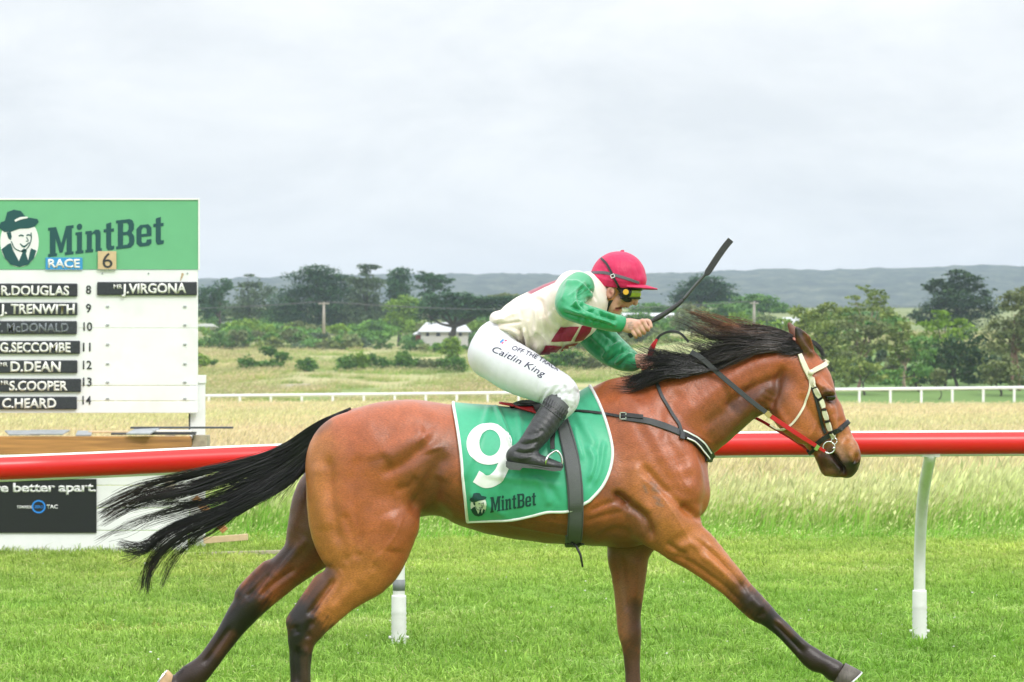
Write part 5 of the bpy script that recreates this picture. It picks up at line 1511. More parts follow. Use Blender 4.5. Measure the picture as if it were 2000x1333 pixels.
bm_obj("rosette", bm, M_whiteleather, bridle, True)
_ck = spline([(1586, 738), (1594, 758), (1601, 778), (1609, 800), (1617, 822), (1625, 843), (1631, 856)], 8)
for i in range(6):
    seg = _ck[i * 8:i * 8 + 8]
    strap_px("cheek_sleeve", seg, [8.5, 10.5, 10.5, 8.5], M_whiteleather, bridle, HB, .006, .009, 2)
for i in range(1, 6):
    a = _ck[i * 8] - _ck[i * 8 - 1]; a = a / np.linalg.norm(a) * 2.2
    strap_px("tie", [_ck[i * 8] - a * .5, _ck[i * 8] + a], 11, M_black, bridle, HB, .007, .010, 2)
strap_px("cheekpiece", [(1583, 740), (1591, 770), (1599, 802), (1606, 830), (1612, 847)], 6.5, M_black, bridle, HB, .003, .004)
strap_px("throatlash", [(1579, 733), (1582, 752), (1577, 775), (1566, 800), (1552, 822), (1536, 836), (1518, 838), (1504, 830)], 4.5, M_whiteleather, bridle, HB, .005, .004)
strap_px("noseband", [(1588, 874), (1602, 861), (1622, 849), (1640, 838), (1654, 827)], [9, 10, 10, 10, 9], M_black, bridle, HB, .005, .006)
_lp = loop_points(WV(1620, 852), (WV(1654, 826) - WV(1588, 876)).normalized(), 60, -180, 40, HB, .005, .22)
V, Q = strap_mesh([p for p, d in _lp], [d for p, d in _lp], 10 * HS, .006); np_mesh("noseband", V, Q, M_black, bridle)
strap_px("chin_strap", [(1584, 884), (1592, 876), (1600, 868)], 7, M_black, bridle, HB, .008, .006, 4)
_bc = hit_px(1619, 874, HB, .010)[0]
_a = np.linspace(0, 2 * math.pi, 29)
tube_obj("bit_ring", np.stack([_bc.x + .0245 * np.cos(_a), np.full(29, _bc.y - .004), _bc.z + .0245 * np.sin(_a)], 1), .0032, M_steel, bridle, 8)
_a = np.linspace(0, 2 * math.pi, 19); _b2 = hit_px(1629, 860, HB, .012)[0]
tube_obj("ring", np.stack([_b2.x + .011 * np.cos(_a), np.full(19, _b2.y - .002), _b2.z + .013 * np.sin(_a)], 1), .0026, M_steel, bridle, 6)
bm = bmesh.new(); bmesh.ops.create_uvsphere(bm, u_segments=12, v_segments=8, radius=.007)
bmesh.ops.translate(bm, vec=hit_px(1628, 876, HB, .012)[0], verts=bm.verts); bm_obj("bit_end", bm, M_steel, bridle, True)

reins = empty("reins", WV(1450, 770), "black and red reins running from the bit to the rider's hands", "reins")
strap_px("red_rein", [(1611, 882), (1590, 869), (1560, 850), (1530, 830), (1503, 812)], [6, 8, 9, 9, 9], M_red, reins, HB, .012, .006, 8, [-.085, -.10, -.125, -.135, -.14])
strap_px("ferrule", [(1505, 814), (1496, 806)], 10.5, M_brass, reins, HB, .01, .009, 4, [-.142, -.142])
strap_px("black_rein", [(1499, 808), (1470, 786), (1435, 757), (1400, 727), (1372, 702), (1350, 688)], [9, 9.5, 10, 10, 11, 11], M_webdark, reins, HB, .008, .006, 8, [-.14, -.145, -.14, -.13, -.125, -.11])
strap_px("red_rein", [(1474, 816), (1490, 824), (1510, 836), (1545, 856), (1580, 880)], 6, M_red, reins, None, .0, .005, 8, [.13, .12, .10, .085, .075])
strap_px("keeper", [(1592, 872), (1598, 876)], 12, M_steel, reins, HB, .016, .007, 3, [-.105, -.1])
strap_px("rein_loop", [(1345, 668), (1328, 651), (1308, 648), (1290, 655), (1281, 666)], [5, 5, 5, 5, 6], M_webdark, reins, None, 0, .005, 8, [-.05, -.05, -.03, -.01, 0])
strap_px("red_grip", [(1283, 663), (1276, 675), (1271, 690), (1268, 704)], [5, 10, 12, 10], M_red, reins, None, 0, .008, 6, [0, .0, .01, .02])
# ------------------------------------------------------------------ mane and tail: single strands grown along guide locks
def hair(name, guides, n, seg, r0, r1, parent, m, jitter, clumps, tipspread, seed, lenvar=.25, wave=.004, tints=None, rootjit=False, crange=(.72, 1.06), pull=.62):
    g = np.random.default_rng(seed)
    GD = []
    for gd in guides:
        A = np.array([W(p[0], p[1], p[2]) for p in gd]); A = spline(A, 6)
        L = np.concatenate([[0], np.cumsum(np.linalg.norm(np.diff(A, axis=0), axis=1))])
        q = np.linspace(0, L[-1], seg)
        GD.append(np.stack([np.interp(q, L, A[:, i]) for i in range(3)], 1))
    GD = np.array(GD); ng = len(GD)
    # clump centres
    cs = g.uniform(0, ng - 1, clumps); coff = g.normal(0, 1, (clumps, 3)) * tipspread
    cph = g.uniform(0, 6.28, clumps); clen = g.uniform(*crange, clumps)
    cdir = g.normal(0, 1, (clumps, 3)) * [1, .7, 1]; cfr = g.uniform(5, 13, clumps); ctint = np.exp(g.normal(0, .55, clumps))
    Vs, Qs, Cs = [], [], []
    t = np.linspace(0, 1, seg)
    def lerpg(s):
        i = np.clip(int(s), 0, ng - 2); f = s - i
        return GD[i] * (1 - f) + GD[i + 1] * f
    for k in range(n):
        c = g.integers(clumps)
        s0 = np.clip(cs[c] + g.normal(0, .38), 0, ng - 1)
        base, cl = lerpg(s0), lerpg(cs[c])
        w = smooth01(t * 1.3)[:, None] * pull
        A = base * (1 - w) + cl * w
        A = A + coff[c][None] * (t ** 1.5)[:, None] + g.normal(0, jitter, 3)[None] * (.35 + .65 * t)[:, None]
        A = A + (wave * np.sin(t * cfr[c] + cph[c]) * t ** .7)[:, None] * (cdir[c] + g.normal(0, .35, 3))[None]
        e = clen[c] * (1 - lenvar * abs(g.normal(0, .55)))
        e = np.clip(e, .25, 1.1)
        st0 = g.uniform(0, .10)
        q = np.linspace(st0 if rootjit else 0, e, seg)
        A = np.stack([np.interp(np.minimum(q, 1), t, A[:, i]) + np.maximum(q - 1, 0) * (A[-1, i] - A[-4, i]) * 3 for i in range(3)], 1)
        R = (r0 + (r1 - r0) * t) * g.uniform(.7, 1.25)
        T = np.gradient(A, axis=0); T /= np.linalg.norm(T, axis=1)[:, None] + 1e-9
        b = np.cross(T, [0, 1, 0]); b /= np.linalg.norm(b, axis=1)[:, None] + 1e-9
        d = np.cross(T, b)
        off = len(Vs) * seg * 3
        V = np.concatenate([A + R[:, None] * (math.cos(x) * b + math.sin(x) * d) for x in (0, 2.094, 4.189)])
        i = np.arange(seg - 1)
        Qs.append(np.concatenate([np.stack([a * seg + i, z * seg + i, z * seg + i + 1, a * seg + i + 1], 1) for a, z in ((0, 1), (1, 2), (2, 0))]) + off)
        Vs.append(V)
        x = s0 / (ng - 1)
        col = tints(x, t, g) if tints else np.tile([.012, .011, .011], (seg, 1))
        Cs.append(np.tile(col * ctint[c], (3, 1)))
    return np_mesh(name, np.concatenate(Vs), np.concatenate(Qs), m, parent, col=np.concatenate(Cs))

M_hair = mat("horse_hair", (.01, .01, .01), .38, attr=True, spec=.55)
def mane_tint(x, t, g):
    top = max(0.0, 1 - x * 2.6)
    a = np.array([.013, .0105, .0105]) * g.uniform(.7, 1.6); b = np.array([.30, .115, .05]) * g.uniform(.5, 1.3)
    w = np.clip((t - .12) * 1.3, 0, 1) * top * (1 if g.random() < .75 else .2) + .10 * g.random() * (1 - t)
    return a[None] * (1 - w)[:, None] + b[None] * w[:, None]
U = [
    [(1549, 655, -.01), (1510, 643, -.03), (1460, 640, -.045), (1412, 632, -.04), (1375, 617, -.03), (1343, 606, -.02)],
    [(1548, 660, -.03), (1500, 652, -.06), (1450, 652, -.07), (1408, 650, -.065), (1375, 636, -.05), (1352, 620, -.04)],
    [(1552, 670, -.06), (1500, 664, -.085), (1450, 666, -.09), (1400, 668, -.085), (1360, 660, -.075), (1322, 652, -.06)],
    [(1556, 682, -.08), (1500, 676, -.10), (1450, 680, -.105), (1400, 688, -.10), (1360, 678, -.09), (1322, 668, -.08)],
    [(1552, 690, -.085), (1495, 682, -.105), (1445, 694, -.115), (1402, 710, -.12), (1365, 700, -.11), (1332, 684, -.09)],
    [(1520, 684, -.09), (1470, 688, -.11), (1430, 702, -.12), (1400, 718, -.125), (1372, 716, -.12), (1345, 700, -.10)],
]
hair("mane", U, 1250, 18, .0016, .0004, horse, M_hair, .0055, 64, .024, 11, .24, .013, mane_tint, True)
Lw = [
    [(1425, 690, -.06), (1385, 690, -.08), (1340, 697, -.09), (1305, 690, -.08), (1272, 682, -.06), (1248, 668, -.05)],
    [(1415, 703, -.09), (1370, 704, -.105), (1330, 706, -.11), (1290, 702, -.10), (1255, 694, -.09), (1232, 688, -.08)],
    [(1405, 716, -.11), (1360, 718, -.125), (1320, 715, -.13), (1280, 717, -.125), (1248, 722, -.12), (1222, 720, -.11)],
    [(1395, 723, -.12), (1352, 728, -.135), (1310, 729, -.14), (1270, 737, -.14), (1240, 748, -.135), (1210, 744, -.13)],
    [(1380, 722, -.125), (1330, 730, -.14), (1295, 734, -.145), (1265, 746, -.145), (1240, 755, -.14), (1218, 753, -.13)],
]
hair("mane", Lw, 1000, 16, .0016, .0004, horse, M_hair, .0055, 46, .020, 12, .28, .012, lambda x, t, g: np.tile(np.array([.010, .0095, .0105]) * g.uniform(.6, 1.9), (16, 1)), True)
hair("mane", [[(1566, 668, -.03), (1552, 668, -.06), (1530, 670, -.085), (1505, 676, -.10)], [(1570, 676, -.05), (1556, 680, -.08), (1532, 684, -.095), (1505, 690, -.105)], [(1572, 684, -.06), (1560, 692, -.085), (1545, 697, -.095), (1525, 692, -.10)]], 240, 9, .0016, .0005, horse, M_hair, .007, 30, .012, 16, .4, .006, lambda x, t, g: np.tile(np.array([.014, .011, .011]) * g.uniform(.6, 2.2), (9, 1)))
# roots along the crest so that no gap shows between the locks and the neck
Cr = [[(1500, 655, -.02), (1485, 660, -.06), (1465, 672, -.10), (1440, 684, -.115)], [(1440, 668, -.02), (1420, 680, -.07), (1400, 694, -.115), (1375, 704, -.125)], [(1380, 690, -.02), (1360, 698, -.07), (1340, 712, -.12), (1312, 722, -.135)],
      [(1310, 713, -.02), (1295, 718, -.07), (1275, 730, -.12), (1250, 740, -.135)], [(1240, 738, -.02), (1232, 742, -.06), (1222, 748, -.10), (1208, 750, -.11)]]
hair("mane", Cr, 420, 10, .0017, .0006, horse, M_hair, .012, 60, .008, 13, .3, .004)
# fine flying wisps
Wp = [[(1400, 660, -.05), (1350, 640, -.03), (1330, 640, -.02), (1322, 665, -.02)], [(1380, 690, -.08), (1345, 700, -.06), (1320, 680, -.03), (1300, 665, -.02)], [(1370, 700, -.09), (1340, 695, -.06), (1325, 672, -.03), (1335, 650, -.02)],
      [(1300, 695, -.09), (1270, 680, -.06), (1252, 668, -.04), (1243, 655, -.02)]]
hair("mane", Wp, 60, 12, .0007, .0003, horse, M_hair, .012, 14, .03, 14, .3, .012, mane_tint)
hair("forelock", [[(1566, 668, -.02), (1585, 668, -.03), (1600, 682, -.035), (1608, 706, -.03)], [(1572, 668, .0), (1590, 668, 0), (1604, 684, 0), (1611, 706, .0)], [(1566, 668, .02), (1585, 668, .03), (1600, 682, .035), (1608, 706, .03)]], 120, 9, .0012, .0004, horse, M_hair, .004, 12, .006, 15)
Tl = [
    [(684, 799, -.02), (640, 818, -.04), (612, 834, -.03), (572, 860, .01), (520, 884, .01), (450, 904, .0), (380, 922, -.01), (300, 942, -.02), (240, 966, -.02), (188, 992, -.02)],
    [(674, 806, -.035), (612, 848, -.03), (560, 882, .02), (500, 910, .01), (430, 936, .0), (360, 958, -.01), (290, 968, -.02), (235, 980, -.01), (198, 1000, 0)],
    [(668, 812, -.045), (602, 872, -.03), (550, 908, .03), (490, 942, .02), (420, 970, .01), (350, 990, .0), (300, 1000, -.01), (250, 1012, 0), (206, 1032, 0)],
    [(660, 820, -.045), (600, 888, -.04), (550, 930, -.01), (490, 966, -.02), (430, 996, -.03), (370, 1018, -.03), (320, 1040, -.03), (280, 1068, -.02), (240, 1062, -.02)],
    [(652, 828, -.04), (602, 900, -.04), (548, 943, -.03), (492, 978, -.04), (432, 1008, -.04), (372, 1032, -.05), (322, 1064, -.05), (292, 1104, -.04), (284, 1145, -.04)],
    [(648, 836, -.02), (604, 905, .01), (552, 948, .0), (500, 980, 0), (445, 1010, 0), (395, 1040, 0), (358, 1080, 0), (338, 1110, 0), (325, 1130, 0)],
]
def tail_tint(x, t, g):
    a = np.array([.009, .009, .010]) * g.uniform(.6, 1.5); b = np.array([.06, .028, .018])
    w = np.clip((t - .6) * 1.5, 0, 1) * (1 if x < .4 else .15) * g.random()
    return a[None] * (1 - w)[:, None] + b[None] * w[:, None]
hair("tail", Tl, 1150, 30, .0017, .0005, horse, M_hair, .0048, 48, .027, 21, .24, .016, tail_tint, False, (.72, 1.2), .80)
hair("tail", [[p for p in gd] for gd in Tl], 650, 18, .0020, .0006, horse, M_hair, .009, 40, .012, 22, .3, .006, None, False, (.34, .80))
for _k, (_a, _b) in enumerate(((4, 5), (0, 1), (3, 4))): hair("tail", [Tl[_a], [(p[0], p[1] + 8, p[2]) for p in Tl[_a]]], (150, 90, 110)[_k], 30, .0017, .0006, horse, M_hair, .0045, 7, .012, 30 + _k, .10, .012, tail_tint, False, (.95, 1.06), .8)
hair("tail", [[(610, 880, -.03), (590, 915, -.05), (562, 940, -.06), (540, 955, -.06), (530, 985, -.06)], [(600, 900, -.04), (580, 930, -.06), (556, 955, -.06), (530, 985, -.06), (527, 1010, -.06)]], 60, 12, .0011, .0004, horse, M_hair, .006, 9, .02, 23, .3, .008)
# feather at the far hind fetlock
hair("fetlock_hair", [[(378, 1302, .12), (366, 1304, .11), (352, 1300, .11)], [(366, 1312, .12), (352, 1316, .11), (340, 1312, .11)], [(358, 1325, .12), (346, 1330, .11), (336, 1328, .11)]], 70, 7, .001, .0003, horse, M_hair, .004, 9, .006, 24)
# ------------------------------------------------------------------ the rider
M_skin = mat("skin", (.62, .34, .25), .5, attr=True, spec=.4, var=.06, vscale=120)
M_cream = mat("silk_cream", (.78, .70, .60), .5, attr=True, spec=.4, sheen=.3, var=.03, vscale=50, bump=.06, bscale=500)
M_green = mat("silk_green", (.018, .30, .125), .36, spec=.5, sheen=.25, var=.05, vscale=40, bump=.05, bscale=600)
M_crimson = mat("silk_crimson", (.30, .012, .055), .5, var=.08, vscale=300)
M_breech = mat("breeches_white", (.80, .81, .83), .5, attr=True, spec=.4, var=.02, vscale=60, bump=.04, bscale=500)
M_boot = mat("boot_leather", (.034, .035, .038), .36, spec=.5, var=.35, vscale=30, bump=.2, bscale=180)
M_bootknit = mat("boot_elastic", (.085, .087, .095), .5, var=.2, vscale=200)
M_helmet = mat("cap_silk_pink", (.56, .012, .085), .5, spec=.4, sheen=.05, var=.06, vscale=60, bump=.3, bscale=90, stretch=(1, 1, .4))
M_tan = mat("leather_tan", (.42, .17, .055), .5, var=.15, vscale=50)
M_goggle = mat("goggle_black", (.015, .015, .017), .35)
M_yellow = mat("plastic_yellow", (.75, .42, .03), .4)
M_lens = mat("goggle_lens_lime", (.46, .58, .07), .08, spec=.8)
M_ink = mat("print_navy", (.02, .018, .06), .6)
M_grey = mat("elastic_grey", (.12, .11, .13), .6)
M_blueprint = mat("print_blue", (.05, .25, .6), .6)
M_pinkprint = mat("print_pink", (.65, .05, .2), .6)
M_mouth = mat("mouth_inside", (.03, .006, .006), .5)
M_teeth = mat("teeth", (.75, .7, .6), .3)

rider = empty("person", WV(1040, 780), "rider in pink cap, cream and green silks crouching on the galloping horse with arm raised", "person")

def to_bvh(V, Q): return BVHTree.FromPolygons([tuple(v) for v in V], [tuple(q) for q in Q])
def noise_disp(V, N, amp, freq, seed, stretch=(1, 1, 1)):
    g = np.random.default_rng(seed); out = np.zeros(len(V))
    for i in range(7):
        d = g.normal(0, 1, 3) * stretch; d = d / np.linalg.norm(d) * freq * g.uniform(.6, 1.8)
        out += np.sin(V @ d + g.uniform(0, 6.28))
    return V + N * (amp * out / 7)[:, None]

# ---- body: head, neck, trunk and limbs under the clothes, one surface
def fist(G, axis0, axis1, knuckle_dir, dn, wrist, far=False):
    """hand closed round a handle running axis0->axis1 (px + depth); dn = depth offset towards the camera"""
    a0, a1 = np.array(W(*axis0)), np.array(W(*axis1))
    kd = np.array([knuckle_dir[0], 0, -knuckle_dir[1]], float); kd /= np.linalg.norm(kd)
    yy = np.array([0, -1.0, 0]) * (1 if not far else -1)
    k = .0028
    ctr = (a0 + a1) / 2
    wr = np.array(W(*wrist))
    G.chain([wr - (ctr - wr) * .5, wr, (wr + ctr) / 2 + kd * .006 + yy * .010, ctr + kd * .016 + yy * .018], [.021, .0235, .030, .027], [.018, .020, .018, .014], .012, flat=False)
    kn = []
    for i, (t, r, ln) in enumerate(((.90, .0092, 1.0), (.64, .0096, 1.06), (.38, .0092, 1.0), (.14, .0080, .86))):
        c = a0 + (a1 - a0) * t
        b = (ctr + kd * .020 + yy * .018) * .45 + (c + kd * .016 + yy * .019) * .55
        K = c + kd * .019 + yy * .020
        P1 = c - kd * .011 * ln + yy * .022
        P2 = c - kd * .021 * ln + yy * .004
        P3 = c - kd * .012 * ln - yy * .016
        P4 = c + kd * .004 - yy * .020
        G.chain([b, K, P1, P2, P3, P4], [r * 1.15, r * 1.12, r, r * .97, r * .9, r * .75], None, k, sub=5, flat=False)
        G.ellip(K + yy * .002, (r * 1.12, r * 1.1, r * 1.12), .004)
        kn.append(K)
    # thumb: leaves the wrist side of the palm and closes over the fingers
    c = a0 + (a1 - a0) * .98
    G.chain([wr + (ctr - wr) * .25 - yy * .006 + np.array([0, 0, .010]), ctr + (a1 - a0) * .25 + kd * .022 - yy * .004, a0 + (a1 - a0) * 1.16 + kd * .006 + yy * .002, a0 + (a1 - a0) * 1.12 - kd * .016 + yy * .009], [.014, .0118, .0105, .0085], None, .006, sub=5, flat=False)

def rider_skin():
    parts = []
    H = Field(W(1120, 640, -.17), W(1275, 485, .17), .0026)
    H.ellip(W(1203, 546), (.098, .080, .094), .02)
    H.limb([(1228, 560, 22, 0, 27), (1226, 578, 17, 0, 24), (1214, 590, 15, 0, 22), (1200, 600, 13, 0, 20)], .025)
    H.limb([(1190, 575, 26, 0, 29), (1196, 592, 17, 0, 25), (1198, 605, 12, 0, 18), (1202, 610, 9, 0, 12)], .02)
    for s in (-1, 1):
        H.limb([(1222, 577, 9, .036 * s, 9), (1210, 585, 9, .042 * s, 9)], .012)        # cheek bone
        H.limb([(1238, 568, 6, .02 * s, 9), (1230, 566, 7, .038 * s, 8)], .01)          # brow
    H.limb([(1243, 572, 5.5, 0, 5), (1242, 582, 5.5, 0, 5.5), (1240.5, 592, 5.4, 0, 6.5)], .007)   # nose
    for s in (-1, 1): H.limb([(1231, 593, 4.2, .009 * s, 4)], .005)
    H.limb([(1224, 597, 5.5, 0, 11), (1219, 600, 5, 0, 12)], .006)                      # upper lip
    H.limb([(1203, 608, 7, 0, 11), (1206, 606, 5, 0, 12)], .006)                        # lower lip and chin
    H.limb([(1221, 603.5, 4.2, 0, 14), (1213, 601, 4.5, 0, 14), (1203, 603, 2.6, 0, 13)], .003, 'sub')    # open mouth
    # ear
    for s in (-1, 1):
        c = np.array(W(1192, 571, .078 * s))
        H.ellip(c, (.0165, .009, .027), .004, rot=Matrix.Rotation(math.radians(14), 3, 'Y'))
        H.ellip(c + np.array([.002, .009 * s, .002]), (.009, .006, .016), .003, 'sub', rot=Matrix.Rotation(math.radians(14), 3, 'Y'))
        H.ellip(c + np.array([.004, .005 * s, -.001]), (.004, .004, .006), .003)
    H.limb([(1130, 590, 26, 0, 28), (1158, 584, 25, 0, 27), (1185, 580, 25, 0, 26)], .02)
    V, Q = H.mesh(2)
    UV = px_of(V); D = V[:, 1] - Y0
    C = np.tile([.66, .38, .28], (len(V), 1))
    P = lambda *a, **k: paint(C, UV, D, *a, **k)
    P([(1226, 592), (1236, 592)], 7, (.55, .20, .16), .6, .9)
    P([(1200, 588), (1212, 592)], 12, (.58, .25, .19), .5, .9)
    P([(1219, 603), (1212, 602), (1204, 603.5)], 2.6, (.10, .012, .012), .97, .5)
    P([(1224, 600.5), (1214, 598.4)], 1.8, (.46, .13, .12), .8, .8)
    P([(1200, 607), (1208, 606)], 2.0, (.46, .13, .12), .8, .8)
    P([(1192, 571)], 13, (.60, .27, .20), .6, .9)
    P([(1192, 571), (1194, 576)], 4, (.30, .09, .07), .7, .9)
    P([(1150, 560), (1180, 560)], 14, (.10, .05, .03), .3, .9)
    parts.append((V, Q, C))
    # near hand on the whip
    A0, A1 = (1233, 654, -.30), (1263, 634, -.30)
    Hn = Field(W(1180, 685, -.42), W(1290, 600, -.22), .0019)
    fist(Hn, A0, A1, (-.54, -.84), .03, (1212, 634, -.302))
    V, Q = Hn.mesh(2)
    UV = px_of(V); C = np.tile([.60, .35, .265], (len(V), 1)); D = V[:, 1] - Y0
    for i, t in enumerate((.9, .64, .38, .14)):
        c = (A0[0] + (A1[0] - A0[0]) * t, A0[1] + (A1[1] - A0[1]) * t)
        paint(C, UV, D, [(c[0] - 5, c[1] - 8)], 5, (.62, .27, .20), .55, .9)
        paint(C, UV, D, [(c[0] + 6, c[1] + 9)], 6, (.58, .24, .18), .5, .9)
    for p in ([(1226, 632), (1234, 630), (1228, 636), (1236, 636)], [(1228, 640), (1236, 641), (1231, 645)]):
        paint(C, UV, D, p, 1.5, (.22, .17, .16), .55, .9)                               # faded tattoo
    parts.append((V, Q, C))
    Hf = Field(W(1190, 760, .02), W(1290, 660, .26), .0026)
    fist(Hf, (1248, 716, .12), (1276, 704, .12), (-.5, -.85), .03, (1232, 706, .13), False)
    V, Q = Hf.mesh(2); parts.append((V, Q, np.tile([.60, .35, .265], (len(V), 1))))
    # trunk and limbs, inside the clothes
    B = Field(W(900, 930, -.40), W(1270, 520, .40), .009)
    B.limb([(962, 672, 36, 0, 62), (1000, 640, 38, 0, 60), (1060, 620, 48, 0, 66), (1110, 602, 46, 0, 66), (1145, 586, 34, 0, 40), (1170, 583, 24, 0, 25)], .03)
    for s in (-1, 1):
        B.limb([(965, 690, 36, .09 * s, 34), (1010, 722, 36, .16 * s, 32), (1060, 748, 30, .2 * s, 27), (1098, 766, 25, .235 * s, 24), (1085, 800, 20, .252 * s, 20), (1055, 835, 19, .297 * s, 19), (1022, 875, 14, .328 * s, 14), (1012, 893, 14, .335 * s, 13), (1060, 905, 10, .335 * s, 14)], .02)
    B.limb([(1125, 580, 20, -.14, 20), (1111, 599, 11, -.345, 11), (1160, 618, 10, -.355, 10), (1212, 634, 10.5, -.302, 10)], .015, flat=False)
    B.limb([(1130, 605, 22, .16, 24), (1165, 655, 16, .195, 16), (1192, 682, 14, .19, 14), (1232, 706, 11, .13, 11)], .02, flat=False)
    V, Q = B.mesh(2); parts.append((V, Q, np.tile([.56, .30, .22], (len(V), 1))))
    o = 0; VV, QQ, CC = [], [], []
    for V, Q, C in parts:
        VV.append(V); QQ.append(Q + o); CC.append(C); o += len(V)
    return np.concatenate(VV), np.concatenate(QQ), np.concatenate(CC)
rV, rQ, rC = rider_skin()
np_mesh("body", rV, rQ, M_skin, rider, col=rC)
RB = to_bvh(rV, rQ)
bm = bmesh.new(); add_box(bm, W(1219, 600.8, 0), (.010, .034, .007), Matrix.Rotation(math.radians(20), 3, 'Y'), .002); bm_obj("teeth", bm, M_teeth, rider)

# ---- breeches
G = Field(W(900, 850, -.40), W(1150, 620, .40), .0055)
G.limb([(985, 648, 30, 0, 64), (966, 668, 40, 0, 72), (958, 694, 42, 0, 74)], .03)
for s in (-1, 1):
    G.limb([(961, 694, 46, .085 * s, 42), (1008, 721, 48, .155 * s, 40), (1058, 747, 40, .20 * s, 34), (1097, 766, 32.5, .235 * s, 30), (1103, 786, 26, .245 * s, 26), (1086, 806, 22, .25 * s, 22)], .035)
V, Q = G.mesh(3); N = vnormals(V, Q)
V = noise_disp(V, N, .0015, 60, 5)
bf = []
for i in range(9):
    x0 = 1052 + i * 7
    bf.append(([(x0, 790 - i * 2), (x0 + 10, 772 - i), (x0 + 24 + (i % 3) * 6, 742 + i * 3)], 3.2, (.004 if i % 2 else -.0045)))
bf += [([(1060, 760), (1085, 752), (1112, 750)], 3, .003), ([(1070, 775), (1095, 768), (1125, 772)], 3, -.0035), ([(1078, 785), (1100, 780), (1124, 786)], 3, .003), ([(1085, 795), (1105, 793), (1118, 800)], 3, -.003),
       ([(1066, 716), (1052, 742), (1045, 768)], 2, -.003), ([(940, 660), (955, 675), (975, 690)], 5, -.002), ([(938, 672), (958, 664), (972, 655)], 3, -.0025), ([(944, 680), (960, 668)], 3, -.002), ([(950, 640), (985, 662), (1010, 680)], 8, .002),
       ([(1075, 722), (1100, 735), (1120, 752)], 3, -.003), ([(1095, 730), (1110, 745), (1122, 765)], 3, .003)]
V = strokes(V, N, bf, -.02)
UV = px_of(V); D = V[:, 1] - Y0
C = np.tile([.74, .735, .80], (len(V), 1))
g_ = np.random.default_rng(3)
for i in range(14):                                                   # mud flecks and chafe at the knee
    u, v = g_.uniform(1088, 1128), g_.uniform(748, 806)
    paint(C, UV, D, [(u, v), (u + g_.uniform(-8, 8), v + g_.uniform(4, 10))], g_.uniform(1.5, 4), (.34, .32, .30), g_.uniform(.2, .6), .9, hi=-.1)
breeches = np_mesh("breeches", V, Q, M_breech, rider, col=C)
PB = to_bvh(V, Q)
decal("lettering", place_text("OFF THE TRACK", (999, 683), (1090, 726), 8.5, .012, .15, 1.02, lambda t: 3 * math.sin(math.pi * t)), PB, M_ink, breeches, .0015, 5)
decal("lettering", place_text("Caitlin King", (960, 687), (1062, 738), 12.5, .004, .25, 1.03, lambda t: 2 * math.sin(math.pi * t)), PB, M_ink, breeches, .0015, 5)
decal("lettering", curve_polys([[(976, 668), (983, 662), (984, 666), (977, 671)]]), PB, M_blueprint, breeches, .0015, 5)
decal("lettering", curve_polys([[(984, 664), (991, 665), (988, 668)], [(979, 670), (985, 668), (981, 673)]]), PB, M_pinkprint, breeches, .0015, 5)

# ---- silk jacket
G = Field(W(935, 715, -.34), W(1195, 505, .34), .0040)
G.limb([(972, 624, 16, 0, 64), (996, 634, 34, 0, 73), (1030, 631, 53, 0, 78), (1062, 627, 64, 0, 82), (1098, 611, 64, 0, 86), (1132, 592, 56, 0, 80), (1150, 578, 42, 0, 60)], .04)
G.limb([(1050, 678, 14, 0, 64), (1100, 660, 22, 0, 66), (1140, 632, 24, 0, 62)], .03)
for s in (-1, 1): G.limb([(1122, 568, 40, .125 * s, 36), (1108, 585, 36, .17 * s, 30)], .04)
G.limb([(1150, 562, 30, 0, 42), (1164, 566, 29, 0, 34), (1170, 572, 26, 0, 31)], .02)
V, Q = G.mesh(3); N = vnormals(V, Q)
V = noise_disp(V, N, .0035, 26, 8); V = noise_disp(V, N, .0012, 80, 9)
jf = [([(1035, 590), (1052, 585), (1060, 600), (1072, 640), (1085, 655)], 6, -.008), ([(1022, 640), (1028, 660), (1032, 684)], 4, .009), ([(1014, 640), (1020, 660), (1025, 680)], 4, -.007), ([(1045, 600), (1048, 630), (1040, 660)], 7, .007),
      ([(960, 628), (985, 622), (1010, 612)], 4, .004), ([(962, 634), (990, 632), (1020, 628)], 4, -.005), ([(970, 640), (1000, 645), (1020, 655)], 4, .005), ([(1070, 610), (1085, 635), (1100, 650)], 7, .006), ([(1000, 610), (1030, 600), (1060, 575)], 9, .003),
      ([(1080, 655), (1110, 640), (1140, 615)], 8, -.006), ([(960, 615), (980, 605), (985, 625)], 4, -.004), ([(1140, 535), (1155, 555), (1166, 590)], 3, -.005), ([(1128, 535), (1146, 560), (1156, 590)], 4, .004), ([(1040, 640), (1065, 660), (1075, 680)], 6, .005)]
g = np.random.default_rng(41); jf2 = []
for i in range(16):                                                # creases of the blown-up silk
    u, v = g.uniform(985, 1110), g.uniform(590, 670); a = g.uniform(.7, 1.5); L = g.uniform(18, 46); d = np.array([math.cos(a), math.sin(a)])
    jf2.append(([(u, v), (u + d[0] * L * .5 + g.uniform(-5, 5), v + d[1] * L * .5), (u + d[0] * L, v + d[1] * L)], g.uniform(2.4, 4.5), g.uniform(.003, .006) * (1 if i % 2 else -1)))
V = strokes(V, N, [(a, b * .8, c * 2.1) for a, b, c in jf] + jf2, .02)
UV = px_of(V); D = V[:, 1] - Y0
C = np.tile([.81, .695, .625], (len(V), 1))
paint(C, UV, D, [(1040, 568), (1062, 553), (1085, 545)], 9, (.30, .012, .055), 1, .25, lo=-.08)
paint(C, UV, D, [(1130, 520), (1155, 545), (1172, 585)], 9, (.80, .74, .68), .8, .5)
jacket = np_mesh("jacket", V, Q, M_cream, rider, col=C)
JB = to_bvh(V, Q)
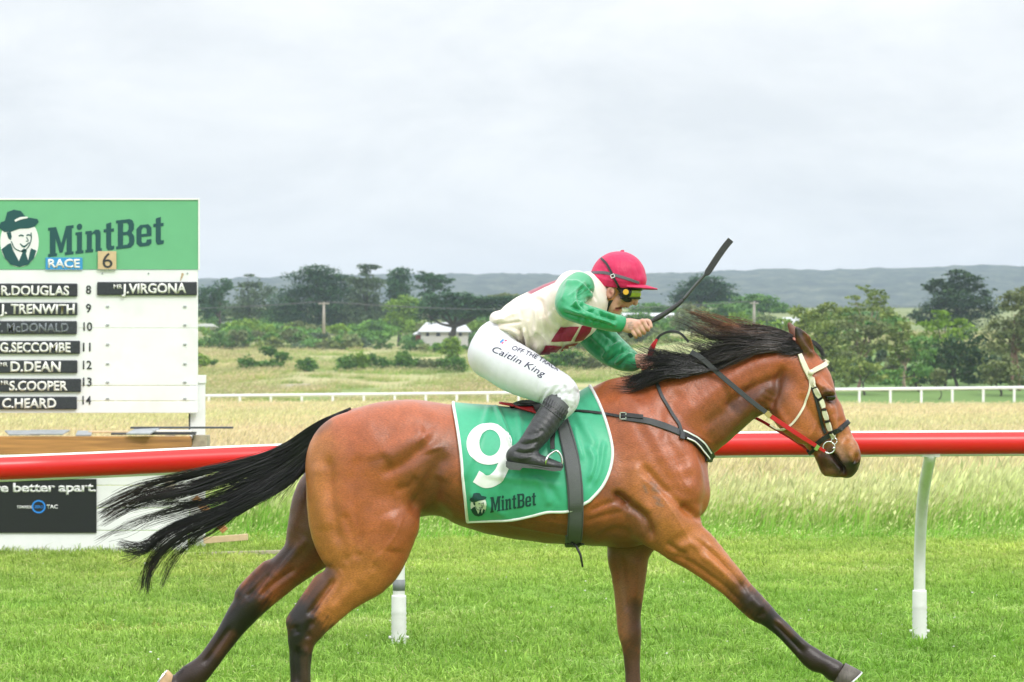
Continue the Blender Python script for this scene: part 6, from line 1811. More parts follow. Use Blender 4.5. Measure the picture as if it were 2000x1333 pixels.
for poly in ([(1094, 639), (1131, 638), (1114, 666), (1075, 668)], [(1136, 636), (1158, 630), (1152, 648), (1138, 664), (1121, 667)], [(1067, 674), (1098, 676), (1082, 691), (1054, 692)], [(1104, 674), (1130, 668), (1112, 683), (1090, 690)]):
    decal("square_patch", curve_polys([poly]), JB, M_crimson, jacket, .004, 5)
# ---- sleeves
def creases(seed):
    g = np.random.default_rng(seed); out = []
    if seed == 3:
        for i in range(12):                                        # fan of creases out of the bent elbow
            a = -.9 + i * .16 + g.normal(0, .05); L = g.uniform(35, 70); s0 = np.array([1098 + g.uniform(0, 16), 590 + g.uniform(-8, 14)])
            d = np.array([math.cos(a), math.sin(a)]); n = np.array([-d[1], d[0]]) * g.uniform(-8, 8)
            out.append(([s0 + d * 10, s0 + d * L * .55 + n, s0 + d * L], g.uniform(2.2, 3.6), g.uniform(.004, .007) * (1 if i % 2 else -.7)))
        for i in range(10):                                        # rucks along the forearm
            u = 1132 + i * 7.5; out.append(([(u - 6, 600 + i * 1.8), (u + 3, 612 + i * 2), (u - 2, 632 + i * .8)], g.uniform(2.2, 3.2), g.uniform(.002, .005) * (1 if i % 2 else -1)))
    else:
        for i in range(12):
            u = 1150 + i * 7; v = 648 + i * 5; out.append(([(u + 10, v - 22), (u + 2, v), (u - 12, v + 20)], g.uniform(2.5, 4), g.uniform(.003, .006) * (1 if i % 2 else -1), 0, .5))
    return out
def sleeve(nodes, folds, box, seed, hi=.0):
    G = Field(*box, .0034)
    G.limb(nodes, .02, flat=False, sub=8)
    V, Q = G.mesh(3); N = vnormals(V, Q)
    V = noise_disp(V, N, .0022, 50, seed)
    V = strokes(V, N, creases(seed), hi)
    V = strokes(V, N, [(f[0], f[1] * .8, f[2] * 1.9) + tuple(f[3:]) for f in folds], hi)
    np_mesh("sleeve", V, Q, M_green, jacket)
    return V, Q
nf = [([(1100, 560), (1125, 552), (1150, 570), (1165, 585)], 5, .005), ([(1135, 560), (1130, 580), (1140, 600), (1165, 612)], 4, -.007), ([(1125, 565), (1122, 585), (1132, 605), (1160, 618)], 5, .006), ([(1142, 570), (1165, 592), (1190, 602)], 5, .005), ([(1096, 610), (1120, 618), (1150, 624), (1190, 632)], 4, -.005),
      ([(1098, 600), (1125, 610), (1160, 622), (1195, 630)], 5, .006), ([(1150, 585), (1170, 602), (1200, 612)], 4, -.006), ([(1165, 605), (1185, 614), (1205, 620)], 3, .005), ([(1170, 615), (1190, 622), (1206, 628)], 3, -.005), ([(1165, 622), (1188, 630), (1204, 636)], 3, .004), ([(1112, 545), (1105, 570), (1098, 590)], 6, .004), ([(1145, 555), (1160, 575), (1172, 582)], 4, -.005)]
sV, sQ = sleeve([(1131, 562, 31, -.15, 31), (1116, 578, 29, -.24, 27), (1109, 598, 24, -.345, 24), (1135, 613, 21, -.37, 20), (1165, 622, 20, -.35, 19), (1190, 629, 18.5, -.325, 18), (1206, 632, 17, -.308, 16)], nf, (W(1060, 660, -.50), W(1235, 505, -.05)), 3)
ff = [([(1150, 650), (1170, 670), (1190, 690)], 6, .006, 0, .5), ([(1175, 700), (1195, 680), (1215, 668)], 5, .008, 0, .5), ([(1185, 710), (1205, 692), (1228, 682)], 5, -.006, 0, .5), ([(1200, 712), (1218, 700), (1236, 690)], 4, .006, 0, .5), ([(1160, 640), (1185, 655), (1205, 672)], 5, -.005, 0, .5)]
sleeve([(1130, 600, 38, .15, 34), (1152, 638, 36, .19, 32), (1182, 674, 33, .2, 28), (1212, 696, 27, .17, 24), (1232, 706, 20, .135, 18), (1238, 709, 16, .13, 15)], ff, (W(1080, 760, .0), W(1265, 540, .34)), 4, .5)
# gathered elastic cuffs
def cuff(c0, c1, r, name="cuff", n=28):
    A, B = WV(*c0), WV(*c1); ax = (B - A).normalized(); e1 = ax.orthogonal().normalized(); e2 = ax.cross(e1)
    V = []; Q = []; n2 = n * 2
    rings = [(0, .93), (.15, 1.0), (.5, .96), (.85, 1.02), (1, .9)]
    for t, s in rings:
        for i in range(n2):
            a = 2 * math.pi * i / n2; rr = r * s * (1 + (.05 if i % 2 else -.05))
            V.append(tuple(A.lerp(B, t) + e1 * rr * math.cos(a) + e2 * rr * math.sin(a)))
    for k in range(len(rings) - 1):
        for i in range(n2): Q.append((k * n2 + i, k * n2 + (i + 1) % n2, (k + 1) * n2 + (i + 1) % n2, (k + 1) * n2 + i))
    np_mesh(name, np.array(V), np.array(Q), M_green, jacket)
cuff((1204, 630, -.310), (1216, 635, -.3), .033)
cuff((1232, 706, .135), (1241, 711, .128), .034)

# ---- boots
for s in (-1, 1):
    G = Field(W(960, 945, -.40 if s < 0 else .20), W(1135, 760, -.18 if s < 0 else .40), .0042)
    G.limb([(1091, 790, 27, .25 * s, 26.5), (1080, 806, 27, .265 * s, 26), (1060, 834, 25.5, .297 * s, 25), (1038, 864, 22, .325 * s, 21.5), (1020, 885, 20, .333 * s, 19)], .02)
    G.limb([(1008, 892, 20, .335 * s, 18), (1030, 896, 19, .337 * s, 18), (1055, 903, 14.5, .338 * s, 19), (1080, 909, 11, .335 * s, 18), (1093, 911, 7.5, .333 * s, 13)], .02)
    V, Q = G.mesh(3); N = vnormals(V, Q)
    V = noise_disp(V, N, .0008, 60, 12)
    if s < 0:
        bf = [([(1012, 866), (1030, 868), (1052, 862)], 3, -.006), ([(1008, 874), (1026, 878), (1048, 874)], 3, .005), ([(1004, 882), (1024, 886), (1044, 884)], 3, -.006), ([(1020, 858), (1040, 858), (1058, 850)], 3.5, .004), ([(1000, 892), (1020, 896), (1040, 892)], 3, .003), ([(1026, 848), (1046, 848), (1064, 838)], 4, -.003), ([(1050, 892), (1056, 900), (1056, 912)], 2.5, -.002)]
        V = strokes(V, N, bf, 0)
    b = np_mesh("boot", V, Q, M_boot, rider)
    BB = to_bvh(V, Q)
    # welted sole with a low heel
    prof = [(988, 901), (988, 912), (996, 918), (1016, 919), (1020, 914), (1050, 916), (1080, 921), (1096, 920), (1100, 914), (1090, 914), (1050, 910), (1020, 906)]
    bm = bmesh.new(); vs1 = [bm.verts.new(W(u, v, .335 * s - .036)) for u, v in prof]; vs2 = [bm.verts.new(W(u, v, .335 * s + .036)) for u, v in prof]
    bm.faces.new(vs1); bm.faces.new(vs2[::-1])
    for i in range(len(prof)): j = (i + 1) % len(prof); bm.faces.new((vs1[i], vs1[j], vs2[j], vs2[i]))
    bm_obj("sole", bm, M_bootknit, b)
    if s < 0:
        strap_px("elastic_panel", [(1070, 776), (1084, 786), (1098, 796), (1108, 804)], [22, 24, 24, 20], M_bootknit, b, BB, .001, .002, 6)
        for i in range(11):
            u0, v0 = 1069 + i * 3.9, 774 + i * 3.0
            strap_px("elastic_rib", [(u0, v0), (u0 - 5, v0 + 9), (u0 - 9, v0 + 18)], 1.7, M_boot, b, BB, .003, .002, 3)
        strap_px("top_seam", [(1057, 789), (1072, 800), (1088, 812), (1098, 820)], 2, M_bootknit, b, BB, .0005, .003, 6)
        strap_px("welt", [(988, 905), (1010, 907), (1040, 909), (1070, 914), (1096, 916)], 2.2, M_bootknit, b, BB, .001, .003, 6)

# ---- cap, brim, straps, goggles
G = Field(W(1140, 575, -.15), W(1300, 480, .15), .0036)
G.ellip(W(1208, 541), (.114, .098, .106), .02)
G.limb([(1168, 545, 15, 0, 28), (1185, 552, 16, 0, 36), (1225, 552, 14, 0, 36), (1250, 548, 10, 0, 26)], .02)
V, Q = G.mesh(3)
# cut off below the rim line
rim = lambda u: np.interp(u, [1140, 1155, 1175, 1200, 1230, 1262, 1290], [545, 548, 557, 560, 561, 556, 556])
UV = px_of(V); zr = CAM_Z + (HZ - rim(UV[:, 0])) / F * V[:, 1]
V[:, 2] = np.maximum(V[:, 2], zr - .004)
N = vnormals(V, Q); V = noise_disp(V, N, .0012, 90, 2)
hs = [([(1172, 520), (1180, 540), (1170, 548)], 3, -.002), ([(1240, 515), (1248, 535), (1250, 548)], 3, -.002), ([(1225, 505), (1238, 530), (1240, 550)], 3, .002), ([(1160, 540), (1180, 546), (1200, 550)], 3, .003), ([(1200, 553), (1225, 555), (1245, 556)], 3, -.002), ([(1165, 530), (1176, 532), (1190, 528)], 3, .002)]
V = strokes(V, vnormals(V, Q), hs, 0)
cap = np_mesh("riding_cap", V, Q, M_helmet, rider); KB = to_bvh(V, Q)
# peak
bm = bmesh.new(); top, bot = [], []
for i in range(25):
    a = math.radians(-78 + 156 * i / 24)
    r_in, r_out = .084, .088 + .052 * math.cos(a) ** 1.2
    c = WV(1212, 557)
    for rr, zz, lst in ((r_in, .004, 0), (r_out, -.004 - .010 * math.cos(a), 1)):
        p = c + Vector((rr * math.cos(a) * 1.10, rr * math.sin(a) * .98, zz - (.001 if lst else 0)))
        top.append(bm.verts.new(p)); bot.append(bm.verts.new(p - Vector((0, 0, .005))))
for i in range(24):
    q = i * 2
    bm.faces.new((top[q], top[q + 1], top[q + 3], top[q + 2])); bm.faces.new((bot[q], bot[q + 2], bot[q + 3], bot[q + 1])); bm.faces.new((top[q + 1], bot[q + 1], bot[q + 3], top[q + 3]))
bm_obj("peak", bm, M_helmet, cap, True)
tube_obj("bobble", [W(1212, 494, 0), W(1215, 491, 0), W(1219, 490.5, 0)], [.006, .006, .004], M_helmet, cap, 8)
strap_px("band", [(1156, 533), (1180, 533), (1205, 539), (1228, 546), (1248, 553)], [5.5, 6, 6, 6, 5], M_grey, cap, KB, .001, .002)
strap_px("goggle_strap", [(1175, 506), (1185, 516), (1193, 530), (1199, 543), (1206, 556), (1212, 566)], 4.6, M_goggle, cap, [KB, RB], .003, .003)
bm = bmesh.new(); _h = hit_px(1197, 540, KB, .008)[0]; _r = Matrix.Rotation(math.radians(-24), 3, 'Y')
for (dx, dz, sx, sz) in ((-.0075, 0, .003, .014), (.0075, 0, .003, .014), (0, .0065, .016, .003), (0, -.0065, .016, .003)): add_box(bm, _h + _r @ Vector((dx, 0, dz)), (sx, .004, sz), _r)
bm_obj("strap_slide", bm, M_whitecloth, cap)
# harness: tan ear piece with a hole, black chin strap
decal("ear_piece", curve_polys([[(1164, 553), (1171, 567), (1180, 580), (1188, 587), (1197, 586), (1204, 577), (1209, 566), (1206, 556), (1180, 552)], ell(1192, 570, 10.5, 13.5, 24)]), RB, M_tan, rider, .003, 5, .004)
strap_px("chin_strap", [(1195, 585), (1191, 592), (1187, 600), (1186, 606)], 6, M_black, rider, RB, .003, .003)
goggles = rider
strap_px("goggle_frame", [(1206, 560), (1214, 565), (1223, 571)], [9, 14, 17], M_goggle, goggles, RB, .004, .008, 5)
bm = curve_polys([band([(1211, 572), (1216, 582), (1224, 586), (1232, 585)], [8, 8, 6, 4]), ])
decal("goggle_frame", bm, RB, M_goggle, goggles, .008, 4, .006)
# wrap-round lens in front of the eyes
P = []; Q = []
for i in range(17):
    a = math.radians(-76 + 152 * i / 16)
    for (v, rr) in ((563, .092), (570, .097), (577, .096), (584, .090)):
        c = WV(1206 + (583 - v) * .05, v)
        P.append(tuple(c + Vector((rr * math.cos(a) * 1.02, rr * math.sin(a) * .80, 0))))
for i in range(16):
    for j in range(3): Q.append((i * 4 + j, i * 4 + j + 1, (i + 1) * 4 + j + 1, (i + 1) * 4 + j))
_o = np_mesh("goggle_lens", np.array(P), np.array(Q), M_lens, goggles); _m = _o.modifiers.new("Solidify", 'SOLIDIFY'); _m.thickness = .002
P = []; Q = []
for i in range(21):
    a = math.radians(-84 + 168 * i / 20)
    for (v, rr) in ((585.5, .088), (583.5, .096), (582, .097), (583, .086)):
        c = WV(1206, v); P.append(tuple(c + Vector((rr * math.cos(a) * 1.03, rr * math.sin(a) * .82, 0))))
for i in range(20):
    for j in range(4): Q.append((i * 4 + j, i * 4 + (j + 1) % 4, (i + 1) * 4 + (j + 1) % 4, (i + 1) * 4 + j))
np_mesh("goggle_frame", np.array(P), np.array(Q), M_goggle, goggles)
P = [tuple((x[0], x[1], x[2] + (CAM_Z + (HZ - 562) / F * 16 - (CAM_Z + (HZ - 583) / F * 16))) ) for x in P]
np_mesh("goggle_frame", np.array(P), np.array(Q), M_goggle, goggles)
_h = hit_px(1222, 571, RB, .0)[0]
bm = bmesh.new(); bmesh.ops.create_cone(bm, cap_ends=True, segments=20, radius1=.026, radius2=.022, depth=.016, matrix=Matrix.Translation((_h.x, -.012 + _h.y, _h.z)) @ Matrix.Rotation(math.radians(90), 4, 'X'))
bm_obj("goggle_hinge", bm, M_goggle, goggles, True)
bm = bmesh.new(); bmesh.ops.create_cone(bm, cap_ends=True, segments=20, radius1=.0125, radius2=.0115, depth=.008, matrix=Matrix.Translation((_h.x, -.022 + _h.y, _h.z)) @ Matrix.Rotation(math.radians(90), 4, 'X'))
bm_obj("goggle_cap", bm, M_yellow, goggles)
# spare goggles pushed up under the peak
P = []; Q = []
for i in range(17):
    a = math.radians(-70 + 140 * i / 16)
    for (v, rr) in ((568, .094), (560, .100), (558, .085)):
        c = WV(1208, v); P.append(tuple(c + Vector((rr * math.cos(a) * 1.06, rr * math.sin(a) * .85, 0))))
for i in range(16):
    for j in range(3): Q.append((i * 3 + j, i * 3 + (j + 1) % 3, (i + 1) * 3 + (j + 1) % 3, (i + 1) * 3 + j))
np_mesh("spare_goggles", np.array(P), np.array(Q), M_goggle, goggles)

# ---- whip, held in the raised hand: a thing of its own
M_whipgrip = mat("whip_grip", (.028, .028, .03), .5, var=.3, vscale=90, bump=.3, bscale=220)
M_whipshaft = mat("whip_shaft", (.06, .062, .065), .28)
M_whitecap = mat("whip_end", (.03, .03, .032), .5)
whip = empty("riding_whip", WV(1262, 634, -.3), "black riding whip raised in the rider's hand, padded flap at its tip", "whip")
D_ = lambda u: -.30 + .02 * (u - 1262) / 160
wp = [(1228, 657), (1262, 634.5), (1300, 612), (1330, 590), (1358, 558), (1378, 536)]
sp = spline(wp, 8); tot = len(sp)
seg = lambda a, b: np.array([W(u, v, D_(u)) for u, v in sp[a:b]])
tube_obj("grip", seg(0, 26), np.interp(np.linspace(0, 1, 26), [0, .06, .2, .46, .5, .54, .8, 1], [.0105, .012, .0085, .0095, .0125, .0115, .010, .0085]), M_whipgrip, whip, 10)
tube_obj("shaft", seg(25, 41), np.linspace(.0062, .0055, 16), M_whipshaft, whip, 8)
fp = [(1377, 537), (1383, 531), (1398, 508), (1414, 485), (1427, 469)]
fP = [WV(u, v, D_(u)) for u, v in spline(fp, 6)]
V, Q = strap_mesh(fP, [Vector((0, -1, 0))] * len(fP), np.interp(np.linspace(0, 1, len(fP)), [0, .1, .25, 1], [6, 9, 13, 13]) * HS, .012)
np_mesh("flap", V, Q, M_whipgrip, whip, smooth=False)
# ------------------------------------------------------------------ race board on the left
M_boardgreen = mat("banner_green", (.15, .46, .235), .5, var=.04, vscale=5, dark=(.12, .40, .20), dscale=2, damt=.3)
M_boarddark = mat("banner_ink", (.010, .075, .080), .55)
M_plate = mat("plate_black", (.030, .035, .042), .5, var=.3, vscale=60)
M_plateworn = mat("plate_worn", (.034, .040, .048), .6, var=.3, vscale=60)
M_chalk = mat("paint_lettering", (.80, .80, .76), .6, var=.08, vscale=40)
M_faint = mat("worn_lettering", (.17, .19, .21), .7, var=.4, vscale=60)
M_numeral = mat("numeral_ink", (.03, .035, .04), .6)
M_bluecard = mat("card_blue", (.045, .30, .62), .5)
M_woodcard = mat("card_wood", (.62, .46, .27), .6, var=.1, vscale=20)
M_timber = mat("timber_pine", (.47, .225, .07), .7, var=.35, vscale=6, stretch=(.35, 2, 7), bump=.2, bscale=30, dark=(.14, .07, .03), dscale=2.2, damt=.6)
M_timbercut = mat("timber_end_grey", (.42, .36, .27), .8, var=.3, vscale=20)
M_poster = mat("poster_black", (.012, .014, .016), .35, var=.3, vscale=200)
M_posterblue = mat("poster_blue", (.02, .25, .75), .5)
M_postertext = mat("poster_white", (.82, .82, .82), .5)
M_sheet = mat("plate_grey", (.36, .38, .40), .45, var=.15, vscale=12)
M_sheetedge = mat("plate_dark", (.05, .055, .06), .5)
YB = 34.0
kB = YB / F
def bx_px(name, u0, v0, u1, v1, y0, y1, m, parent, bev=.004):
    """board piece from its outline on the photograph, between two depths"""
    a, b = W(u0, v0, Y=y0), W(u1, v1, Y=y0)
    return box_obj(name, ((a[0] + b[0]) / 2, (y0 + y1) / 2, (a[2] + b[2]) / 2), (abs(b[0] - a[0]), y1 - y0, abs(a[2] - b[2])), m, parent, None, bev)
board = empty("race_board", (W(190, 0, Y=YB)[0], YB, 0), "white wooden race board with green bookmaker banner and slotted rows of names", "scoreboard")
BL = -430
bx_px("banner", BL, 391, 387, 527, YB - .02, YB + .02, M_boardgreen, board, .003)
bx_px("edge_trim", BL, 387.5, 389, 391, YB - .03, YB + .03, M_paintwhite, board, .002)
bx_px("edge_trim", 387, 391, 389.5, 527.5, YB - .03, YB + .03, M_paintwhite, board, .002)
for (v0, v1) in ((527.6, 641), (641.5, 753), (754, 783), (784, 807)):
    bx_px("plank", BL, v0, 386, v1, YB - .012 - .004 * rng.random(), YB + .03, M_paintwhite, board, .004)
bx_px("post", 371, 735, 400, 1075, YB + .07, YB + .15, M_paintwhite, board, .006)
bx_px("post_cap", 384, 733, 401, 749, YB + .055, YB + .165, M_paintwhite, board, .004)
bx_px("post", -330, 735, -300, 1075, YB + .07, YB + .15, M_paintwhite, board, .006)
bx_px("batten", 368.5, 808, 371, 842, YB + .06, YB + .10, M_sheetedge, board, .001)
def flat_obj(name, bm, Y, m, parent, th=.003):
    """flat print in px, set on an upright face at distance Y"""
    for v in bm.verts: v.co = Vector(W(v.co.x, -v.co.y, Y=Y))
    r = bmesh.ops.extrude_face_region(bm, geom=bm.faces[:])
    for e in r['geom']:
        if isinstance(e, bmesh.types.BMVert): e.co.y -= th
    return bm_obj(name, bm, m, parent)
YF = YB - .021
flat_obj("wordmark", curve_polys(wordmark((94, 502.5), (320, 477), 57, 56, 0)), YF, M_boarddark, board)
_w, _h, _s, _f = man_emblem(38, 466, 57)
flat_obj("emblem", curve_polys(_w), YF, M_postertext, board, .002)
for l in (_h, _s, _f): flat_obj("emblem", curve_polys(l), YF - .003, M_boarddark, board, .002)
flat_obj("emblem", curve_polys([band([(29, 432), (40, 427), (54, 425)], [4, 5, 3])]), YF - .006, M_postertext, board, .002)
# row numerals
for n, (u0, u1, v) in {"8": (168, 178, 574), "9": (168, 178, 610), "10": (163, 180, 646), "11": (162, 177, 686), "12": (162, 179, 721), "13": (162, 179, 754), "14": (161, 178, 790)}.items():
    flat_obj("numeral", place_text(n, (u0, v), (u1, v), 16, .012), YB - .018, M_numeral, board, .003)
M_rust = mat("rust_stain", (.50, .36, .24), .8)
for v in (599, 635, 673, 711, 747, 779):
    for u in (210, 361): bx_px("hook", u - 3, v - 1.5, u + 3, v + 1.5, YB - .026, YB - .014, M_sheet, board, .001)
for u in (200, 290, 366): bx_px("screw", u - 1.5, 533, u + 1.5, 536, YB - .020, YB - .012, M_sheet, board, .001)
flat_obj("stain", curve_polys([band([(357, 534), (355, 541), (352, 549)], [5, 4, 1])]), YB - .0165, M_rust, board, .0008)
# name plates hooked on the rows: loose things
rowsN = [("8", "black name plate in row 8 of the left column", 554, 579.5, 151, "R.DOUGLAS", 2, 135, 577, 18, False), ("9", "black name plate in row 9 with squeezed white lettering", 591.5, 616, 151, "J. TRENWITH", 0, 146, 613, 18, False),
         ("10", "worn name plate in row 10 with almost rubbed out lettering", 627.5, 653, 150, "T. McDONALD", -12, 134, 649, 17, True), ("11", "black name plate in row 11 sticking out furthest right", 666, 691.5, 156, "G.SECCOMBE", 0, 138, 688, 18, False),
         ("12", "black name plate in row 12 with a short white name", 704, 729, 151, "D.DEAN", 20, 119, 726, 19, False), ("13", "black name plate in row 13 below the short name", 740, 766, 158, "S.COOPER", 18, 132, 763, 18, False),
         ("14", "lowest black name plate on the board, in row 14", 775, 800, 150, "C.HEARD", 4, 110, 797, 18, False)]
def name_plate(label, u0, u1, v0, v1, text, t0, t1, base, h, faint, mr=None, rise=0.0):
    o = bx_px("name_plate", u0, v0, u1, v1, YB - .040, YB - .018, M_plateworn if faint else M_plate, None, .009)
    tag(o, label, "name plate", "name plates on the race board")
    g = np.random.default_rng(len(text) + int(v0))
    bm = place_text(text, (t0, base), (t1, base - rise), h, .030, .03)
    for v in bm.verts: v.co.y += .5 * math.sin(v.co.x * .31 + v0)
    flat_obj("lettering", bm, YB - .0405, M_faint if faint else M_chalk, o)
    if mr: flat_obj("lettering", place_text("MR", (mr[0], mr[1]), (mr[2], mr[1]), 8, .02), YB - .0405, M_chalk, o)
    return o
for n, l, v0, v1, u1, tx, t0, t1, bs_, h, ft in rowsN:
    name_plate(l, -190, u1, v0, v1, tx, t0, t1, bs_, h, ft, {"12": (1, 716, 15), "13": (2, 752, 17)}.get(n))
name_plate("black name plate alone in the right hand column", 189.5, 384.5, 551, 577, "J.VIRGONA", 238, 364, 573.5, 18, False, (222, 564, 239), 1.5)
o = bx_px("race_sign", 89, 503.5, 161, 527, YB - .034, YB - .022, M_bluecard, None, .002); tag(o, "small blue sign on the green banner saying race", "sign")
flat_obj("lettering", place_text("RACE", (94, 523), (156, 523), 16, .03), YB - .0345, M_postertext, o)
o = bx_px("number_card", 191, 491, 227, 526.5, YB - .046, YB - .034, M_woodcard, None, .002); tag(o, "square wooden card with a hand painted 6 under the banner lettering", "card")
flat_obj("numeral", place_text("6", (201, 524), (220, 523), 29, .0), YB - .0465, M_numeral, o)
# lower skirt with poster, timber tray
YS = 33.4
skirt = empty("board_skirt", (W(180, 0, Y=YS)[0], YS, 0), "low white plank wall under the race board carrying a black poster", "wall")
for (v0, v1, r) in ((905, 948, 372), (949, 992, 371), (993, 1036, 369), (1037, 1100, 366)):
    a, b = W(BL, v0, Y=YS), W(r, v1, Y=YS); box_obj("plank", ((a[0] + b[0]) / 2, YS + .02, max((a[2] + b[2]) / 2, .0)), (b[0] - a[0], .03 + .004 * rng.random(), abs(a[2] - b[2]) - .0012), M_paintwhite, skirt, None, .004)
poster = bx_px("poster", -330, 936, 188.5, 1041, YS - .012, YS + .002, M_poster, skirt, .001)
flat_obj("lettering", place_text("They're better apart.", (-84, 962), (188, 960), 17, .028, 0, .95), YS - .0125, M_postertext, poster)
flat_obj("emblem", curve_polys([ell(75.5, 990, 13.5, 13, 40), ell(75.5, 990, 10.5, 10, 32)]), YS - .0125, M_posterblue, poster)
flat_obj("lettering", place_text("TOWARDS", (33, 993.5), (62, 993.5), 5.5, .02), YS - .0125, M_postertext, poster)
flat_obj("lettering", place_text("ZERO", (67, 993), (84, 993), 5, .02), YS - .0125, M_posterblue, poster)
flat_obj("lettering", place_text("TAC", (91, 993.5), (113, 993.5), 7, .03), YS - .0125, M_postertext, poster)
YT = 33.25
tray = empty("timber_beam", (W(180, 0, Y=YT)[0], YT, 0), "thick rough pine beam laid along the front of the race board", "beam")
a, b = W(BL, 853, Y=YT), W(371, 888, Y=YT)
beam = box_obj("beam", ((a[0] + b[0]) / 2, YT + .10, (a[2] + b[2]) / 2), (b[0] - a[0], .20, a[2] - b[2]), M_timber, tray, None, .006)
c = W(371, 870, Y=YT); box_obj("end_block", (c[0] + .065, YT + .40, c[2] + .005), (.13, .36, (a[2] - b[2]) * 1.02), M_timbercut, tray, None, .006)
box_obj("back_board", ((a[0] + b[0]) / 2, YT + .40, a[2] - .05), (b[0] - a[0], .36, .06), M_timber, tray, None, .004)
for u in (330, -200):
    q = W(u, 900, Y=YT); box_obj("bracket", (q[0], YT + .12, (b[2] + .25) / 2 + .2), (.08, .08, .55), M_timbercut, tray)
# loose plates lying on the beam
topz = a[2]
def loose(label, u0, u1, dep, w, h0, tilt, m, rz):
    x0, x1 = W(u0, 0, Y=YT)[0], W(u1, 0, Y=YT)[0]
    R = Matrix.Rotation(rz, 3, 'Z') @ Matrix.Rotation(tilt, 3, 'X')
    o = box_obj("loose_plate", ((x0 + x1) / 2, YT + dep, topz + h0), (x1 - x0, w, .014), m, None, R, .003)
    return tag(o, label, "name plate", "spare plates lying on the pine beam")
loose("pale grey plate lying flat at the left on the pine beam", 8, 70, .18, .30, .030, .10, M_sheet, .25)
loose("grey plate with white patch overlapping its left neighbour on the beam", 48, 126, .16, .26, .034, .12, M_sheet, -.12)
loose("short grey plate in the middle of the beam next to a cream stick", 146, 176, .14, .24, .026, .14, M_sheet, .05)
loose("cream stick lying between grey plates on the beam", 168, 274, .20, .10, .038, .06, M_woodcard, -.05)
loose("dark long plate under the crossed one near the beam end", 214, 380, .17, .16, .026, .08, M_sheetedge, .04)
loose("grey plate lying crosswise over the beam edge", 254, 302, .08, .30, .046, .16, M_sheet, -.22)
loose("long black slat jutting out past the end of the pine beam", 250, 452, .22, .09, .075, .05, M_sheetedge, .02)
loose("white slat under the black one near the beam end", 288, 372, .15, .10, .048, .07, M_paintwhite, .05)
# timber offcuts in the grass
def plank(name, label, u0, v0, u1, v1, Y, th, wd, m, z0=.03):
    A, B = WV(u0, v0, Y=Y), WV(u1, v1, Y=Y)
    d = (B - A); L = d.length; ax = d.normalized()
    q = ax.to_track_quat('X', 'Z').to_matrix()
    o = box_obj(name, tuple((A + B) / 2), (L, wd, th), m, None, q, .004)
    return tag(o, label, "plank")
plank("timber_prop", "brown timber prop leaning from the end of the skirt into the grass", 380, 972, 440, 1038, 33.8, .06, .08, M_timber)
plank("plank", "pale cut plank lying in the grass beside the timber prop", 398, 1056, 484, 1049, 33.6, .055, .09, M_woodcard)
plank("plank", "thin weathered board almost sunk in the mown grass", 340, 1084, 560, 1078, 32.6, .03, .06, M_timbercut)
# ------------------------------------------------------------------ far buildings, poles
M_wallwhite = mat("weatherboard_white", (.58, .58, .56), .7, var=.05, vscale=2)
M_roofpale = mat("roof_iron_pale", (.56, .58, .60), .45, var=.05, vscale=2)
M_roofdull = mat("roof_iron_dull", (.34, .36, .31), .6, var=.1, vscale=2)
M_brickred = mat("brick_red", (.42, .10, .07), .8)
M_windowdark = mat("window_dark", (.03, .035, .045), .15)
M_pole = mat("pole_wood_grey", (.36, .33, .29), .8, var=.2, vscale=2)
M_wire = mat("wire", (.10, .10, .11), .6)
def house(name, label, u0, u1, vbase, veave, vridge, Y, dpt, wins, chim=None, wall=None, cat="house", roof=None):
    k = Y / F; x0, x1 = (u0 - 1000) * k, (u1 - 1000) * k
    zb, ze, zr = (W(0, v, Y=Y)[2] for v in (vbase, veave, vridge))
    h = empty(name, ((x0 + x1) / 2, Y, zb), label, cat)
    box_obj("wall", ((x0 + x1) / 2, Y + dpt / 2, (zb + ze) / 2), (x1 - x0, dpt, ze - zb), wall or M_wallwhite, h)
    e = .5; bm = bmesh.new(); th = .15
    A = [(x0 - e, Y - e, ze - .05), (x1 + e, Y - e, ze - .05), (x1 + e, Y + dpt + e, ze - .05), (x0 - e, Y + dpt + e, ze - .05), (x0 + (x1 - x0) * .1, Y + dpt / 2, zr), (x1 - (x1 - x0) * .1, Y + dpt / 2, zr)]
    vs_ = [bm.verts.new(p) for p in A]; lo = [bm.verts.new((p[0], p[1], p[2] - th)) for p in A[:4]]
    for f in ((0, 1, 5, 4), (1, 2, 5), (2, 3, 4, 5), (3, 0, 4)): bm.faces.new([vs_[i] for i in f])
    for i in range(4): j = (i + 1) % 4; bm.faces.new((vs_[i], lo[i], lo[j], vs_[j]))
    bm.faces.new(lo[::-1]); bm_obj("roof", bm, roof or M_roofpale, h)
    for (wu0, wu1, wv0, wv1) in wins:
        a, b = W(wu0, wv0, Y=Y), W(wu1, wv1, Y=Y); box_obj("window", ((a[0] + b[0]) / 2, Y - .02, (a[2] + b[2]) / 2), (b[0] - a[0], .1, a[2] - b[2]), M_windowdark, h)
    if chim:
        a = W(*chim, Y=Y); box_obj("chimney", (a[0], Y + dpt * .4, a[2] - 1), (.8, .8, 2.6), M_brickred, h)
house("farm_house", "white weatherboard house with pale roof under the spreading cypress", 822, 914, 690, 647, 629, 606, 9, [(832, 838, 650, 657), (852, 860, 650, 657), (876, 884, 650, 657), (896, 902, 650, 657)])
house("shed", "small red brick lean-to at the left end of the white house", 812, 821, 690, 652, 648, 607, 4, [], wall=M_brickred, cat="shed")
house("shed", "long white roofed shed behind the rider's raised hand", 1205, 1345, 640, 626, 610, 650, 14, [(1215, 1230, 630, 638), (1250, 1262, 630, 638), (1300, 1312, 630, 638)], cat="shed")
house("shed", "white roofed shed peeping out between trees above the horse's ears", 1530, 1564, 640, 633, 619, 640, 10, [], cat="shed")
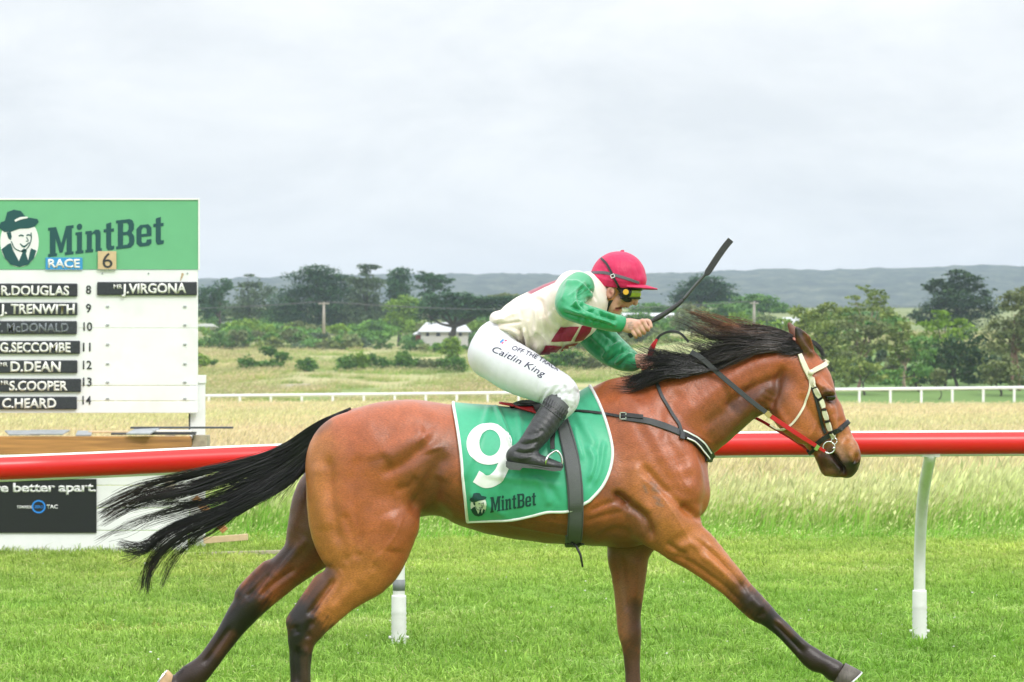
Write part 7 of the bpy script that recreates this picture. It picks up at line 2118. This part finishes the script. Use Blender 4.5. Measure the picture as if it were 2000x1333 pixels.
house("shed", "pale roof low in the scrub beside the scoreboard", 386, 414, 643, 637, 632, 640, 8, [], cat="shed", roof=M_roofdull)
house("shed", "yellowish pale shed roof behind the slim dark pine", 438, 470, 636, 631, 627, 668, 8, [], cat="shed", roof=M_roofdull)
def pole(label, u, vtop, vbase, Y, arm):
    a, b = W(u, vtop, Y=Y), W(u, vbase, Y=Y)
    t = empty("power_pole", b, label, "pole")
    tube_obj("pole", [b, a], [.26, .17], M_pole, t, 10)
    box_obj("crossarm", (a[0], Y - .2, a[2] - .25), (arm, .14, .16), M_pole, t)
    for s in (-1, -.4, .4, 1): box_obj("insulator", (a[0] + s * arm * .45, Y - .2, a[2] - .08), (.12, .12, .2), M_windowdark, t)
    return a
pa = pole("grey wooden power pole with crossarm in front of the tallest cypress", 632.5, 590, 652, 560, 1.6)
pb = pole("pale power pole rising behind the horse's mane", 1473, 589, 640, 520, 1.2)
w = empty("power_line", (pa[0], 560, pa[2]), "thin power wires sagging between the far poles", "wires")
for dz, dx in ((.05, -.7), (.05, .7)):
    n = 24; A = np.array([pa[0] - 60, 560 - .2, pa[2] + .1]); B = np.array(pa) + [dx, -.2, dz]; Cc = np.array(pb) + [dx, -.2, dz]
    for S, E in ((A, B), (B, Cc)):
        q = np.linspace(0, 1, n)[:, None]; Pw = S * (1 - q) + E * q; Pw[:, 2] -= (1 - (2 * q[:, 0] - 1) ** 2) * 1.2
        tube_obj("wire", Pw, .03, M_wire, w, 5, False)
# ------------------------------------------------------------------ the air: one closed box of thin haze
bm = bmesh.new()
add_box(bm, (0, 3450, 77.5), (3400, 7100, 161.0))
haze = bm_obj("haze", bm, [])
m = bpy.data.materials.new("haze_air"); m.use_nodes = True
N, L = m.node_tree.nodes, m.node_tree.links
N.clear()
o = N.new("ShaderNodeOutputMaterial"); p = N.new("ShaderNodeVolumePrincipled")
p.inputs["Color"].default_value = (.66, .80, 1.0, 1)
p.inputs["Density"].default_value = .00013
L.new(p.outputs[0], o.inputs["Volume"])
haze.data.materials.append(m)
tag(haze, kind='stuff')
